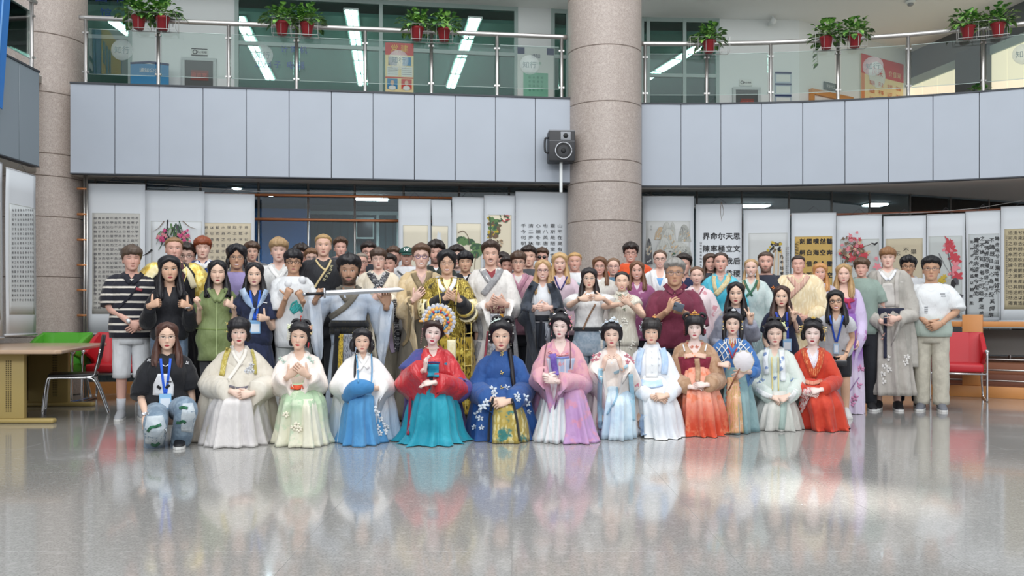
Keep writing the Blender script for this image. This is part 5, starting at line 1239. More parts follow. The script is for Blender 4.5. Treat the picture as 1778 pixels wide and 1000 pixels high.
    def robe_px(s, rows, m=84, fn=13, amp=.02, seed=0, round_=.9, gap=None, y0=0.):
        """skirt or robe hull: rows (py, xl, xr, front depth, back depth); returns a closed loft"""
        th = np.arange(m)*2*math.pi/m; r = np.random.RandomState(seed); ph = r.uniform(0, 6, 4); R = []; nr = len(rows)
        rows = np.array(rows, float); fine = spline(rows, max(14, nr*4))
        for i, (py, xl, xr, yf, yb) in enumerate(fine):
            a, b = s.L(xl, py, (yb-yf)/2*0), s.L(xr, py, 0); zc = a[2]; cx, rx = (a[0]+b[0])/2, (b[0]-a[0])/2; t = i/(len(fine)-1)
            cyy, ry = (yb-yf)/2+y0, (yb+yf)/2
            fo = amp*t*(np.sin(th*fn+ph[0]+t*1.2)+.6*np.sin(th*(fn*1.7)+ph[1]-t)+.5*np.sin(th*fn*.5+ph[2]))
            c, q = np.cos(th), np.sin(th); c = np.sign(c)*np.abs(c)**round_; q = np.sign(q)*np.abs(q)**round_
            depth = 1+(cyy+ry*q)/s.D
            R.append(np.column_stack([(cx+(rx+fo)*c)*1., cyy+(ry+fo)*q, np.maximum(.004, zc+0*th)]))
        return loft(R)
    def child(s, name, g, m, smooth_=True, label=None):
        o = mk(name, g, m, s.o, smooth_)
        if label: o['label'] = label
        return o
    def cover(s, v, f): s.garm.append((np.asarray(v), f)); s._bvh = None
    def shoes(s, m, sole='#d8d8d6', low=True):
        for q in (-1, 1):
            hip, kn, an, toe = s.legs[q]; d = toe-an; d[2] = 0; d /= np.linalg.norm(d); lat = np.array((-d[1], d[0], 0)); z = max(0, 0); heel = an-d*.075; a = np.arange(14)*2*math.pi/14; R = []
            for t, w_, h in ((0, .024, .07), (.03, .040, .125), (.09, .044, .140), (.15, .046, .105), (.21, .046, .066), (.255, .036, .042), (.275, .018, .03)):
                c = heel+d*t; c[2] = 0; R.append(c+np.outer(np.cos(a)*w_*s.kb, lat)+np.outer(np.maximum(np.sin(a), -.6)*h*.5*.95+h*.5*.6+.012, (0, 0, 1)))
            o = s.child('shoe', loft(R), m)
            R = []
            out = [(0, .024), (.02, .038), (.10, .041), (.2, .049), (.25, .042), (.28, .02)]
            po = [heel+d*t+lat*w_ for t, w_ in out]+[heel+d*t-lat*w_ for t, w_ in out[::-1]]
            v = np.array([(p[0], p[1], zz) for zz in (.001, .022) for p in po]); n = len(po)
            so = mk('sole', (v, [tuple(range(n))[::-1], tuple(range(n, 2*n))]+[(i, (i+1) % n, n+(i+1) % n, n+i) for i in range(n)]), mat('sole_'+sole, sole, .6), o, False)
    def trousers(s, m, infl=.02, zend=.07, name='trousers', wide=0., top=None):
        P = []; zt = top or s.zhip+.22*s.T; th = np.arange(28)*2*math.pi/28; R = []
        for z in np.linspace(s.zhip-.31*s.T, zt, 9): cy, rx, ry = s.prof(z, .013); R.append(np.column_stack([rx*np.sign(np.cos(th))*np.abs(np.cos(th))**.85, cy+ry*np.sin(th), np.full(28, z)]))
        P.append(loft(R))
        for q in (-1, 1):
            hip, kn, an, toe = s.legs[q]; c = spline([hip, (hip+kn)/2, kn, (kn+an)/2, an], 20)
            c = c[c[:, 2] >= zend-.02] if s.pose == 'stand' else c
            P.append(tube(c, np.interp(np.linspace(0, 1, len(c)), [0, .3, 1], [.106, .086+infl*.2, .052+infl*.5+wide*.6])*s.kb, 16))
        return s.wear(name, P, m, .002)
    def lanyard(s, xl, xr, ytop, cx, ybot, m, badge=None, w=2.6):
        s.ribbon('lanyard', [(xl, ytop), ((xl+cx)/2-1, (ytop+ybot)/2), (cx-1, ybot)], w, m, .008); s.ribbon('lanyard', [(xr, ytop), ((xr+cx)/2+1, (ytop+ybot)/2), (cx+1, ybot)], w, m, .008)
        if badge:
            bw_, bh, bc = badge; h, d = s.hit(cx, ybot+bh*.4)
            if h is not None:
                y = h[1]-.016; a, b = s.L(cx-bw_/2, ybot, y), s.L(cx+bw_/2, ybot+bh, y); o = s.child('badge', G().box((a[0], y-.003, b[2]), (b[0], y+.003, a[2])), mat('badge_'+bc, bc, .4), False)
                mk('badge_card', G().box((a[0]+.008, y-.005, b[2]+(a[2]-b[2])*.12), (b[0]-.008, y-.002, b[2]+(a[2]-b[2])*.72)), mat('badge_card', '#dfe6ee', .5), o, False)
# ---- hair ornaments (head-local positions)
def hflower(s, c, r, col, petals=6, core='#e0c46a', layers=1, name='hair_flower'):
    g = G(); c = np.asarray(c, float); out = c/np.linalg.norm(c); t1 = np.cross(out, (0, 0, 1)); t1 /= np.linalg.norm(t1)+1e-9; t2 = np.cross(out, t1)
    for ly in range(layers):
        for k in range(petals):
            a = (k+.5*ly)*2*math.pi/petals; d = t1*math.cos(a)+t2*math.sin(a); q = r*(1-.3*ly)
            v, f = ico((0, 0, 0), (q*.52, q*.36, q*.13), 8, 5); M = np.stack([d, np.cross(out, d), out], 1)
            g.add(s.hd(c+d*q*.52+out*(.006+.008*ly)+v @ M.T), f)
    o = s.child(name, g, mat('petal_'+col, col, .6)); v, f = ico((0, 0, 0), r*.22, 8, 5); mk('flower_core', G().add(s.hd(c+out*(.014+.008*layers)+v), f), mat('core_'+core, core, .5), o); return o
def hpin(s, a, b, col, r=.0025, bead=None):
    o = s.child('hairpin', G().tube(s.hd([a, tuple((np.array(a)+np.array(b))/2), b]), r*s.k, 6), mat('pin_'+col, col, .3, .6))
    if bead: v, f = ico((0, 0, 0), .008, 8, 6); mk('pin_head', G().add(s.hd(np.asarray(b)+v), f), mat('bead_'+bead, bead, .3), o)
    return o
def htassel(s, c, L, col, n=5, w=.012):
    g = G()
    for k in range(n):
        x = c[0]+(k-(n-1)/2)*w/2; g.tube(s.hd([(x, c[1], c[2]), (x, c[1]-.002, c[2]-L*.5), (x, c[1], c[2]-L*(.8+.2*((k*7) % 3)/2))]), .0022*s.k, 5)
        for j in range(4): v, f = ico((x, c[1], c[2]-L*(.2+.2*j)), .0042, 6, 4); g.add(s.hd(v), f)
    return s.child('hair_tassel', g, mat('tassel_'+col, col, .4, .2))
def hpearls(s, pts, r, col='#e6e2dc'):
    g = G()
    for p in pts: v, f = ico(p, r, 8, 5); g.add(s.hd(v), f)
    return s.child('pearls', g, mat('pearl_'+col, col, .25))
def earring(s, col='#c9a23f', L=.03):
    for q in (-1, 1):
        g = G().tube(s.hd([(q*.083, .0, -.038), (q*.084, .0, -.038-L*.5), (q*.084, .0, -.038-L)]), .0022*s.k, 5); v, f = ico((q*.084, 0, -.042-L), .006, 7, 5); g.add(s.hd(v), f); s.child('earring', g, mat('earring_'+col, col, .3, .5))
# ================================================================ THE GROUP
SK = {'e': '#dcb39f', 'ep': '#e2bcac', 'er': '#d8aa9a', 'a': '#d6ad92', 'ad': '#c49a7e', 'al': '#e2bfa9', 'mk': '#e4c5b4', 'mkw': '#e6cfc7', 'i': '#b08a72'}
BLK, DBR, BRN, LBR, BLD, SAND = '#17151a', '#2b211d', '#4f3a2c', '#7a5a40', '#c2a070', '#9a7c58'
white = cloth('#e4e6ea'); jean = cloth('#8a9cac', '#a9b6c2', 'noise'); darkt = cloth('#26282e'); khaki = cloth('#cfc8b4')
def tee(p, m, t=.46, z0=None, vd=.0, vw=.05, infl=.022, r0=.078, r1=.066, name='t_shirt', neck=.055, fold=.0025, hem=None):
    z0 = z0 if z0 is not None else p.zhip-.04
    return p.wear(name, [p.shell(z0, p.zsh+neck*p.kb, infl, hem, vd, vw)]+[p.sleeve(q, t, r0, r1) for q in (-1, 1)], m, fold)
def longtop(p, m, t=.97, vd=.0, vw=.05, name='shirt', r0=.078, r1=.05, hang=0., h0=.45, z0=None, infl=.024, neck=.055, fold=.003, hem=None, back=0.):
    z0 = z0 if z0 is not None else p.zhip-.05
    return p.wear(name, [p.shell(z0, p.zsh+neck*p.kb, infl, hem, vd, vw)]+[p.sleeve(q, t, r0, r1, hang=hang, h0=h0, back=back) for q in (-1, 1)], m, fold)
def inner(p, m, vd=.05, z0=None, infl=.012, name='undershirt'): return p.wear(name, [p.shell(z0 if z0 is not None else p.zhip+.15*p.T, p.zsh+.052*p.kb, infl, None, vd, .06)], m)
def skirt_m(p, m, z0=.02, z1=None, r=(.16, .30), dep=(.13, .24), fn=15, amp=.02, name='skirt', x=0.):
    z1 = z1 if z1 is not None else p.zhip+.3*p.T; th = np.arange(72)*2*math.pi/72; R = []
    for t in np.linspace(0, 1, 14):
        z = z1+(z0-z1)*t; e = t**.8; rx, ry = (r[0]+(r[1]-r[0])*e)*p.kb, (dep[0]+(dep[1]-dep[0])*e)*p.kb; fo = 1+amp/.2*e*(np.sin(th*fn+p.px)+.5*np.sin(th*fn*.6))*.5
        R.append(np.column_stack([x+rx*fo*np.cos(th), p.cy(z)+ry*fo*np.sin(th), np.full(72, z)]))
    return p.wear(name, [loft(R)], m)
def belt(p, m, za, zb, infl=.035, name='belt'):
    th = np.arange(40)*2*math.pi/40; R = []
    for z in np.linspace(za, zb, 4): cy, rx, ry = p.prof(z, infl); R.append(np.column_stack([rx*np.sign(np.cos(th))*np.abs(np.cos(th))**.85, cy+ry*np.sin(th), np.full(40, z)]))
    return p.wear(name, [loft(R)], m)
def lower(p, m=None, sh='#2b2b2e', zend=.07, wide=.0): p.trousers(m or darkt, zend=zend, wide=wide); p.shoes(mat('shoe_'+sh, sh, .5))
def zof(p, py): return p.L(p.px, py)[2]

# ---- figures whose lower half is hidden by the rows before them
def backrow(px, top, chin, sc, label, outfit='tee', col='#c9ccd2', col2=None, lowc=None, **kw):
    p = Person(px, top, chin, sc, label, **kw)
    st = p.hairst
    if st.startswith('long'): p.longhair(kw.get('hl', .25) if False else .24)
    p.done_hair(); m = cloth(col, col2, 'plain' if not col2 else 'noise')
    if outfit == 'tee': tee(p, m)
    elif outfit == 'tank': tee(p, m, .30, vd=.03, vw=.06)
    elif outfit == 'shirt': longtop(p, m, vd=.07, vw=.04); inner(p, white, .03)
    elif outfit == 'polo': tee(p, m, .46, vd=.08, vw=.035)
    lower(p, lowc)
    return p
backrow(324, 423, 466, 156, 'young man in glasses between the black and gold robe and the red haired man', 'tee', '#31333c', hair='short', hc=DBR, skin=SK['ep'], glasses='#3a3a40', teeth=False, smile=2, hyaw=-.1)
p = Person(352, 411, 449.5, 156, 'red haired young man in a navy rugby shirt with a white collar', hair='fringe', hc='#8a4426', skin=SK['ep'], smile=10, eo=.6, bw=1.02); p.done_hair()
longtop(p, cloth('#2f4a86', '#1f2f5e', 'check', scale=14), vd=.07, vw=.04, name='rugby_shirt'); inner(p, white, .04)
m = cloth('#dfe1e4'); p.ribbon('collar', [(338, 451), (343, 459), (351, 463)], 8, m, .01); p.ribbon('collar', [(366, 451), (361, 459), (352, 464)], 8, m, .01); p.ribbon('placket', [(351, 462), (351, 472)], 7, m, .009); lower(p)
backrow(437, 421, 454, 156, 'curly brown haired man looking over the shoulder of the purple shirted man', 'tee', '#6c6f73', hair='curly', hc=BRN, skin=SK['e'], smile=3, hyaw=.12)
backrow(523, 424, 463, 153, 'dark curly haired man half hidden behind the black haired man in headphones', 'tee', '#5b5c60', hair='curly', hc=DBR, skin=SK['er'], smile=5)
backrow(541, 431, 464, 154, 'short haired man in glasses squeezed in beside the tall blond man in black', 'tee', '#7c7f86', hair='short', hc=LBR, skin=SK['ep'], glasses='#8b8b90', smile=8)
backrow(591, 412.5, 446, 153, 'tanned man with swept brown hair behind the shoulder of the black robed blond', 'tee', '#44464c', hair='quiff', hc=BRN, skin=SK['er'], smile=3, hyaw=.1)
backrow(627, 439, 472, 157, 'close cropped man in glasses above the bearded swordsman\'s shoulder', 'shirt', '#c9cacc', '#a7a9ae', hair='crop', hc='#8b7f73', skin=SK['er'], glasses='#3b3b40', smile=4)
backrow(640, 420, 456, 150, 'dark haired man in glasses behind the man with the grey patterned collar', 'tee', '#2d3038', hair='short', hc=DBR, skin=SK['er'], glasses='#26262a', smile=3)
backrow(676, 441, 475, 159, 'man with short dark hair smiling just behind the grey patterned collar', 'tee', '#b5b7ba', hair='short', hc=DBR, skin=SK['er'], smile=10, teeth=True, hyaw=-.2, hairth=.02)
backrow(684, 428, 464, 152, 'ruddy man with short brown hair between the patterned collar and the green cap', 'tee', '#22252b', hair='short', hc=BRN, skin=SK['er'], smile=4, hyaw=-.15)
# green cap
p = Person(706, 428, 461, 155, 'man in a green baseball cap and white round neck shirt', hair='cap', hc=LBR, skin=SK['er'], teeth=True, smile=10, beard=('#8a6a50', 'full', .35), hairth=.02, neck=1.1); p.done_hair(); tee(p, white); lower(p)
m = mat('cap_green', '#1f4a42', .7); g = HSK; n = np.stack([g[..., 0]/.0055, g[..., 1]/.0085, g[..., 2]/.0125], -1); n /= np.linalg.norm(n, axis=-1)[..., None]
v = g+n*np.where(g[..., 2] > .038, .022, -.02)[..., None]; cp = p.child('cap', G().add(p.hd(loft(v)[0]), loft(v)[1]), m, label='green baseball cap with white letters')
R = []
for y, w, z in ((-.085, .075, .040), (-.12, .072, .036), (-.150, .055, .028), (-.168, .02, .022)): R.append(np.array([(-w, y+.012, z-.008), (-w*.5, y, z+.001), (w*.5, y, z+.001), (w, y+.012, z-.008), (w, y+.012, z-.013), (w*.5, y, z-.004), (-w*.5, y, z-.004), (-w, y+.012, z-.013)]))
v, f = loft(R); mk('visor', G().add(p.hd(v), f), m, cp); gt = G(); text_at(gt, 'NY', (0, -.118, .085), (1, 0, 0), (0, .45, .9), (0, -.9, .45), .06, lift=.0, step=.028, bold=.02); gt.v = [p.hd(q) for q in gt.v]; mk('cap_letters', gt, mat('letter_white', '#e6e8ea', .6), cp, False)
p.ribbon('collar', [(690, 470), (698, 477), (707, 479), (716, 477), (723, 470)], 3, cloth('#5b5f66'), .006)
backrow(757, 418, 458, 154, 'dark haired bearded man behind the man in blue framed glasses', 'shirt', '#3a4038', '#1f2522', hair='curly', hc=DBR, skin=SK['er'], beard=('#2b211d', 'full', .7), smile=6)
backrow(793, 426.5, 466, 149, 'fair skinned man whose forehead shows behind the gold robed man', 'tee', '#8d9096', hair='short', hc=DBR, skin=SK['ep'], smile=3)
backrow(808, 436, 473, 161, 'serious young man with black fringe in a dark jacket between the gold and white robes', 'shirt', '#202228', hair='fringe', hc=BLK, skin=SK['a'], smile=0, eo=.5)
backrow(873, 438, 473, 152, 'man half hidden behind the white robed man with a moustache', 'tee', '#5e6168', hair='short', hc=DBR, skin=SK['er'], smile=8, hyaw=-.1)
backrow(881, 446, 478, 158, 'grinning dark haired man at the shoulder of the moustached man', 'tee', '#4a4c52', hair='short', hc=DBR, skin=SK['er'], smile=12, teeth=True)
p = backrow(900, 436, 473, 161, 'young man in glasses and a dusty pink cross collar robe', 'none', hair='fringe', hc=BRN, skin=SK['e'], glasses='#8f8a84', smile=12)
longtop(p, cloth('#c49aa6', '#b5889a', 'noise'), vd=.12, vw=.05, name='robe', hang=.25); inner(p, cloth('#d7d4d2'), .03); m = cloth('#a9788c'); p.ribbon('collar_band', [(884, 478), (893, 490), (902, 506)], 6, m); p.ribbon('collar_band', [(917, 478), (908, 492), (898, 512)], 6, m)
backrow(918, 427, 464, 152, 'tall dark haired man standing behind the pink robed man', 'tee', '#4d4f55', hair='short', hc=DBR, skin=SK['e'], smile=6, bw=1.02)
p = backrow(941, 430, 462, 149, 'man in dark sunglasses behind the blonde woman in black', 'tee', '#777a80', hair='short', hc=BRN, skin=SK['er'], smile=2)
g = G()
for q in (-1, 1): v, f = ico((q*.0325, -.094, .002), (.027, .006, .020), 12, 7); g.add(p.hd(v), f); g.tube(p.hd([(q*.056, -.085, .008), (q*.072, -.04, .007), (q*.077, .01, .0)]), .003*p.k, 6)
g.tube(p.hd([(-.01, -.099, .008), (.01, -.099, .008)]), .003*p.k, 6); p.child('sunglasses', g, mat('shades', '#141419', .15))
p = backrow(972, 438, 475, 161, 'long haired blonde woman in a pale pink jacket with a navy lanyard', 'shirt', '#dcc6d2', sex='f', hair='longside', hc=BLD, skin=SK['ep'], smile=9); p.lanyard(963, 985, 480, 973, 503, cloth('#3a3a74'), None, 2.4)
p = backrow(998, 438, 471, 156, 'blond short haired man with a tanned face in a printed white shirt', 'none', hair='crop', hc='#b9935f', skin=SK['er'], smile=10, teeth=True, eo=.5, neck=1.08); tee(p, cloth('#dfe2e5')); p.motif('shirt_print', [(1003, 496), (1009, 500), (1000, 502), (1008, 507), (1015, 498)], 6, mat('print_teal', '#8faab0', .7), 5)
backrow(1041, 446, 479, 160, 'woman in glasses with long brown hair and a cream blouse', 'shirt', '#d6d3cc', '#c6c2b8', sex='f', hair='longside', hc='#6d4c35', skin=SK['er'], teeth=True, smile=12, glasses='#9a8f88')
backrow(1065, 448, 479, 155, 'fair woman in pink glasses with tied back hair beside the pillar', 'tee', '#5f7f96', sex='f', hair='pulled', hc='#7c6049', skin=SK['ep'], smile=9, teeth=True, glasses='#b5808c')
backrow(1095, 421, 456, 151, 'dark haired man in glasses and a bright orange shirt before the pillar', 'tee', '#d9552a', hair='curly', hc=DBR, skin=SK['er'], smile=12, teeth=True, glasses='#2b2b30', bw=1.05)
p = backrow(1106, 455, 487, 164, 'woman with long loose brown hair in a plum flowered robe', 'none', sex='f', hair='long', hc='#6e4a34', skin=SK['er'], teeth=True, smile=11); longtop(p, cloth('#96587f', '#c79db5', 'floral', scale=16), vd=.10, hang=.2, name='robe'); inner(p, cloth('#d8c8cf'), .05); p.longhair(.30)
p = backrow(1146, 432.5, 466, 158, 'woman in dark rimmed glasses with a white jacket over a sky blue top', 'none', sex='f', hair='pulled', hc='#5d4636', skin=SK['ep'], smile=12, teeth=True, glasses=('#3b3b40', .0022, 1.05)); longtop(p, cloth('#e2e4e6'), vd=.20, vw=.06, name='jacket'); p.wear('top', [p.shell(p.zhip, p.zsh-.04, .014, None, .0)], cloth('#6ea3d6'))
for q in ((1132, 470, 1139, 515), (1161, 470, 1154, 515)): p.ribbon('lapel', [(q[0], q[1]), ((q[0]+q[2])/2-1, 490), (q[2], q[3])], 6, cloth('#f0f1f2'))
backrow(1187, 441, 478, 153, 'dark haired man partly hidden behind the grey haired man in maroon', 'polo', '#222a4a', hair='side', hc=DBR, skin=SK['er'], smile=6, hyaw=-.1)
backrow(1233, 443, 472, 154, 'brown haired woman smiling behind the shoulder of the turquoise robed woman', 'tee', '#3c3f48', sex='f', hair='longside', hc='#4b382d', skin=SK['er'], smile=14, teeth=True, hyaw=.15)
p = backrow(1329.5, 437, 473.5, 153, 'bearded man in a dark navy shirt before the yellow bird scroll', 'none', hair='crop', hc='#4b3a2f', skin=SK['er'], smile=10, beard=('#3d2d24', 'full', .75), bw=1.08); tee(p, cloth('#2a2e3c')); p.motif('shirt_print', [(1343, 500), (1346, 503)], 4, mat('print_orange', '#d27b3c', .7), 5)
p = backrow(1424, 456, 489, 155, 'older woman with reddish blond hair and a grey lilac blouse', 'shirt', '#b7b2c2', sex='f', hair='longside', hc='#c08a55', skin=SK['er'], teeth=True, smile=11)
backrow(1496, 449, 481, 151, 'curly haired young man in a sage shirt behind the lavender robed woman', 'tee', '#8ea097', hair='curly', hc='#5b4433', skin=SK['er'], smile=4, hyaw=-.1)
p = backrow(1577, 444, 479, 147, 'tall black haired man in glasses standing behind the grey robed man', 'tee', '#d3d6da', lowc=cloth('#1d2233'), hair='curly', hc=BLK, skin=SK['ad'], glasses='#2a2a2e', smile=2, beard=('#2b211d', 'stache', .4))

# ---- second row: robes and shirts seen from the chest up
GOLD = cloth('#d9b84e', '#f2e08a', 'noise', rough=.32, scale=22, metal=.35, spec=.6); GOLDB = cloth('#7d6a24', '#d2bc5e', 'brocade', rough=.4, scale=17, metal=.3, c3='#3a3420'); BLACKS = cloth('#202126', rough=.5)
CREAMG = cloth('#eadba6', '#f6ecc6', 'noise', rough=.4, scale=8, spec=.5)
p = Person(302, 412, 452, 162, 'big man with cropped sandy hair in a black robe with gold shoulders', hair='crop', hc='#8a6a48', skin=SK['er'], smile=4, eo=.55, bw=1.22, neck=1.15, hyaw=.05); p.done_hair()
longtop(p, BLACKS, vd=.14, vw=.06, hang=.35, name='robe'); inner(p, white, .06); skirt_m(p, BLACKS)
for q in (-1, 1):
    p.wear('shoulder_cape', [p.sleeve(q, .52, .094, .108)], GOLD)
p.ribbon('cape_panel', [(275, 465), (262, 476), (248, 492)], 15, CREAMG, .012); p.ribbon('cape_panel', [(320, 466), (330, 480), (337, 500)], 11, CREAMG, .012); p.ribbon('collar_band', [(314, 458), (320, 475), (312, 500)], 7, cloth('#4a2c36'), .01); p.ribbon('collar_piping', [(318, 456), (324, 474), (315, 500)], 1.6, GOLD, .013)
p = Person(411, 426, 468, 161, 'man in glasses with chin length black hair and a lavender shirt', hair='curtain', hc=BLK, skin=SK['ad'], smile=9, teeth=True, glasses='#8a8480'); p.lock([(-.07, .0, .03), (-.085, -.01, -.04), (-.075, -.02, -.10)], [.02, .024, .008]); p.lock([(.07, .0, .03), (.085, -.01, -.04), (.075, -.02, -.10)], [.02, .024, .008]); p.done_hair()
tee(p, cloth('#a094c4')); lower(p)
p = Person(484, 413.5, 455, 159, 'blond man in a white cross collar robe beside the blue partition', hair='fringe', hc='#a88a64', skin=SK['ep'], smile=1, eo=.6); p.done_hair()
longtop(p, cloth('#e2e2e0', '#cfd0cf', 'noise'), vd=.14, vw=.05, hang=.3, name='robe'); inner(p, cloth('#d6d6d4'), .08); m = cloth('#f0f0ee'); p.ribbon('collar_band', [(468, 462), (478, 476), (492, 492)], 7, m); p.ribbon('collar_band', [(500, 462), (491, 476), (478, 490)], 7, m, .008); lower(p)
p = Person(561.5, 405, 446, 162, 'tall blond man in a black robe with a pale yellow crossed collar', hair='crop', hc='#a98a5c', skin=SK['e'], smile=6, eo=.6, hairth=.025, bw=1.05); p.done_hair()
longtop(p, cloth('#24252a', rough=.55), vd=.11, vw=.05, hang=.3, name='robe'); inner(p, cloth('#3b3c40'), .03); m = cloth('#cdb98a'); p.ribbon('collar_band', [(575, 451), (570, 462), (553, 488), (546, 500)], 3.5, m); p.ribbon('collar_band', [(548, 451), (556, 462), (566, 470)], 3.2, m)
p.motif('embroidery', [(574, 468), (571, 474), (567, 480), (576, 463), (563, 486)], 3.2, mat('embroidery_pale', '#b9b38f', .6), 4); lower(p)
KEYP = cloth('#c4c4c6', '#22232a', 'key', scale=14)
p = Person(657, 430, 468, 165, 'man in clear glasses and a cream robe with a grey patterned collar', hair='fringe', hc='#4d3b30', skin=SK['ep'], smile=5, glasses='#a8a29c', hairth=.03,
  arms={-1: dict(w=(648, 520, -.30), e=(622, 530, -.1), d=(.8, -.2, .55), n=(0, 1, .2), p='flat'), 1: dict(w=(672, 516, -.32), e=(692, 540, -.1), d=(-.75, -.2, .6), n=(0, 1, .2), p='flat')}); p.done_hair()
longtop(p, cloth('#dfd3bd', '#e9dfcc', 'noise'), vd=.16, vw=.055, hang=.62, h0=.35, name='robe', r1=.075); inner(p, cloth('#d3cdc2'), .05); skirt_m(p, cloth('#7c7668'))
p.ribbon('collar_band', [(641, 472), (650, 486), (661, 500)], 11, KEYP); p.ribbon('collar_band', [(672, 472), (664, 488), (650, 506)], 11, KEYP, .009); p.ribbon('sleeve_trim', [(684, 520), (688, 560), (690, 610)], 9, KEYP, .012); p.ribbon('sleeve_lining', [(676, 560), (680, 600), (684, 612)], 8, cloth('#b7a6bd'), .010)
BRONZE = cloth('#7a6a4e', '#8d7c5e', 'noise', rough=.5)
p = Person(731.5, 424, 466, 167, 'grinning man in blue framed glasses and a beige robe with olive collar', hair='side', hc='#5a4130', skin=SK['ep'], smile=13, teeth=True, glasses=('#4a4a86', .0022, 1.), eo=.4, arms={-1: dict(w=(718, 520, -.28), e=(700, 545, -.1), d=(.7, -.2, .7), n=(0, 1, 0), p='flat')}); p.done_hair()
longtop(p, cloth('#d9c4a0', '#cdb58c', 'noise'), vd=.17, vw=.055, hang=.62, h0=.35, name='robe', r1=.075); inner(p, cloth('#c9a9a2'), .08); skirt_m(p, cloth('#6d675c'))
p.ribbon('collar_band', [(716, 470), (722, 484), (730, 498), (734, 510)], 10, BRONZE); p.ribbon('collar_band', [(747, 470), (744, 484), (736, 500)], 10, BRONZE, .009); p.ribbon('sleeve_trim', [(709, 505), (712, 540), (708, 585), (698, 600)], 6, BRONZE, .012)

# ---- first standing row
p = Person(228.5, 428, 470.5, 166, 'brown haired man in a navy striped polo shirt and white knee shorts', hair='fringe', hc='#57483d', skin=SK['er'], smile=12, eo=.4, hairth=.02, bw=1.08, hyaw=.12,
  arms={-1: dict(e=(191, 533, -.03), w=(226, 560, -.20), d=(.8, -.3, -.45), n=(.2, 1, .0), p='relax'), 1: dict(e=(250, 532, .0), w=(243, 562, -.17), d=(-.7, -.35, -.5), n=(0, 1, 0), p='relax')}); p.done_hair()
tee(p, cloth('#23242e', '#d8d2c8', 'stripes', stripes=(.076, .27)), .50, z0=zof(p, 586), vd=.08, vw=.035, infl=.03, r0=.088, r1=.082, name='polo_shirt', hem=.045); m = cloth('#23242e'); p.ribbon('collar', [(213, 473), (219, 483), (227, 492)], 8, m, .01); p.ribbon('collar', [(247, 474), (240, 483), (229, 492)], 8, m, .01)
p.trousers(cloth('#d8dadd'), .03, .42, 'shorts', .03); p.shoes(mat('shoe_grey', '#9fa2a6', .7)); 
for q in (-1, 1): p.child('sock', G().tube([(q*.10, .03, .07), (q*.10, .025, .16), (q*.099, .02, .22)], [.042, .043, .046], 12), cloth('#c9ccd2'))
p.ribbon('watch_strap', [(221, 553), (224, 562)], 6, mat('watch', '#cfd0d2', .3, .6), .008); h, _ = p.hit(223.5, 557); p.child('watch_dial', ico(h+np.array((0, -.012, 0)), (.016, .006, .016), 12), mat('watch_dial', '#eceef0', .3)); p.ribbon('bag_strap', [(243, 492), (225, 515), (205, 535)], 4, m, .008); p.ribbon('bag_strap_badge', [(236, 501), (247, 504)], 5, mat('strap_red', '#8f3a44', .6), .012)

BT = cloth('#1b1c22', rough=.6)
p = Person(294, 443.5, 491, 170, 'woman with long black hair in a loose black v-neck blouse giving two thumbs up', sex='f', hair='longside', hc=BLK, skin=SK['a'], smile=3, lip='#a8474c', hyaw=.06, tilt=-.03,
  arms={-1: dict(e=(256, 560, -.06), w=(261, 530, -.27), d=(.75, -.45, .3), n=(.7, .7, -.2), p='thumb'), 1: dict(e=(330, 563, -.06), w=(328, 532, -.26), d=(-.75, -.5, .35), n=(-.7, .7, -.2), p='thumb')})
p.longhair(.27, (1., .9)); p.done_hair(); longtop(p, BT, .93, vd=.14, vw=.045, name='blouse', r0=.085, r1=.058, z0=zof(p, 590)); earring(p)
p.ribbon('bracelet', [(321, 536), (331, 534)], 3.5, mat('silver', '#c9cad0', .25, .8), .008); p.trousers(cloth('#56677c', '#6d7e92', 'noise'), .03, .05, 'jeans', .05, top=zof(p, 580)); p.shoes(mat('shoe_dark', '#2b2c30', .5))

GRN = cloth('#717f50', '#7f8d5f', 'noise', scale=5, rough=.55)
p = Person(378, 451, 495, 168, 'woman with her eyes closed in a sage green zipped shirt dress', sex='f', hair='long', hc=BLK, skin=SK['al'], smile=2, eo=.2, lip='#a43c44',
  arms={-1: dict(e=(345, 560, -.03), w=(346, 532, -.26), d=(-.35, -.5, .7), n=(.8, .5, .0), p='thumb'), 1: dict(e=(412, 560, -.06), w=(404, 532, -.26), d=(-.7, -.5, .5), n=(-.7, .7, -.2), p='thumb')})
p.longhair(.20, (1, 1), w=1.1); p.done_hair(); p.wear('shirt_dress', [p.shell(zof(p, 625), p.zsh+.05, .04, .07, .13, .05)]+[p.sleeve(q, .52, .088, .085) for q in (-1, 1)], GRN, .006)
p.ribbon('zip', [(377, 520), (376, 560), (376, 620)], 2.2, cloth('#a6b682'), .006); p.ribbon('waist_seam', [(340, 570), (376, 572), (408, 570)], 1.6, cloth('#74864b'), .005); p.ribbon('collar', [(362, 500), (368, 512), (376, 524)], 7, GRN, .012); p.ribbon('collar', [(393, 500), (388, 512), (379, 524)], 7, GRN, .012); p.ribbon('watch_strap', [(404, 527), (412, 535)], 5, mat('watch_black', '#15161a', .3), .008); lower(p, cloth('#3a3b3f'))

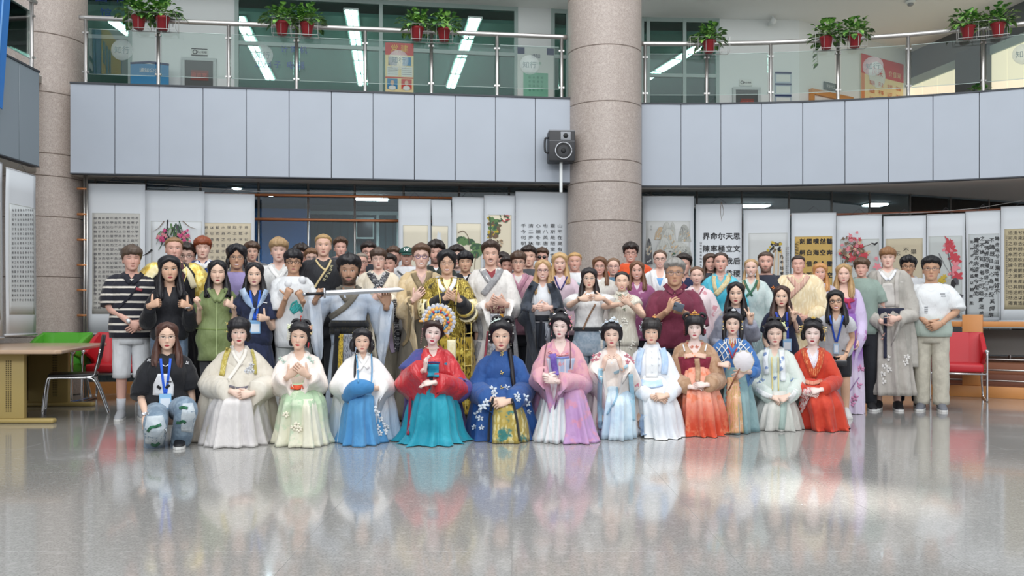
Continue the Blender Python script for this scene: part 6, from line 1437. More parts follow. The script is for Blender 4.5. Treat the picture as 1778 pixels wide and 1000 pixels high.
NAVYC = cloth('#232a40', '#2b3350', 'noise'); SKYC = cloth('#93aac8', '#b2c3d8', 'noise')
p = Person(442, 455, 497.5, 168, 'young woman in a navy sailor dress with a blue lanyard and a badge', sex='f', hair='long', hc=BLK, skin=SK['al'], smile=0, lip='#a9646a', hyaw=-.05,
  arms={1: dict(e=(473, 570, -.02), w=(462, 553, -.26), d=(-.7, -.5, .1), n=(-.6, .7, 0), p='thumb')})
p.longhair(.22); p.done_hair(); p.wear('sailor_dress', [p.shell(zof(p, 600), p.zsh+.05, .025, .03, .10, .05)]+[p.sleeve(q, .45, .08, .08) for q in (-1, 1)], NAVYC, .003); skirt_m(p, NAVYC, .45, zof(p, 585), (.16, .24), (.13, .2), 20)
p.ribbon('sailor_collar', [(419, 502), (430, 522), (440, 536)], 13, SKYC, .012, wmul=(1, .9, .2)); p.ribbon('sailor_collar', [(463, 503), (456, 520), (446, 536)], 9, SKYC, .012, wmul=(1, .9, .2)); p.ribbon('neckerchief', [(441, 534), (437, 545), (434, 558)], 6, SKYC, .012); p.lanyard(434, 452, 504, 443, 556, cloth('#2a5fd0'), (18, 23, '#7fb0dc'), 4); p.ribbon('sleeve_stripe', [(457, 525), (464, 526)], 1.5, white, .01); p.shoes(mat('shoe_white', '#d0d0d0', .6))

p = Person(509.5, 432, 475.5, 165, 'black haired man in glasses with white headphones round his neck and a teal print t-shirt', hair='fringe', hc=BLK, skin=SK['ad'], smile=0, eo=.5, glasses=('#2a2a2e', .0022, 1.05), hairth=.035,
  arms={-1: dict(e=(484, 550, -.08), w=(497, 516, -.27), d=(.35, -.3, .9), n=(.5, .8, 0), p='thumb'), 1: dict(e=(540, 548, -.06), w=(524, 520, -.27), d=(-.3, -.3, .9), n=(-.5, .8, 0), p='thumb')}); p.done_hair()
tee(p, cloth('#dfe1e3'), .50, z0=zof(p, 602), infl=.045, r0=.10, r1=.095, fold=.005); p.trousers(cloth('#b5b9b8'), .035, .05, 'trousers', .04); p.shoes(mat('shoe_white', '#d0d0d0', .6))
hp = p.child('headphones', G().tube(np.array([p.L(490, 494, -.06), p.L(492, 484, .02), p.L(508, 478, .09), p.L(528, 483, .02), p.L(529, 490, -.06)]), .011, 10), mat('headphone_white', '#d5d7da', .35))
for a, b, dy in ((501, 494, -.13), (525, 487, -.12)): v, f = ico(p.L(a, b, dy), (.042, .03, .046), 14, 9); mk('ear_cup', (v, f), mat('headphone_white', '#d5d7da', .35), hp)
for k in range(9): p.ribbon('shirt_print', [(504+k*1.2, 545-abs(k-4)*1.6), (507+k*2.2, 528+(k % 3)*5), (516+k*.8, 522+k*2.5)], 3.2, mat('print_teal2', '#38a9a8', .6), .006)

SW = cloth('#aab6c6', '#c3cad4', 'noise', scale=3.2, rough=.65); OLV = cloth('#6f6a60', rough=.6); SASHB = cloth('#1e2024', '#3a3526', 'brocade', scale=20)
p = Person(606, 441, 495, 171, 'bearded dark haired man in a pale blue robe holding up a sword', hair='curly', hc='#19161a', skin=SK['i'], smile=0, eo=.75, beard=('#1d1715', 'full', .95), brow='#17131a', bw=1.05, hairth=.045, hyaw=-.04,
  arms={-1: dict(e=(541, 552, .02), w=(548, 520, -.22), d=(.4, -.5, .75), n=(.9, .4, .0), p='fist'), 1: dict(e=(668, 556, .0), w=(671, 531, -.22), d=(0, -.1, 1), n=(-.2, -1, .1), p='relax')}); p.done_hair()
longtop(p, SW, .99, vd=.12, vw=.05, hang=.55, h0=.30, name='robe', r0=.10, r1=.085, fold=.006, z0=zof(p, 600)); inner(p, cloth('#6f6a5e'), .05); skirt_m(p, cloth('#9fadbd', '#b7c2cf', 'noise', scale=3), .06, zof(p, 585), (.17, .25), (.15, .22), 11, .03)
p.ribbon('collar_band', [(587, 498), (594, 512), (604, 524)], 10, OLV); p.ribbon('collar_band', [(624, 497), (617, 512), (600, 532), (572, 552)], 10, OLV, .009); belt(p, SASHB, zof(p, 580), zof(p, 556), .035, 'sash'); belt(p, cloth('#15161a'), zof(p, 567), zof(p, 560), .045, 'belt_cord')
p.ribbon('sash_end', [(586, 572), (583, 610), (580, 650), (578, 690)], 9, cloth('#17181c'), .03); p.ribbon('waist_panel', [(592, 580), (591, 620), (590, 655)], 8, cloth('#c7a93c', '#3b3420', 'brocade', scale=26), .03); p.ribbon('waist_panel', [(606, 580), (606, 630), (606, 668)], 20, cloth('#8f939c', '#5e626c', 'brocade', scale=12), .028)
p.ribbon('neck_band', [(590, 497), (606, 501), (622, 496)], 5, cloth('#8b857a'), .006); p.shoes(mat('shoe_dark', '#2b2c30', .5)); SWORDSMAN = p

p = Person(776, 434.5, 477, 170, 'smiling man in glasses and an ornate gold brocade robe with black cuffs', hair='curtain', hc=BLK, skin=SK['a'], smile=12, teeth=True, glasses='#a39a94', eo=.5, hairth=.03, bw=1.05,
  arms={-1: dict(e=(742, 540, -.06), w=(772, 518, -.30), d=(.9, -.25, .35), n=(0, .9, .3), p='flat'), 1: dict(e=(814, 545, -.06), w=(798, 522, -.31), d=(-.85, -.2, .5), n=(0, .9, .3), p='flat')}); p.done_hair()
longtop(p, GOLDB, .62, vd=.15, vw=.045, name='robe', r0=.095, r1=.10, z0=zof(p, 600), infl=.03); inner(p, CREAMG, .03); p.wear('skirt', [p.robe_px([(585, 745, 822, .2, .2), (640, 742, 826, .22, .22), (700, 740, 828, .24, .24), (716, 740, 828, .24, .24)], amp=.012)], cloth('#a48a2e', '#3c3316', 'brocade', scale=9, metal=.25, rough=.4, c3='#d9c25a'))
for q in (-1, 1):
    c = p.armpath(q, 18); p.wear('sleeve_band', [tube(c[6:12], np.full(6, .105), 14)], CREAMG); p.wear('cuff', [tube(c[11:18], np.linspace(.095, .062, 7), 14)], BLACKS); p.wear('cuff_trim', [tube(c[12:14], np.array((.094, .091)), 14)], GOLD)
p.ribbon('collar', [(759, 480), (763, 494), (772, 506)], 7, white, .008); p.ribbon('collar', [(790, 480), (788, 492), (779, 506)], 7, white, .008)
for a in (758, 796): p.ribbon('chest_piping', [(a, 482), (a+(6 if a < 770 else -4), 520), (a+(8 if a < 770 else -6), 560)], 2.2, GOLD, .012)
p.ribbon('front_panel', [(784, 590), (784, 640), (785, 700)], 15, CREAMG, .012)
for k in range(5): p.ribbon('gold_cord', [(805, 580+k*28), (820, 578+k*28)], 1.8, GOLD, .012)
for a in (806, 818): p.ribbon('gold_cord', [(a, 560), (a+1, 640), (a+2, 712)], 1.6, GOLD, .012)
p.shoes(mat('shoe_dark', '#2b2c30', .5))

WR = cloth('#e3e0dc', '#d6d2ce', 'noise'); GRT = cloth('#8d8d90', '#a4a4a6', 'brocade', scale=18)
p = Person(852, 419.5, 462, 167, 'smiling man with a moustache in a white robe with a grey crossed collar', hair='quiff', hc='#3f2f26', skin=SK['e'], smile=13, teeth=True, eo=.45, beard=('#3a2a22', 'stache', .9), hairth=.03, neck=1.05,
  arms={-1: dict(e=(822, 545, -.05), w=(850, 528, -.30), d=(.9, -.2, .35), n=(0, .9, .3), p='flat'), 1: dict(e=(893, 540, -.05), w=(878, 528, -.31), d=(-.9, -.2, .35), n=(0, .9, .3), p='flat')}); p.done_hair()
longtop(p, WR, .96, vd=.15, vw=.055, hang=.68, h0=.33, name='robe', r0=.09, r1=.085, fold=.004); inner(p, cloth('#8a3a40'), .045); skirt_m(p, cloth('#d9d4d0'), .05, zof(p, 590), (.18, .26), (.16, .22))
p.ribbon('collar_band', [(836, 466), (846, 482), (858, 496)], 11, GRT); p.ribbon('collar_band', [(870, 466), (862, 482), (848, 500), (838, 512)], 11, GRT, .009)
for a, b, c in ((828, 834, 824), (888, 893, 897)): p.ribbon('sleeve_trim', [(a, 548), (b, 580), (c, 625)], 8, GRT, .012)
belt(p, cloth('#5b2b33', '#c9b8a0', 'brocade', scale=22), zof(p, 544), zof(p, 531), .035, 'sash'); p.ribbon('waist_panel', [(858, 545), (857, 600), (855, 640)], 20, cloth('#8b8f98', '#d4d4d6', 'brocade', scale=22), .03); p.ribbon('waist_panel', [(871, 545), (872, 580)], 6, cloth('#c79a3a', '#8a2f33', 'brocade', scale=26), .03); p.ribbon('sash_end', [(847, 575), (842, 620), (838, 640)], 4, cloth('#a04a58'), .03)

DK = cloth('#2f353f', '#3a414d', 'noise', rough=.6)
p = Person(942.5, 450, 488, 168, 'blonde woman in glasses and a long black open robe with hands on her chest', sex='f', hair='long', hc='#b79468', skin=SK['ep'], smile=11, teeth=True, glasses=('#7a5660', .0022, 1.05),
  arms={-1: dict(e=(912, 556, -.06), w=(930, 533, -.28), d=(.9, -.1, .05), n=(0, 1, .1), p='flat'), 1: dict(e=(970, 560, -.06), w=(955, 534, -.29), d=(-.9, -.1, -.05), n=(0, 1, .1), p='flat')})
p.longhair(.24, (1.15, .55)); p.done_hair(); p.wear('white_top', [p.shell(zof(p, 560), p.zsh+.05, .02, None, .07, .05)], cloth('#dcdee2'))
p.wear('open_robe', [p.sleeve(q, .95, .085, .09, hang=.85, h0=.25) for q in (-1,)], DK); p.wear('open_robe', [p.sleeve(1, .95, .085, .08, hang=.3, h0=.3)], DK)
p.ribbon('robe_lapel', [(930, 490), (919, 510), (912, 540)], 14, DK, .03); p.ribbon('robe_lapel', [(955, 490), (963, 510), (967, 535)], 14, DK, .03); skirt_m(p, cloth('#3a3f49'), .05, zof(p, 555), (.15, .22), (.12, .2)); belt(p, cloth('#23262e'), zof(p, 558), zof(p, 547), .025, 'waistband'); p.ribbon('waist_tie', [(940, 556), (938, 580), (937, 605)], 4, cloth('#23262e'), .02); p.ribbon('skirt_panel', [(950, 560), (951, 590), (952, 610)], 8, cloth('#9ea3ad'), .012)

p = Person(1023, 464, 502, 171, 'dark haired woman in a white cotton top and jeans with a thin bag strap', sex='f', hair='longside', hc='#231c1f', skin=SK['al'], smile=11, glasses='#c9b9b2', lip='#b5504f',
  arms={-1: dict(e=(988, 530, -.14), w=(1008, 519, -.34), d=(.97, -.1, .1), n=(0, 1, -.1), p='flat'), 1: dict(e=(1064, 530, -.14), w=(1046, 518, -.36), d=(-.97, -.1, .1), n=(0, 1, -.1), p='flat')})
p.longhair(.24, (1, .9)); p.done_hair(); tee(p, cloth('#e0e0df', '#d2d2d2', 'noise', scale=20), .45, z0=zof(p, 570), vd=.03, infl=.025, r0=.085, r1=.082, name='cotton_top'); p.trousers(jean, .03, .05, 'jeans', .03, top=zof(p, 565)); belt(p, cloth('#2a2b30'), zof(p, 574), zof(p, 568), .035); p.ribbon('bag_strap', [(1034, 528), (1022, 550), (1012, 572)], 3, cloth('#8a6d58'), .008); p.ribbon('bracelet', [(1003, 515), (1006, 524)], 3, mat('bead_brown', '#6d5446', .5), .007); p.shoes(mat('shoe_white', '#d0d0d0', .6))
QP = cloth('#cfcbbd', '#dcd8cc', 'brocade', scale=9, rough=.5)
p = Person(1080, 472.5, 506, 172, 'smiling woman in a cream embroidered qipao with crossed hands', sex='f', hair='pulled', hc='#1e191b', skin=SK['al'], smile=12, teeth=True, lip='#b14a4a', eo=.45,
  arms={-1: dict(e=(1050, 532, -.12), w=(1080, 528, -.34), d=(.75, -.2, .6), n=(0, 1, .1), p='flat'), 1: dict(e=(1116, 548, -.12), w=(1092, 527, -.36), d=(-.75, -.2, .6), n=(0, 1, .1), p='flat')})
p.bun((0, .09, .02), (.04, .035, .04)); p.done_hair(); p.wear('qipao', [p.shell(zof(p, 600), p.zsh+.075*p.kb, .014, .02, .0)]+[p.sleeve(q, .24, .075, .07) for q in (-1, 1)], QP); skirt_m(p, QP, .05, zof(p, 590), (.17, .2), (.13, .17), 8, .006); p.ribbon('stand_collar', [(1069, 507), (1079, 511), (1089, 507)], 5, QP, .006); p.motif('embroidery', [(1083, 555), (1087, 560), (1100, 595), (1094, 602), (1076, 590)], 5, mat('petal_ivory', '#e6e4da', .6), 5); p.motif('knot_button', [(1077, 512), (1084, 537)], 3, mat('knot_green', '#7d8a72', .6), 4)
MAR = cloth('#6d2c40', '#763247', 'noise', scale=12)
p = Person(1171.5, 450.5, 497, 171, 'grey haired man in glasses and a maroon polo shirt holding a phone', hair='short', hc='#8c8a86', skin=SK['ad'], smile=3, eo=.4, glasses='#8b8690', bw=1.2, hairth=.02, neck=1.12, brow='#6b625c',
  arms={-1: dict(e=(1134, 560, -.06), w=(1160, 539, -.30), d=(.55, -.3, .75), n=(.7, .6, .2), p='relax'), 1: dict(e=(1216, 572, -.05), w=(1188, 543, -.30), d=(-.8, -.4, .2), n=(-.2, .4, .9), p='grip')}); p.done_hair()
tee(p, MAR, .5, z0=zof(p, 604), vd=.06, vw=.035, infl=.03, r0=.092, r1=.082, name='polo_shirt', fold=.004); p.ribbon('collar', [(1154, 494), (1162, 503), (1170, 509)], 9, MAR, .012); p.ribbon('collar', [(1190, 494), (1183, 503), (1173, 509)], 9, MAR, .012); lower(p, cloth('#4a4f5c')); MAROON = p
PF = cloth('#ead9dc', '#d69aa4', 'floral', scale=9)
p = Person(1210, 461, 495, 161, 'woman in a white robe printed with pink blossoms', sex='f', hair='pulled', hc='#6a4c37', skin=SK['ep'], smile=13, teeth=True, eo=.5); p.done_hair(); longtop(p, PF, vd=.12, vw=.05, hang=.35, name='robe'); inner(p, cloth('#c9b2b0'), .05); m = cloth('#a35a6c'); p.ribbon('collar_band', [(1199, 498), (1206, 508), (1213, 520)], 2.6, m); p.ribbon('collar_band', [(1222, 498), (1216, 508), (1206, 522)], 2.6, m); skirt_m(p, cloth('#c3c5cd'))
TQ = cloth('#3fb2cc', '#63c6d8', 'noise', rough=.4, scale=6, spec=.5)
p = Person(1251.5, 436.5, 473, 157, 'woman with sleek pulled back hair in a bright turquoise silk robe', sex='f', hair='pulled', hc='#3b2a22', skin=SK['er'], smile=10, lip='#b5504f', neck=1.05); p.done_hair(); longtop(p, TQ, vd=.16, vw=.055, hang=.3, name='robe'); inner(p, cloth('#7fb6b8'), .10)
BRC = cloth('#c4b486', '#e0d6b6', 'brocade', scale=24); p.ribbon('collar_band', [(1241, 475), (1239, 487), (1243, 506)], 7, BRC); p.ribbon('collar_band', [(1263, 475), (1265, 484), (1252, 502), (1242, 512)], 9, BRC, .009); hpearls(p, [(x, -.10+abs(x)*.4, -.165+x*x*6) for x in np.linspace(-.05, .05, 9)], .005); skirt_m(p, TQ)
p = Person(1304, 447.5, 481, 156, 'blonde woman in a pale mint robe with a dark green collar', sex='f', hair='pulled', hc='#b3936a', skin=SK['ep'], smile=13, teeth=True); 
for q, Lq in ((-1, .30), (1, .34)): p.lock([(q*.066, .02, .02), (q*.082, .0, -.09), (q*.085, -.05, -.16), (q*.088, -.095, -.22), (q*.075, -.105, -Lq)], [(.012, .014), (.02, .02), (.024, .02), (.026, .018), (.008, .008)])
p.done_hair(); MNT = cloth('#c9d6d4', '#b7c9c8', 'noise'); longtop(p, MNT, vd=.17, vw=.055, hang=.4, name='robe'); inner(p, cloth('#c2cfc9'), .08); m = cloth('#3f6b56'); p.ribbon('collar_band', [(1292, 486), (1298, 500), (1306, 514)], 4, m); p.ribbon('collar_band', [(1315, 486), (1308, 502), (1294, 516)], 4, m, .009); skirt_m(p, cloth('#a6c0c4', '#c6d6d8', 'brocade', scale=12))
CRM = cloth('#e2cfa9', '#eddfc0', 'brocade', scale=7, rough=.45)
p = Person(1386, 443.5, 475, 155, 'short haired young man in a wide cream robe with banded collar', hair='crop', hc='#3a2c24', skin=SK['er'], smile=4, eo=.55, bw=1.15, neck=1.1,
  arms={-1: dict(e=(1352, 540, .0), w=(1378, 552, -.2), d=(.9, -.3, -.1), n=(0, 1, 0)), 1: dict(e=(1424, 540, .0), w=(1400, 552, -.2), d=(-.9, -.3, -.1), n=(0, 1, 0))}); p.done_hair(); longtop(p, CRM, vd=.14, vw=.05, hang=.35, name='robe', r0=.105, r1=.10, fold=.004); inner(p, cloth('#cdb59a'), .06); BND = cloth('#b9837a', '#dccab0', 'vstripes', stripes=(.012, .35)); p.ribbon('collar_band', [(1369, 478), (1378, 490), (1388, 502)], 9, BND); p.ribbon('collar_band', [(1403, 478), (1394, 492), (1374, 512), (1360, 524)], 9, BND, .009); skirt_m(p, CRM)
LAV = cloth('#b9a2cc', '#cdbada', 'noise', scale=4); LAVS = cloth('#cbbcdc', '#b07fb4', 'floral', scale=7)
p = Person(1465, 457, 493, 155, 'long haired blonde woman in a floating lavender robe printed with blossoms', sex='f', hair='long', hc='#b08f63', skin=SK['ep'], smile=8, lip='#bb6468',
  arms={1: dict(e=(1492, 560, -.02), w=(1490, 590, -.15), d=(0, -.2, -1), n=(-1, 0, 0))}); p.longhair(.30, (.9, 1.1), w=1.1); p.done_hair()
p.wear('chest_band', [p.shell(zof(p, 560), p.zsh-.085, .018, None, .0)], cloth('#8e5aa2', '#a674b4', 'noise')); p.wear('robe_sleeve', [p.sleeve(q, .97, .08, .09, hang=.55, h0=.3) for q in (1,)], LAVS); p.wear('robe_sleeve', [p.sleeve(-1, .97, .08, .07, hang=.3, h0=.3)], LAVS); p.wear('skirt', [p.robe_px([(545, 1446, 1488, .13, .13), (600, 1448, 1496, .16, .16), (650, 1450, 1499, .2, .2), (705, 1452, 1500, .22, .22), (719, 1452, 1500, .22, .22)], amp=.02)], cloth('#8f63b0', '#d0c3da', 'gradient', grad=(.45, .8)) if False else cloth('#d3c7dc', '#8d62ae', 'gradient', grad=(.40, .75)))
p.ribbon('chest_bow', [(1462, 518), (1472, 523), (1483, 519)], 8, cloth('#b23658'), .012); p.ribbon('chest_bow', [(1473, 522), (1476, 536)], 4, cloth('#b23658'), .012); p.motif('skirt_print', [(1490, 668), (1484, 690), (1494, 640), (1478, 700)], 7, mat('print_pink', '#c786ac', .7), 5); p.ribbon('skirt_print', [(1492, 655), (1480, 672), (1470, 690)], 1.5, mat('print_stem', '#8d6d9a', .7), .006)

# ---- tall man in grey and the man in cream trousers, both in full view
GRY = cloth('#aaa69f', '#b8b4ad', 'noise', scale=5, rough=.8); NV = cloth('#262a3e')
p = Person(1541.5, 429, 465, 151, 'tall young man in a loose grey robe with a long navy sash and black trainers', hair='fringe', hc='#8a6240', skin=SK['ep'], smile=5, eo=.55, H=1.86, hairth=.03, neck=1.05,
  arms={-1: dict(e=(1508, 545, -.03), w=(1532, 559, -.27), d=(.9, -.25, -.1), n=(.1, 1, .1), p='relax'), 1: dict(e=(1580, 545, -.03), w=(1558, 553, -.29), d=(-.9, -.25, -.2), n=(-.1, 1, .1), p='relax')}); p.done_hair()
longtop(p, GRY, .93, vd=.16, vw=.055, hang=.34, h0=.25, name='robe', r0=.095, r1=.095, fold=.006, z0=zof(p, 560)); inner(p, cloth('#d3cfca'), .05, zof(p, 530), .016); p.wear('robe_skirt', [p.robe_px([(530, 1521, 1568, .14, .14), (560, 1512, 1574, .18, .16), (600, 1508, 1580, .2, .2), (650, 1506, 1586, .22, .22), (683, 1508, 1590, .23, .23)], amp=.03, fn=11)], cloth('#b1aca5', '#a19c95', 'noise', scale=4)); p.wear('outer_robe', [p.robe_px([(535, 1510, 1582, .10, .18), (580, 1504, 1590, .13, .2), (635, 1503, 1592, .15, .22)], amp=.025, fn=9)], GRY)
p.ribbon('shirt_front', [(1541, 492), (1541, 510), (1542, 533)], 30, cloth('#c9c5c0'), .004, wmul=(.55, .9, 1)); belt(p, NV, zof(p, 549), zof(p, 535), .035, 'sash'); p.ribbon('sash_end', [(1537, 548), (1537, 585), (1537, 622)], 6, NV, .02); m = cloth('#bdb8b2'); p.ribbon('collar_band', [(1524, 470), (1527, 490), (1524, 533)], 7, m, .01); p.ribbon('collar_band', [(1560, 470), (1557, 490), (1558, 533)], 7, m, .01); p.ribbon('undershirt_collar', [(1527, 468), (1533, 478), (1541, 486)], 5, white, .012); p.ribbon('undershirt_collar', [(1555, 468), (1550, 478), (1543, 486)], 5, white, .012)
p.motif('embroidery', [(1541, 622), (1536, 636), (1532, 650), (1543, 642), (1572, 630), (1574, 620), (1533, 662)], 6, mat('embroidery_white', '#d6d4d0', .7), 6); p.shoes(mat('shoe_black', '#1d1e22', .5))
p = Person(1617, 444, 487, 152, 'man in glasses with a white and mint t-shirt and cream trousers, hands folded', hair='short', hc='#131216', skin=SK['ad'], smile=0, eo=.5, glasses='#77747a', H=1.76, bw=1.05, hairth=.034,
  arms={-1: dict(e=(1589, 545, -.02), w=(1610, 560, -.20), d=(.9, -.25, -.35), n=(.1, 1, .1), p='relax'), 1: dict(e=(1660, 540, -.02), w=(1634, 562, -.23), d=(-.85, -.25, -.4), n=(-.1, 1, .1), p='relax')}); p.done_hair()
tee(p, cloth('#b5c4ba', '#dfe2e4', 'gradient', grad=(.95, 1.12)), .5, z0=zof(p, 584), infl=.035, r0=.095, r1=.092, fold=.005, hem=.045); p.trousers(cloth('#c6c1b2', '#b9b4a6', 'noise'), .03, .06, 'trousers', .03); p.shoes(mat('shoe_slate', '#6d7078', .6)); g = G(); h, _ = p.hit(1637, 513)
p.ribbon('shirt_print', [(1633, 510), (1641, 510)], 1.4, mat('print_grey', '#8a8d92', .7), .005); p.ribbon('shirt_print', [(1634, 514), (1642, 514)], 1.4, mat('print_grey', '#8a8d92', .7), .005)
for k in range(4): p.ribbon('shirt_print', [(1605, 533+k*3.4), (1611, 533+k*3.4)], 1.2, mat('print_grey', '#8a8d92', .7), .005)

# ---- three women bending forward behind the kneeling row
p = Person(1277.5, 489.5, 530, 164, 'black haired woman making a peace sign behind the woman with the round fan', sex='f', hair='long', hc='#121015', skin=SK['al'], smile=2, lip='#b0484e', lean=-.12, zhip=.74,
  arms={1: dict(e=(1308, 585, -.10), w=(1303, 557, -.25), d=(0, -.1, 1), n=(0, -1, 0), p='v'), -1: dict(e=(1245, 590, -.05), w=(1256, 620, -.2))}); p.longhair(.24); p.done_hair(); longtop(p, cloth('#8f92a2', '#a3a6b4', 'noise'), .93, name='hoodie', r0=.085, r1=.07, fold=.006, z0=.62); lower(p)
p = Person(1357, 495.5, 534, 164, 'woman with long chestnut hair and a blue lanyard behind the mint robed woman', sex='f', hair='long', hc='#3d2620', skin=SK['al'], smile=7, lip='#b34a4c', lean=-.12, zhip=.74,
  arms={1: dict(e=(1385, 575, -.06), w=(1378, 553, -.25), d=(.1, -.2, 1), n=(0, -1, .1), p='v'), -1: dict(e=(1328, 590, -.04), w=(1342, 620, -.2))}); p.longhair(.33, w=1.25); p.done_hair(); p.wear('dress', [p.shell(.60, p.zsh+.04, .02, .03, .10, .06)]+[p.sleeve(q, .4, .075, .07) for q in (-1, 1)], cloth('#23273e')); p.lanyard(1347, 1366, 542, 1367, 588, cloth('#3b52b8'), (15, 22, '#8fb8de'), 4); p.ribbon('shawl', [(1340, 555), (1335, 590)], 8, cloth('#b9c4c8'), .012); lower(p)
p = Person(1451, 503.5, 541, 163, 'woman in black rimmed glasses and a white blouse leaning over with a tablet', sex='f', hair='longside', hc='#131116', skin=SK['a'], smile=8, teeth=True, glasses=('#1b1b1f', .0024, 1.08), lip='#b0585a', lean=-.22, zhip=.74, tilt=-.08, hyaw=.0,
  arms={1: dict(e=(1479, 590, -.10), w=(1468, 618, -.28), d=(-.5, -.4, -.7), n=(-.4, .8, 0), p='grip'), -1: dict(e=(1424, 590, .0), w=(1432, 625, -.15))}); p.longhair(.24, (.8, 1.25), w=1.1); p.done_hair(); p.wear('blouse', [p.shell(zof(p, 618), p.zsh+.045, .022, .03, .10, .055)]+[p.sleeve(q, .30, .078, .075) for q in (-1, 1)], cloth('#cdced3')); p.trousers(cloth('#2a2b31'), .02, .42, 'shorts', .02); p.lanyard(1441, 1464, 548, 1452, 594, cloth('#3560d2'), (9, 20, '#a9c4de'), 3.4); p.shoes(mat('shoe_white', '#d0d0d0', .6)); p.ribbon('bracelet', [(1462, 608), (1472, 611)], 2.4, mat('bead_brown', '#6d5446', .5), .007); LEANER = p
# ---- the kneeling front row in court dress
def kneel(px, top, chin, sc, label, **kw):
    d = dict(sex='f', skin=SK['mk'], hair='updo', hc='#17141a', lip='#b23a44', smile=3, eo=.75, liner=.8, blush=.4, pose='kneel', brow='#3a2c28')
    d.update(kw); zc = CH+(HY-chin)/sc; d.setdefault('zhip', max(.24, zc-.52)); return Person(px, top, chin, sc, label, **d)
def robe_top(p, m, hang=.4, r0=.085, r1=.10, vd=.16, vw=.055, h0=.3, t=.96, name='robe', fold=.004, infl=.026, z0=None): return longtop(p, m, t, vd, vw, name, r0, r1, hang, h0, z0 if z0 is not None else p.zhip+.05, infl, .055, fold)
def hull(p, name, rows, m, fn=13, amp=.02, seed=1, rd=.9): return p.wear(name, [p.robe_px(rows, fn=fn, amp=amp, seed=seed, round_=rd)], m)

# crouching woman in jeans at the left end
p = Person(290, 558, 608, 204, 'crouching woman with long auburn brown hair, black t-shirt and patched jeans', sex='f', hair='long', hc='#4a2c22', skin=SK['al'], smile=0, eo=.7, lip='#b0484c', pose='squat', zhip=.27, legs={-1: ((270, 738, -.42), (268, 773, -.14), (266, 777, -.04)), 1: ((323, 712, -.40), (314, 768, -.22), (311, 779, -.36))}, glasses=('#c4b6ae', .0014, 1.),
  arms={-1: dict(e=(246, 690, -.02), w=(253, 722, -.36), d=(.15, -.5, -1), n=(0, .6, -.6), p='relax'), 1: dict(e=(333, 690, .0), w=(331, 732, -.12), d=(.05, -.2, -1), n=(-1, 0, 0), p='relax')})
p.longhair(.29, (.9, 1.2), w=1.15); p.done_hair(); tee(p, cloth('#1d1e23', rough=.7), .5, z0=.27, vd=.03, r0=.09, r1=.095, infl=.04, fold=.005)
JN = cloth('#6c8093', '#879aab', 'noise', scale=14); JW = cloth('#c3ccd2', '#aeb9c2', 'noise', scale=9); P = []
for q in (-1, 1): hip, kn, an, toe = p.legs[q]; P.append(tube(spline([hip, (hip+kn)/2+np.array((0, 0, .02)), kn, (kn+an)/2, an], 20), np.interp(np.linspace(0, 1, 20), [0, .35, .5, .7, 1], [.10, .098, .092, .085, .082]), 16))
p.wear('jeans', P, JN, .003)
for q, (a, b, c) in ((-1, (270, 738, 40)), (1, (327, 716, 26))): 
    p.ribbon('pale_patch', [(a-1, b-16), (a, b+8), (a-3, b+34)], c, JW, .006, wmul=(.7, 1, .75)); 
for pts in (((256, 750), (262, 742), (270, 741), (280, 737)), ((262, 771), (270, 774), (277, 769)), ((311, 709), (318, 707), (326, 709)), ((301, 731), (310, 735), (318, 731), (322, 735))): p.ribbon('green_patch', pts, 5, cloth('#2f6b4d', '#1f5038', 'noise', scale=40), .012)
p.shoes(mat('shoe_black', '#1d1e22', .5)); p.ribbon('print_block', [(284, 649), (284, 668), (283, 687)], 36, cloth('#dcdde0'), .006, wmul=(.55, 1, 1)); p.ribbon('print_shape', [(273, 670), (279, 675)], 5, mat('print_black', '#15151a', .7), .010); p.ribbon('print_shape', [(288, 674), (294, 668)], 5, mat('print_black', '#15151a', .7), .010)
p.ribbon('print_line', [(290, 663), (298, 663)], 1.5, mat('print_black', '#15151a', .7), .010); p.lanyard(279, 296, 622, 287, 684, cloth('#2f62d6'), (21, 27, '#8fc0e4'), 4.5); p.motif('star_applique', [(259, 626), (325, 630)], 3.5, cloth('#e0e0e4'), 4); p.ribbon('watch_strap', [(246, 719), (258, 717)], 5, mat('silver', '#c9cad0', .25, .8), .008); p.ribbon('necklace', [(281, 632), (287, 636), (294, 632)], 1.3, mat('silver', '#c9cad0', .25, .8), .006)

CR = cloth('#d9d3c7', '#c9c2b4', 'noise', scale=3, rough=.7); CRW = cloth('#dedad8', '#cfcbcb', 'noise', scale=3)
p = kneel(415, 551, 599, 199, 'kneeling woman in a very wide cream robe with olive gold braces', hair='updobang', smile=2, arms={-1: dict(e=(366, 668, -.06), w=(404, 680, -.40), d=(.8, -.2, -.3), n=(0, .8, -.3), p='relax'), 1: dict(e=(466, 668, -.06), w=(436, 683, -.42), d=(-.85, -.2, -.1), n=(0, .8, -.3), p='relax')})
for q in (-1, 1): p.bun((q*.078, .02, -.03), (.03, .04, .055))
p.done_hair(); robe_top(p, CR, .34, .10, .13, .10); inner(p, cloth('#e4dfd8'), .04, None, .014); hull(p, 'outer_robe', [(628, 371, 459, .12, .15), (655, 358, 468, .17, .22), (700, 347, 476, .24, .28), (745, 342, 484, .28, .32), (766, 338, 494, .30, .34)], CR, 9, .03)
hull(p, 'skirt', [(668, 386, 438, .20, .05), (686, 376, 448, .42, .1), (704, 367, 454, .45, .15), (740, 358, 462, .46, .2), (767, 352, 470, .48, .2)], CRW, 13, .03)
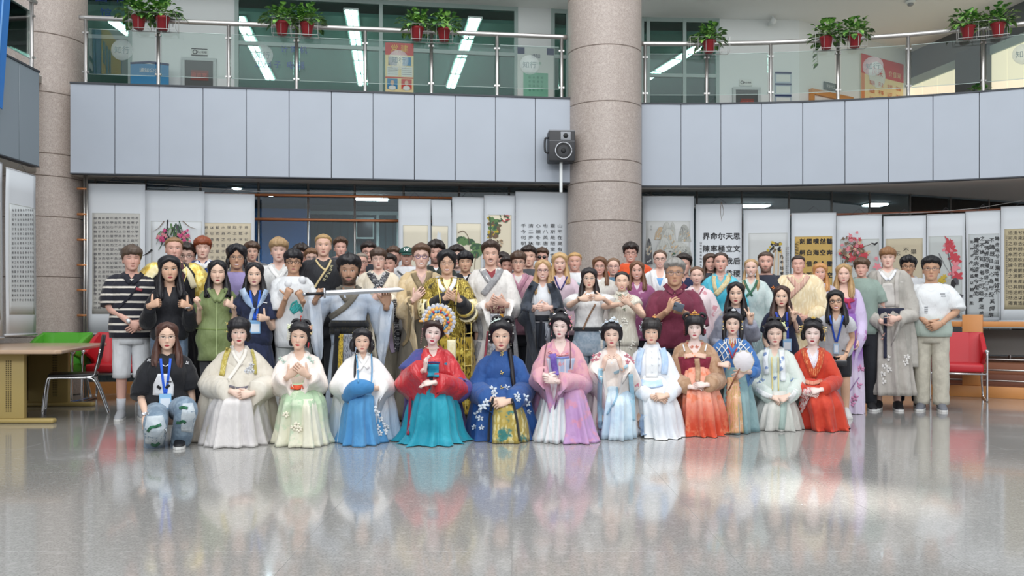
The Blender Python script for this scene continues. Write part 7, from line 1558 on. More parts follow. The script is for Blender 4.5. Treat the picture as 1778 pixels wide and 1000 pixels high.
p.ribbon('gold_brace', [(397, 604), (390, 625), (385, 652)], 9, cloth('#b5a34e', '#d4c884', 'brocade', scale=22), .012); p.ribbon('gold_brace', [(437, 606), (442, 625), (444, 650)], 5, cloth('#a59a52', '#c9be80', 'brocade', scale=22), .012); m = cloth('#e8e3da'); p.ribbon('collar_band', [(402, 600), (408, 618), (420, 634)], 6, m); p.ribbon('collar_band', [(428, 600), (424, 618), (410, 640), (396, 660)], 6, m, .009); p.motif('embroidery', [(432, 640), (437, 634), (428, 645), (438, 645)], 5, mat('embroidery_pale2', '#c9ccd2', .6), 5); p.ribbon('waistband', [(398, 670), (415, 674), (432, 671)], 4, cloth('#7b7780'), .01)
hpin(p, (-.07, -.03, .05), (-.105, -.05, .09), '#d0b257'); hpin(p, (-.08, -.03, .0), (-.11, -.05, .02), '#d0b257'); hflower(p, (-.10, -.04, .085), .014, '#e2cf8a', 5); hflower(p, (-.105, -.04, .015), .012, '#e2cf8a', 5)

PKC = cloth('#e8dcd4', '#f0e8e2', 'noise', scale=5); GRS = cloth('#e5e2cc', '#a9c4a2', 'gradient', grad=(.08, .42), c3='#c9d8bc')
p = kneel(520, 558, 607, 199, 'kneeling girl in a pale pink blouse and mint green skirt, hands crossed on her chest', skin=SK['al'], smile=5, tilt=.10, lip='#c0504e', hyaw=-.12, arms={-1: dict(e=(486, 672, -.06), w=(500, 654, -.30), d=(.75, -.15, .7), n=(0, 1, .1), p='flat'), 1: dict(e=(552, 672, -.06), w=(533, 651, -.32), d=(-.75, -.15, .65), n=(0, 1, .1), p='flat')})
p.bun((0, .03, .13), (.06, .045, .035)); p.loop((-.04, .02, .12), .035, .016); p.loop((.04, .02, .12), .035, .016); p.bun((-.07, .03, -.04), (.025, .035, .05)); p.bun((.075, .03, -.03), (.028, .035, .055)); p.done_hair()
robe_top(p, PKC, .22, .085, .10, .11, .07, .3, name='blouse'); p.wear('bodice', [p.shell(p.zhip, p.zsh-.09, .022)], cloth('#c8d4bd')); hull(p, 'skirt', [(664, 496, 546, .15, .12), (688, 490, 560, .40, .15), (705, 487, 563, .44, .2), (740, 482, 567, .45, .25), (765, 476, 574, .47, .28)], GRS, 11, .035); hull(p, 'skirt_front', [(686, 518, 548, .40, .05), (700, 516, 552, .455, .1), (735, 512, 560, .47, .1), (766, 506, 566, .49, .1)], cloth('#e7e4d0'), 9, .015)
p.ribbon('waist_sash', [(505, 671), (515, 673), (526, 671)], 8, cloth('#d2532e'), .012); p.motif('embroidery', [(515, 738), (519, 745), (510, 742), (496, 720)], 6, mat('petal_cream', '#efe8d4', .6), 6); p.motif('embroidery', [(488, 623), (493, 628), (536, 622), (541, 628)], 5, mat('petal_mint', '#b9cfc4', .6), 5)
hflower(p, (-.085, -.05, .085), .034, '#dfe6c4', 8, '#eef0d6', 2); htassel(p, (-.09, -.06, .055), .10, '#d8d6ca'); hflower(p, (.085, -.035, .095), .028, '#dba990', 6, layers=2); hflower(p, (.095, -.03, .05), .024, '#e4cfa0', 6); hpin(p, (0, -.03, .14), (.0, -.05, .19), '#b8443c', .004, '#b8443c'); hpearls(p, [(x, -.05-.01*math.cos(x*20), .125-.03*math.cos(x*18)) for x in np.linspace(-.07, .07, 12)], .006); g = G()
for k in range(6): v, f = ico((.088, -.02, -.045-.008*k), .008-.0006*k, 7, 5); g.add(p.hd(v), f)
p.child('red_tassel', g, mat('tassel_red', '#b5343c', .6))

WB = cloth('#bfd2e6', '#e6e4e2', 'gradient', grad=(.10, .45)); BLU = cloth('#4e8fc4', '#5b9bcd', 'noise', scale=4)
p = kneel(629, 570, 612, 197, 'kneeling girl in a white robe fading to sky blue with a plain blue skirt', hair='updo', skin=SK['al'], smile=1, lip='#c26a64', liner=.5, arms={-1: dict(e=(590, 672, -.06), w=(612, 676, -.36), d=(1, -.1, 0), n=(0, 1, 0)), 1: dict(e=(670, 672, -.06), w=(652, 674, -.36), d=(-1, -.1, 0), n=(0, 1, 0), p='relax')})
for q in (-1, 1): p.lock([(q*.05, .03, .05), (q*.095, .01, .0), (q*.10, .0, -.06), (q*.085, .01, -.10)], [(.02, .03), (.028, .034), (.03, .03), (.015, .015)])
p.lock([(-.05, -.02, -.08), (-.07, -.07, -.20), (-.075, -.11, -.32), (-.085, -.13, -.44)], [.012, .013, .012, .005]); p.done_hair()
robe_top(p, WB, .45, .09, .12, .13); inner(p, cloth('#e9e7e4'), .05, None, .015); hull(p, 'outer_robe', [(638, 592, 664, .10, .14), (665, 584, 676, .16, .2), (700, 580, 683, .2, .26), (740, 576, 688, .24, .3), (762, 573, 694, .27, .32)], WB, 9, .03)
hull(p, 'skirt', [(668, 608, 650, .20, .05), (684, 602, 653, .40, .1), (705, 598, 654, .45, .15), (740, 594, 660, .46, .18), (764, 588, 666, .48, .2)], BLU, 9, .025)
p.wear('blue_cuff', [tube(spline([p.L(603, 690, -.30), p.L(615, 676, -.40), p.L(632, 672, -.43), p.L(646, 674, -.41)], 12), np.interp(np.linspace(0, 1, 12), [0, .5, 1], [.055, .075, .045]), 14)], cloth('#4586bd'))
for a in ((619, 616, 621, 640, 622, 664), (645, 614, 646, 640, 645, 664)): p.ribbon('blue_edging', [(a[0], a[1]), (a[2], a[3]), (a[4], a[5])], 2.4, cloth('#5f9ecb'), .01)
m = cloth('#efedea'); p.ribbon('collar_band', [(621, 612), (628, 626), (640, 640)], 6, m); p.ribbon('collar_band', [(640, 612), (634, 626), (622, 644)], 6, m, .009); p.motif('embroidery', [(655, 718), (660, 728), (665, 738), (655, 742), (668, 750), (659, 752), (671, 742), (650, 710)], 6, mat('embroidery_white2', '#e6e8ea', .6), 6, 'stuff')
for c, r in (((.06, -.03, .10), .024), ((.085, -.02, .085), .022), ((.035, -.03, .12), .018), ((.10, -.01, .04), .016), ((-.085, -.02, .08), .016), ((.11, -.02, -.03), .012), ((-.10, -.01, .04), .012)): hflower(p, c, r, '#e4e2da', 5, '#d8cf9a')
earring(p)

RED = cloth('#bb1f2a', '#cf3036', 'noise', scale=5, rough=.32, spec=.6, wrinkle=.9); TEAL = cloth('#1d8ca3', '#2a9db2', 'noise', scale=3, rough=.5); PUR = cloth('#5a4a8a', '#3f4a86', 'noise', scale=6)
p = kneel(752, 553, 599, 196, 'kneeling woman in a shiny red blouse and teal skirt under a phoenix crown', hair='updo', skin=SK['mkw'], smile=5, tilt=.14, lip='#c03a52', blush=.8, arms={-1: dict(e=(707, 668, -.08), w=(738, 640, -.34), d=(.1, -.2, 1), n=(.6, .3, 0), p='pinch'), 1: dict(e=(797, 676, -.06), w=(752, 664, -.40), d=(-1, -.1, -.12), n=(0, .5, -.8), p='pinch')})
p.bun((0, .02, .12), (.075, .06, .04)); p.bun((.08, .02, .04), (.035, .05, .07)); p.bun((-.08, .02, .05), (.03, .05, .06)); p.hairc = '#33201c'; p.done_hair()
robe_top(p, RED, .30, .10, .13, .12, .07, .3, name='red_blouse', fold=.007); p.wear('bodice', [p.shell(p.zhip, p.zsh-.06, .018, None, .0)], cloth('#2487a4')); p.ribbon('bodice_panel', [(752, 632), (752, 644), (752, 655)], 20, cloth('#2891ac'), .014); p.ribbon('bodice_edge', [(740, 630), (752, 629), (764, 630)], 3, cloth('#343a6e'), .018)
hull(p, 'skirt', [(655, 728, 778, .15, .1), (682, 718, 786, .38, .2), (705, 711, 793, .43, .24), (740, 704, 798, .45, .28), (757, 692, 806, .50, .34), (760, 688, 810, .52, .36)], TEAL, 13, .04)
c = p.armpath(-1, 24); p.wear('shawl', [tube(c[1:9], np.linspace(.066, .125, 8), 14)], PUR, .006); c = p.armpath(1, 24); p.wear('shawl', [tube(c[9:14], np.array((.10, .122, .128, .12, .10)), 14)], PUR, .008)
hull(p, 'shawl_tail', [(690, 702, 800, .05, .2), (735, 700, 806, .12, .28), (760, 700, 812, .2, .34)], cloth('#4d4a80', '#6a5a94', 'noise', scale=6), 11, .04); p.ribbon('red_ribbon', [(712, 690), (711, 720), (708, 755)], 5, cloth('#9c2440'), .02); hpearls(p, [(x, -.075+abs(x)*.5, -.150+x*x*4) for x in np.linspace(-.06, .06, 9)], .006, '#d8c9a6')
# phoenix crown: fan of scallops in lilac, gold and blue with red drops
cb = p.hd((.035, -.03, .13)); cu = p.HR[:, 2]*.93+p.HR[:, 0]*.36; cu /= np.linalg.norm(cu); cr = np.cross(cu, (0, 1, 0)); cr = -cr if cr[0] < 0 else cr
def crown_ring(nm, n, R_, r, m, y, a0=-25, a1=205, sh=1.):
    g = G()
    for k in range(n):
        a = math.radians(a0+(a1-a0)*k/(n-1)); d = cr*math.cos(a)+cu*math.sin(a); c = cb+d*R_+np.array((0, y, 0)); v, f = ico((0, 0, 0), (r, .007, r*sh), 10, 6); M = np.stack([np.cross(d, (0, 1, 0)), (0, 1, 0), d], 1); g.add(c+v @ M.T, f)
    return p.child(nm, g, m)
cm = lambda n, c: mat('crown_'+n, c, .4, .2)
crown_ring('crown_scallops', 15, .125, .024, cm('lilac', '#b9bcc8'), 0, sh=1.3); crown_ring('crown_filigree', 13, .102, .020, cm('gold', '#d8a55a'), -.01, sh=1.25); crown_ring('crown_filigree', 11, .076, .020, cm('blue', '#6f9cb8'), -.018); crown_ring('crown_filigree', 9, .054, .019, cm('gold', '#d8a55a'), -.026); crown_ring('crown_filigree', 5, .028, .022, cm('lilac', '#b9bcc8'), -.03)
crown_ring('crown_jewels', 7, .078, .009, cm('navy', '#2f5f9a'), -.030, 10, 180); crown_ring('crown_jewels', 4, .088, .010, cm('red', '#b82f3a'), -.034, 20, 150, 1.5); crown_ring('crown_jewels', 6, .038, .008, cm('cream', '#e6d9b4'), -.046); crown_ring('crown_beads', 22, .148, .006, cm('cream', '#e6d9b4'), 0)
p.child('crown_base', G().tube([cb-cr*.12+np.array((0, .01, 0)), cb+np.array((0, .0, 0)), cb+cr*.12+np.array((0, .01, 0))], .016, 8), cm('gold', '#d8a55a')); crown_ring('crown_side_pins', 2, .15, .012, cm('gold', '#d8a55a'), 0, -30, 210, 2.2); g = G()
for k in range(8): v, f = ico((-.105, -.02, .03-.02*k), .004 if k else .008, 6, 4); g.add(p.hd(v), f)
p.child('bead_string', g, cm('pink', '#c98a94'))

DB = cloth('#234a86', '#2a5594', 'noise', scale=4, rough=.6); p = kneel(870, 556, 608, 193, 'kneeling woman in a royal blue high collared robe with white embroidered blossoms', hair='updo', skin=SK['al'], smile=1, lip='#b5565a', arms={-1: dict(e=(832, 680, -.05), w=(858, 695, -.40), d=(.9, -.2, -.25), n=(0, .7, -.5), p='relax'), 1: dict(e=(908, 680, -.05), w=(882, 697, -.42), d=(-.9, -.2, -.15), n=(0, .7, -.5), p='relax')})
p.bun((.0, .03, .13), (.07, .05, .035)); p.loop((-.03, .01, .135), .035, .018); p.loop((.055, .01, .12), .04, .02); p.bun((-.085, .02, .0), (.028, .04, .06)); p.bun((.085, .02, .0), (.028, .04, .06)); p.lock([(.07, -.02, -.10), (.085, -.08, -.22), (.10, -.13, -.36), (.12, -.15, -.50)], [.018, .02, .02, .008]); p.done_hair()
p.wear('robe', [p.shell(p.zhip, p.zsh+.075*p.kb, .024, .04)]+[p.sleeve(q, .95, .09, .12, hang=.36, h0=.3) for q in (-1, 1)], DB, .004); hull(p, 'robe_skirt', [(640, 842, 900, .12, .14), (670, 830, 912, .2, .2), (692, 822, 918, .32, .24), (720, 817, 924, .36, .28), (748, 813, 932, .38, .32), (757, 811, 936, .40, .33)], DB, 9, .03)
hull(p, 'brocade_skirt', [(688, 856, 897, .40, .02), (700, 851, 905, .44, .05), (725, 848, 912, .46, .05), (757, 846, 916, .48, .05)], cloth('#b09a4e', '#d8cc94', 'brocade', scale=7, rough=.4, metal=.2, c3='#3f7d78'), 7, .015)
for a in ((856, 690, 850, 725, 848, 766), (889, 692, 897, 725, 903, 766)): p.ribbon('black_edging', [(a[0], a[1]), (a[2], a[3]), (a[4], a[5])], 4, cloth('#23252c'), .012)
for y in (611, 615, 647, 673): p.motif('gold_button', [(871, y)], 4, mat('gold_button', '#c9b47a', .35, .5), 4)
p.motif('embroidery', [(856, 676, 7), (858, 684, 6), (880, 673, 6), (898, 686, 6), (900, 693, 5), (843, 700, 8), (838, 706, 8), (828, 720, 7), (834, 726, 6), (824, 742, 6), (836, 742, 5), (912, 690, 7), (916, 700, 6), (918, 715, 5), (832, 714, 5)], 6, mat('embroidery_ice', '#d2dce8', .6), 5, 'stuff')
for c, r in (((-.045, -.05, .135), .022), ((-.02, -.055, .145), .020), ((-.07, -.04, .12), .018)): hflower(p, c, r, '#c9d8d2', 6, '#e8efe9')
hpearls(p, [(-.09, -.05, .06), (-.095, -.04, .02), (.09, -.05, .07), (.10, -.03, .03), (.10, -.04, .10), (-.10, -.03, -.03), (.06, -.05, .13)], .007); earring(p, '#d8d2c4')

PD = cloth('#b48fbb', '#d6a3a9', 'gradient', grad=(.28, .62), c3='#c98fa9'); p = kneel(973, 543, 587, 193, 'kneeling woman in a pink robe dip dyed to purple with flowers in her hair', hair='updo', skin=SK['mkw'], smile=2, lip='#b8465a', hyaw=-.1, tilt=.05, arms={-1: dict(e=(938, 662, -.05), w=(948, 652, -.36), d=(.85, -.25, -.2), n=(0, .7, -.4), p='pinch'), 1: dict(e=(1010, 668, -.05), w=(966, 662, -.38), d=(-.8, -.25, .2), n=(0, .8, -.2), p='relax')}, lean=-.02)
p.bun((0, .02, .13), (.07, .05, .035)); p.bun((-.085, .02, .03), (.035, .045, .05)); p.bun((.085, .02, .02), (.035, .045, .055)); p.loop((0, .0, .14), .04, .02); p.done_hair()
robe_top(p, PD, .42, .085, .13, .16, .09, .28); p.wear('chest_band', [p.shell(p.zhip, p.zsh-.10, .03, None)], cloth('#d8d4dc', '#aebfd8', 'vstripes', stripes=(.05, .7))); hull(p, 'pleated_skirt', [(645, 952, 996, .14, .1), (680, 945, 1000, .28, .15), (720, 936, 1004, .38, .2), (757, 924, 1012, .46, .24)], cloth('#dcd8da', '#cfd6da', 'vstripes', stripes=(.05, .6)), 17, .03)
hull(p, 'outer_robe', [(640, 938, 1008, .06, .14), (670, 930, 1014, .10, .2), (710, 926, 1020, .14, .26), (745, 924, 1026, .2, .3), (758, 922, 1032, .3, .32)], PD, 9, .03); hull(p, 'robe_fall', [(672, 972, 1012, .30, .0), (700, 974, 1018, .38, .0), (735, 976, 1026, .44, .0), (758, 972, 1034, .50, .0)], PD, 7, .03)
p.ribbon('purple_ribbon', [(960, 614), (962, 634), (966, 652)], 11, cloth('#6a55a6', '#7d68b6', 'noise'), .014); p.ribbon('chest_trim', [(952, 610), (970, 616), (988, 614)], 4, cloth('#c8707c', '#e6d2d0', 'brocade', scale=30), .01); p.ribbon('blue_trim', [(952, 618), (970, 621), (988, 620)], 3, cloth('#7b84c0'), .012)
for a in ((950, 592, 946, 615, 944, 645), (990, 592, 991, 615, 990, 640)): p.ribbon('edging', [(a[0], a[1]), (a[2], a[3]), (a[4], a[5])], 1.6, cloth('#7a5a5e'), .01)
for c, r, k in (((.09, -.04, .10), .022, '#d98a9c'), ((.105, -.03, .06), .022, '#e0a0ac'), ((.10, -.035, .02), .018, '#d98a9c'), ((.11, -.02, -.02), .014, '#e6d6c4'), ((-.095, -.04, .03), .016, '#cf8090'), ((-.06, -.045, .125), .018, '#e4dfe0'), ((.05, -.05, .14), .018, '#e4dfe0'), ((-.10, -.03, .07), .013, '#e6d6c4')): hflower(p, c, r, k, 6, layers=2 if r > .02 else 1)
hpearls(p, [(x, -.06+abs(x)*.4, -.150+x*x*4) for x in np.linspace(-.05, .05, 7)], .004, '#d8c9a6'); earring(p, '#c98a94', .05)

WC = cloth('#e4d9d2', '#ece6e2', 'noise', scale=4); LB = cloth('#bcd3e4', '#cfe0ea', 'noise', scale=4)
p = kneel(1062, 558, 602, 189, 'kneeling woman with a pale blue flower tiara raising both hands to her chest', hair='updo', skin=SK['mk'], smile=0, eo=.45, lip='#b8525c', arms={-1: dict(e=(1030, 668, -.06), w=(1048, 637, -.32), d=(.2, -.15, 1), n=(.8, .5, 0), p='relax'), 1: dict(e=(1095, 668, -.06), w=(1078, 636, -.32), d=(-.25, -.15, 1), n=(-.8, .5, 0), p='relax')})
p.bun((0, .02, .12), (.075, .06, .035)); p.bun((-.085, .02, .02), (.03, .045, .07)); p.bun((.085, .02, .02), (.03, .045, .07)); p.lock([(.075, -.03, -.05), (.08, -.03, -.11), (.085, -.03, -.17)], [.005, .004, .002]); p.done_hair()
robe_top(p, WC, .50, .088, .12, .14, .07, .2); p.wear('blue_bodice', [p.shell(p.zhip, p.zsh-.06, .018)], cloth('#cfd6dc')); hull(p, 'outer_robe', [(640, 1028, 1098, .08, .14), (670, 1022, 1108, .14, .2), (710, 1018, 1113, .2, .26), (752, 1015, 1118, .26, .3)], WC, 9, .03); hull(p, 'skirt', [(668, 1054, 1090, .16, .02), (686, 1050, 1095, .38, .08), (705, 1048, 1098, .43, .12), (754, 1042, 1100, .46, .15)], LB, 11, .025)
for a in ((1043, 640, 1041, 690, 1042, 745), (1095, 650, 1098, 690, 1100, 730)): p.ribbon('blue_lining', [(a[0], a[1]), (a[2], a[3]), (a[4], a[5])], 8, cloth('#a7cfe2'), .014)
p.motif('embroidery', [(1032, 618), (1036, 624), (1029, 626), (1040, 616), (1088, 618), (1094, 622), (1090, 628), (1098, 628), (1106, 668)], 4.5, mat('embroidery_rose', '#c9808f', .6), 5); p.ribbon('sleeve_trim', [(1066, 648), (1076, 644), (1090, 634)], 5, cloth('#a7c6d6'), .014); p.ribbon('belt_ribbon', [(1071, 672), (1070, 690), (1054, 720)], 3, cloth('#8fb8d0'), .014)
for c, r in (((0, -.05, .15), .032), ((-.05, -.045, .135), .026), ((.05, -.045, .135), .026), ((.02, -.045, .175), .022), ((-.085, -.03, .11), .022), ((.085, -.03, .10), .018), ((-.105, -.02, .04), .018)): hflower(p, c, r, '#cfdbe6', 6, '#eef2f4', 2 if r > .024 else 1)
htassel(p, (-.10, -.03, -.04), .10, '#d6d2c8', 4)

WW = cloth('#dfe4ec', '#e9ebee', 'noise', scale=5); p = kneel(1131, 553, 597, 187, 'kneeling girl in a white stand collar dress with pale blue panels', hair='updobang', skin=SK['al'], smile=3, lip='#c0605e', liner=.6, hc='#221c1c', arms={-1: dict(e=(1102, 672, -.04), w=(1136, 690, -.38), d=(.9, -.2, -.1), n=(0, .6, -.6), p='relax'), 1: dict(e=(1170, 672, -.04), w=(1156, 687, -.40), d=(-.8, -.2, -.1), n=(0, .6, -.6), p='relax')})
p.bun((-.04, .02, .13), (.05, .04, .03)); p.bun((.05, .02, .125), (.045, .04, .03)); p.done_hair(); p.wear('dress', [p.shell(p.zhip, p.zsh+.08*p.kb, .022, .035)]+[p.sleeve(q, .93, .08, .10, hang=.24, h0=.3) for q in (-1, 1)], WW, .003)
hull(p, 'skirt', [(650, 1112, 1152, .14, .12), (680, 1108, 1168, .34, .16), (702, 1110, 1176, .42, .2), (735, 1112, 1182, .44, .24), (754, 1112, 1190, .48, .26)], cloth('#e6e8ea', '#d9dde4', 'noise', scale=3), 9, .03)
PB = cloth('#b3cdee', '#c4d8f0', 'noise')
p.ribbon('blue_panel', [(1114, 604), (1109, 625), (1107, 650)], 11, PB, .012); p.ribbon('blue_panel', [(1150, 604), (1155, 625), (1153, 650)], 11, PB, .012); p.ribbon('white_placket', [(1132, 602), (1132, 630), (1132, 655)], 22, cloth('#eef0f1'), .008); p.ribbon('waist_panel', [(1112, 664), (1131, 668), (1150, 664)], 12, PB, .014)
for y in (612, 622, 634, 646): p.motif('button', [(1132, y), (1144, y)] if y > 615 else [(1132, y)], 2.4, mat('button_silver', '#c9ced4', .4), 4)
p.ribbon('blue_panel', [(1118, 720), (1114, 740), (1118, 756)], 10, PB, .012)
for c, r in (((-.08, -.04, .10), .024), ((-.10, -.03, .06), .024), ((-.095, -.03, .03), .018), ((.09, -.03, .09), .016)): hflower(p, c, r, '#bfc6d0', 5, '#e6e9ee')
hflower(p, (.03, -.045, .155), .026, '#e2a25e', 5, '#f0d9a0', 2)

TAN = cloth('#a98568', '#b8967a', 'noise', scale=18, rough=.6); ORG = cloth('#cf4f34', '#e6a48e', 'gradient', grad=(.05, .42), c3='#dd7f5f'); p = kneel(1206, 546, 589, 184, 'kneeling woman in a tan gauze jacket and a pink to orange skirt', hair='updobang', skin=SK['mkw'], smile=3, lip='#b84a58', arms={-1: dict(e=(1172, 660, -.04), w=(1200, 672, -.36), d=(.95, -.15, .1), n=(0, .6, -.6), p='relax'), 1: dict(e=(1243, 660, -.04), w=(1226, 668, -.38), d=(-.95, -.15, .0), n=(0, .6, -.6), p='relax')}, bw=1.1)
p.loop((-.075, .0, .12), .035, .016); p.loop((.075, .0, .12), .035, .016); p.bun((0, .02, .12), (.06, .05, .03)); p.bun((-.09, .02, -.02), (.025, .04, .06)); p.bun((.09, .02, -.02), (.025, .04, .06)); p.done_hair()
robe_top(p, TAN, .24, .09, .105, .15, .10, .3, name='gauze_jacket'); p.wear('chest_band', [p.shell(p.zhip+.02, p.zsh-.085, .032)], cloth('#7d2438', '#8d3046', 'noise')); hull(p, 'skirt', [(632, 1188, 1230, .13, .1), (655, 1184, 1238, .22, .14), (676, 1182, 1244, .38, .2), (700, 1180, 1250, .43, .22), (735, 1180, 1255, .44, .26), (750, 1182, 1260, .46, .28)], ORG, 13, .04)
p.ribbon('floral_band', [(1188, 619), (1206, 616), (1226, 619)], 8, cloth('#e0b8a4', '#d07a52', 'floral', scale=26), .012); p.ribbon('tie', [(1210, 622), (1212, 645), (1211, 662)], 9, TAN, .014); p.ribbon('strap', [(1186, 598), (1189, 610)], 2.4, white, .01); p.ribbon('strap', [(1227, 598), (1224, 610)], 2.4, white, .01); p.motif('embroidery', [(1194, 596), (1201, 602), (1210, 602), (1219, 597)], 3.5, mat('petal_coral', '#cf7f6a', .6), 5)
hflower(p, (0, -.045, .16), .026, '#e8b45c', 6, '#f4e2b0', 2); hpin(p, (-.05, -.045, .145), (.05, -.045, .145), '#d89a4a', .009); htassel(p, (.105, -.03, -.0), .06, '#8a2f44', 4); htassel(p, (-.105, -.03, .03), .10, '#7a2a34', 3); hpearls(p, [(.10, -.04, .03), (.10, -.04, .015), (.108, -.03, .0)], .010)

NB = cloth('#3f6fae', '#4c7cba', 'noise'); TG = cloth('#6f8e94', '#87a3a6', 'noise', scale=4); p = kneel(1272, 540, 581, 181, 'kneeling woman in a blue cape with white netting who holds a round fan', hair='updo', skin=SK['mk'], smile=5, lip='#b8404c', arms={-1: dict(e=(1238, 640, -.04), w=(1252, 633, -.32), d=(1, -.2, .0), n=(0, .7, -.6), p='grip'), 1: dict(e=(1308, 645, -.04), w=(1292, 646, -.34), d=(-.9, -.2, -.5), n=(0, .9, .0), p='relax')})
p.bun((0, .02, .13), (.06, .05, .035)); p.loop((-.02, .0, .14), .045, .02, ell=.8); p.lock([(-.07, .02, .0), (-.09, .0, -.08), (-.085, -.01, -.17), (-.08, -.03, -.24)], [.02, .026, .022, .006]); p.lock([(.07, .02, .0), (.09, .0, -.08), (.085, -.01, -.17), (.08, -.03, -.24)], [.02, .026, .022, .006]); p.done_hair()
robe_top(p, NB, .2, .09, .085, .12, .06, .35, t=.72, name='blue_jacket'); inner(p, cloth('#b04a44', '#c99a5a', 'vstripes', stripes=(.03, .5)), .06, None, .015); hull(p, 'skirt', [(636, 1256, 1296, .13, .1), (660, 1252, 1301, .22, .14), (682, 1250, 1304, .36, .2), (705, 1249, 1306, .40, .22), (744, 1249, 1309, .42, .26)], TG, 9, .03)
g = [((1243, 602), (1252, 612), (1258, 628)), ((1248, 596), (1258, 606), (1266, 622)), ((1256, 590), (1262, 600), (1268, 612)), ((1302, 602), (1292, 612), (1286, 628)), ((1296, 596), (1286, 606), (1280, 622)), ((1290, 590), (1284, 600), (1276, 612)), ((1245, 612), (1252, 602), (1260, 594)), ((1246, 622), (1256, 612), (1264, 602)), ((1300, 612), (1292, 602), (1284, 594)), ((1300, 622), (1290, 612), (1282, 602)), ((1250, 630), (1260, 622), (1268, 612)), ((1296, 630), (1286, 622), (1278, 612)), ((1240, 610), (1244, 622)), ((1306, 610), (1302, 622))]
for q in g: p.ribbon('white_net_cord', list(q), 1.7, cloth('#dfe1e2'), .011)
for x in range(1258, 1290, 4): p.ribbon('net_fringe', [(x, 586+abs(x-1272)*.25), (x+(x-1272)*.15, 596+abs(x-1272)*.3)], 1.5, cloth('#dfe1e2'), .014)
p.ribbon('red_cord', [(1264, 604), (1268, 612), (1271, 622)], 2, cloth('#b03a3a'), .014); p.ribbon('red_cord', [(1280, 604), (1276, 612), (1271, 622)], 2, cloth('#b03a3a'), .014)
PN = cloth('#d8a987', '#c2a46a', 'brocade', scale=10, c3='#e2c2a4'); p.ribbon('front_panel', [(1272, 655), (1274, 690), (1275, 720), (1276, 752)], 28, PN, .014, wmul=(.7, .9, 1, 1.1))
for s_ in (-1, 1): p.motif('panel_beads', [(1273+s_*(10+k*.45), 665+k*8.5, 2.4) for k in range(11)], 2.4, mat('bead_red', '#b5473f', .5), 4, 'stuff')
hflower(p, (.01, -.05, .15), .028, '#dfe2e6', 6, '#f4f4f4', 2); hflower(p, (-.095, -.03, .03), .016, '#d8b45c', 5); hflower(p, (.095, -.03, .03), .016, '#d8b45c', 5); hflower(p, (-.12, .0, .10), .016, '#e0c860', 4); hpearls(p, [(-.10, -.03, -.02), (-.10, -.03, -.05), (.10, -.03, -.02), (.10, -.03, -.05)], .008, '#e0d0a0'); FANW = p

PM = cloth('#c8d3cd', '#d4dcd6', 'noise', scale=4); p = kneel(1345, 556, 600, 177, 'kneeling woman in a pale mint jacket with a white floral front band', hair='updo', skin=SK['mk'], smile=-1, lip='#b8545a', hyaw=.05, arms={-1: dict(e=(1312, 668, -.04), w=(1342, 690, -.36), d=(.9, -.2, -.2), n=(0, .6, -.6), p='relax'), 1: dict(e=(1383, 668, -.04), w=(1368, 688, -.38), d=(-.7, -.2, -.4), n=(0, .6, -.6), p='relax')})
p.bun((0, .02, .12), (.06, .05, .035)); p.loop((-.03, .0, .13), .035, .018); p.loop((.035, .0, .125), .035, .018); p.bun((-.085, .02, .0), (.025, .04, .05)); p.bun((.085, .02, .0), (.025, .04, .05)); p.done_hair()
robe_top(p, PM, .26, .085, .10, .16, .05, .3, name='jacket'); inner(p, cloth('#cfd6c6'), .10, None, .015); hull(p, 'jacket_skirt', [(640, 1322, 1372, .12, .14), (665, 1314, 1380, .16, .18), (700, 1310, 1386, .2, .22)], PM, 9, .02); hull(p, 'skirt', [(676, 1326, 1372, .22, .12), (694, 1318, 1380, .38, .16), (712, 1310, 1386, .42, .2), (738, 1303, 1392, .42, .26), (745, 1306, 1390, .40, .26)], cloth('#d6d4cf', '#c9cbc4', 'noise', scale=3), 15, .035)
FB = cloth('#e2e6ea', '#7f96c0', 'floral', scale=13); p.ribbon('front_band', [(1332, 604), (1329, 625), (1331, 650)], 9, FB, .012); p.ribbon('front_band', [(1357, 604), (1359, 635), (1360, 662)], 9, FB, .012)
for x in (1340, 1351): p.ribbon('yellow_edging', [(x, 620), (x+.5, 650), (x+1, 678)], 2.2, cloth('#d9c98a'), .014)
p.ribbon('skirt_ribbon', [(1361, 698), (1360, 720), (1357, 746)], 11, cloth('#a9bdb6'), .012); p.ribbon('cuff_band', [(1312, 676), (1326, 684), (1340, 690)], 9, cloth('#e6e8e8'), .014); p.ribbon('cuff_band', [(1383, 676), (1376, 688), (1368, 696)], 9, cloth('#e6e8e8'), .014); p.motif('embroidery', [(1318, 664), (1324, 660), (1376, 660), (1346, 656)], 4, mat('embroidery_blue', '#7f96c0', .6), 5)
hflower(p, (.075, -.045, .10), .036, '#dfe3b8', 7, '#c9d48a', 2); hflower(p, (.10, -.03, .06), .028, '#e6e4d0', 7, '#d8d48a', 2); hflower(p, (.045, -.05, .12), .02, '#b9c98a', 6); htassel(p, (.095, -.04, .03), .09, '#d8d4b8', 5); hflower(p, (-.095, -.02, .07), .014, '#cfd2c4', 5)

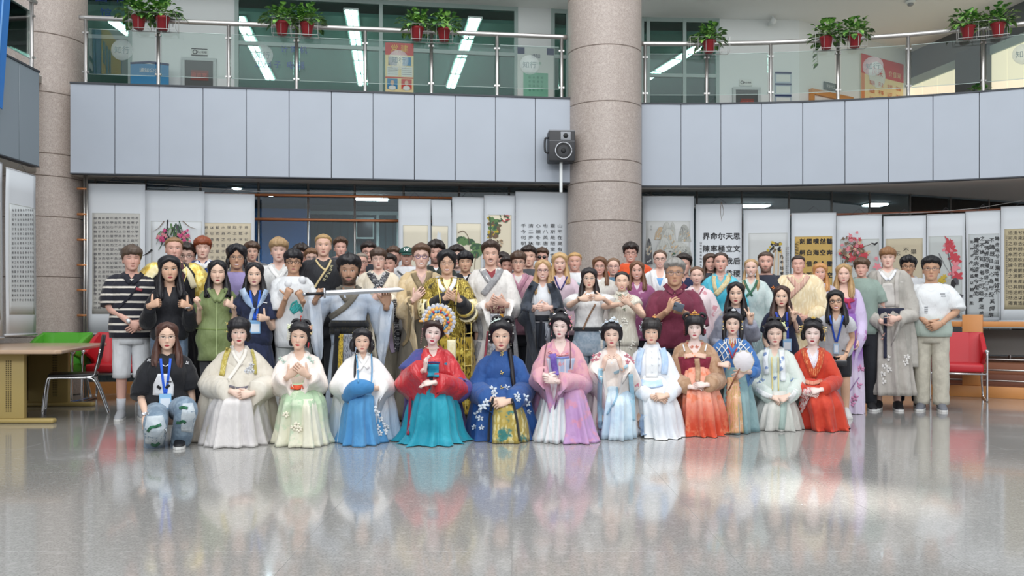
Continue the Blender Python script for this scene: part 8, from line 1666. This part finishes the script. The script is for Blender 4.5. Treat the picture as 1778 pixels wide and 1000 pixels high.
RR = cloth('#b93626', '#c8452f', 'noise', scale=4, rough=.6); RG = cloth('#bb4a2e', '#d98a5a', 'brocade', scale=14); p = kneel(1411, 556, 599, 177, 'kneeling woman in a bright red robe with gold embroidered collar at the row\'s end', hair='updo', skin=SK['mkw'], smile=5, lip='#a8323e', arms={-1: dict(e=(1382, 665, -.04), w=(1400, 682, -.36), d=(.9, -.2, -.1), n=(0, .6, -.6), p='relax'), 1: dict(e=(1448, 662, -.04), w=(1424, 677, -.38), d=(-.9, -.2, -.2), n=(0, .6, -.6), p='relax')}, tilt=.04)
p.bun((0, .02, .125), (.085, .055, .035)); p.bun((-.09, .02, -.01), (.03, .045, .06)); p.bun((.09, .02, -.01), (.03, .045, .06)); p.loop((0, -.0, .12), .075, .02, ell=.5); p.done_hair()
robe_top(p, RR, .2, .088, .095, .24, .06, .3); inner(p, cloth('#e3dfe4'), .10, None, .015); m = cloth('#e6e2e6', '#b9a8c4', 'brocade', scale=30); p.ribbon('white_collar', [(1400, 604), (1406, 622), (1414, 640)], 5, m, .008); p.ribbon('white_collar', [(1424, 604), (1420, 622), (1412, 642)], 5, m, .008)
hull(p, 'skirt', [(655, 1392, 1440, .15, .12), (675, 1390, 1452, .34, .16), (694, 1388, 1462, .42, .2), (715, 1392, 1466, .42, .24), (746, 1396, 1472, .42, .26)], RR, 9, .03, 4)
p.ribbon('gold_collar', [(1394, 604), (1402, 628), (1412, 652)], 10, RG, .012); p.ribbon('gold_collar', [(1427, 604), (1424, 628), (1412, 656)], 10, RG, .014); p.ribbon('waistband', [(1396, 662), (1412, 665), (1428, 661)], 7, cloth('#b85a48', '#d9a58a', 'vstripes', stripes=(.012, .5)), .014); p.ribbon('patterned_panel', [(1404, 672), (1396, 695), (1388, 715)], 13, cloth('#d9c2c0', '#b5353a', 'brocade', scale=24), .012, wmul=(1, 1.2, .8))
hflower(p, (0, -.05, .165), .026, '#d8b860', 6, '#efe0a8', 2); 
for q in (-1, 1): hpin(p, (q*.06, -.04, .09), (q*.13, -.06, .075), '#d8b66a', .004, '#e2d2a0'); hpin(p, (q*.06, -.04, .08), (q*.125, -.06, .05), '#d8b66a', .004, '#e2d2a0'); hflower(p, (q*.11, -.03, .03), .018, '#d8b460', 6); hflower(p, (q*.115, -.02, -.01), .014, '#e2c88a', 5)
htassel(p, (.118, -.02, -.02), .05, '#d8b460', 3)

# ---- things held in the hands
def world(p, q): return p.Rm @ np.asarray(q)+p.base
def held(name, p, loc, label, cat): o = empty(name, tuple(world(p, loc)), p.a, label, cat); return o
p = SWORDSMAN; hl, hr = p.arms[-1]['W']+np.array((.02, -.055, .085)), p.arms[1]['W']+np.array((0, -.03, .10)); a, b = p.L(526, 511, -.31), p.L(703, 502.5, -.31); o = held('sword', p, a, 'long straight sword held level by the bearded man in the pale blue robe', 'sword')
d = (b-a); Ls = np.linalg.norm(d); d /= Ls; up = np.array((0, 0, 1.)); up -= d*np.dot(up, d); up /= np.linalg.norm(up); sd = np.cross(d, up)
def sx(t, w_, th): return np.array([d*t+up*w_, d*t+sd*th, d*t-up*w_, d*t-sd*th])
mk('blade', loft([sx(t, w_, th) for t, w_, th in ((.22, .026, .004), (Ls*.5, .025, .004), (Ls-.06, .022, .0035), (Ls-.005, .004, .002))]), mat('blade_steel', '#a9abaf', .3, .8), o, False)
mk('grip', tube([d*.03, d*.1, d*.20], .015, 10), mat('grip_black', '#1d1d22', .5), o); mk('guard', tube([d*.205-up*.05, d*.205, d*.205+up*.05], [.009, .014, .009], 8), mat('guard_silver', '#b9bbc0', .3, .7), o); mk('pommel', ico(d*.015, .02, 10, 6), mat('guard_silver', '#b9bbc0', .3, .7), o)
p = MAROON; c = p.L(1178, 533, -.42); o = held('phone', p, c, 'dark grey phone in the hand of the man in the maroon polo', 'phone'); ph = rbox('case', (-.05, -.006, -.045), (.05, .006, .045), mat('phone_grey', '#6d7886', .35), o, .006); rbox('lens_block', (-.045, -.010, .005), (-.012, -.005, .04), mat('phone_black', '#1c1d22', .3), o, .003)
ph.rotation_euler = (.5, .35, 0)
p = FANW; c = p.L(1291, 627, -.40); o = held('round_fan', p, c, 'round white silk fan on a thin handle before the woman in blue netting', 'fan'); th = np.arange(40)*2*math.pi/40
sc_ = 1+.035*np.cos(th*8); R = [np.column_stack([.088*r*sc_*np.cos(th), np.full(40, y), .092*r*sc_*np.sin(th)]) for r, y in ((.97, -.004), (1., 0), (.97, .004))]; mk('fan_leaf', loft(R), mat('fan_silk', '#dcd8dc', .6), o)
mk('fan_rim', tube(np.column_stack([.09*1.0*np.cos(np.linspace(0, 2*math.pi, 41))*(1+.035*np.cos(np.linspace(0, 2*math.pi, 41)*8)), np.zeros(41), .094*np.sin(np.linspace(0, 2*math.pi, 41))*(1+.035*np.cos(np.linspace(0, 2*math.pi, 41)*8))]), .004, 6), mat('fan_rim', '#c9bfa6', .5), o); e = p.L(1265, 678, -.40)-c; mk('handle', tube([e*.25, e*.6, e], .007, 8), M_woodd, o)
p = LEANER; c = p.L(1460, 634, -.34); o = held('tablet', p, c, 'dark tablet held low by the leaning woman in the white blouse', 'tablet'); rbox('case', (-.10, -.007, -.01), (.06, .007, .05), mat('tablet_black', '#1e2026', .35), o, .006); rbox('edge', (-.095, -.009, .043), (.055, -.0, .049), mat('tablet_edge', '#8d9096', .35), o, .002, 1)
bpy.data.scenes.remove(TMP)
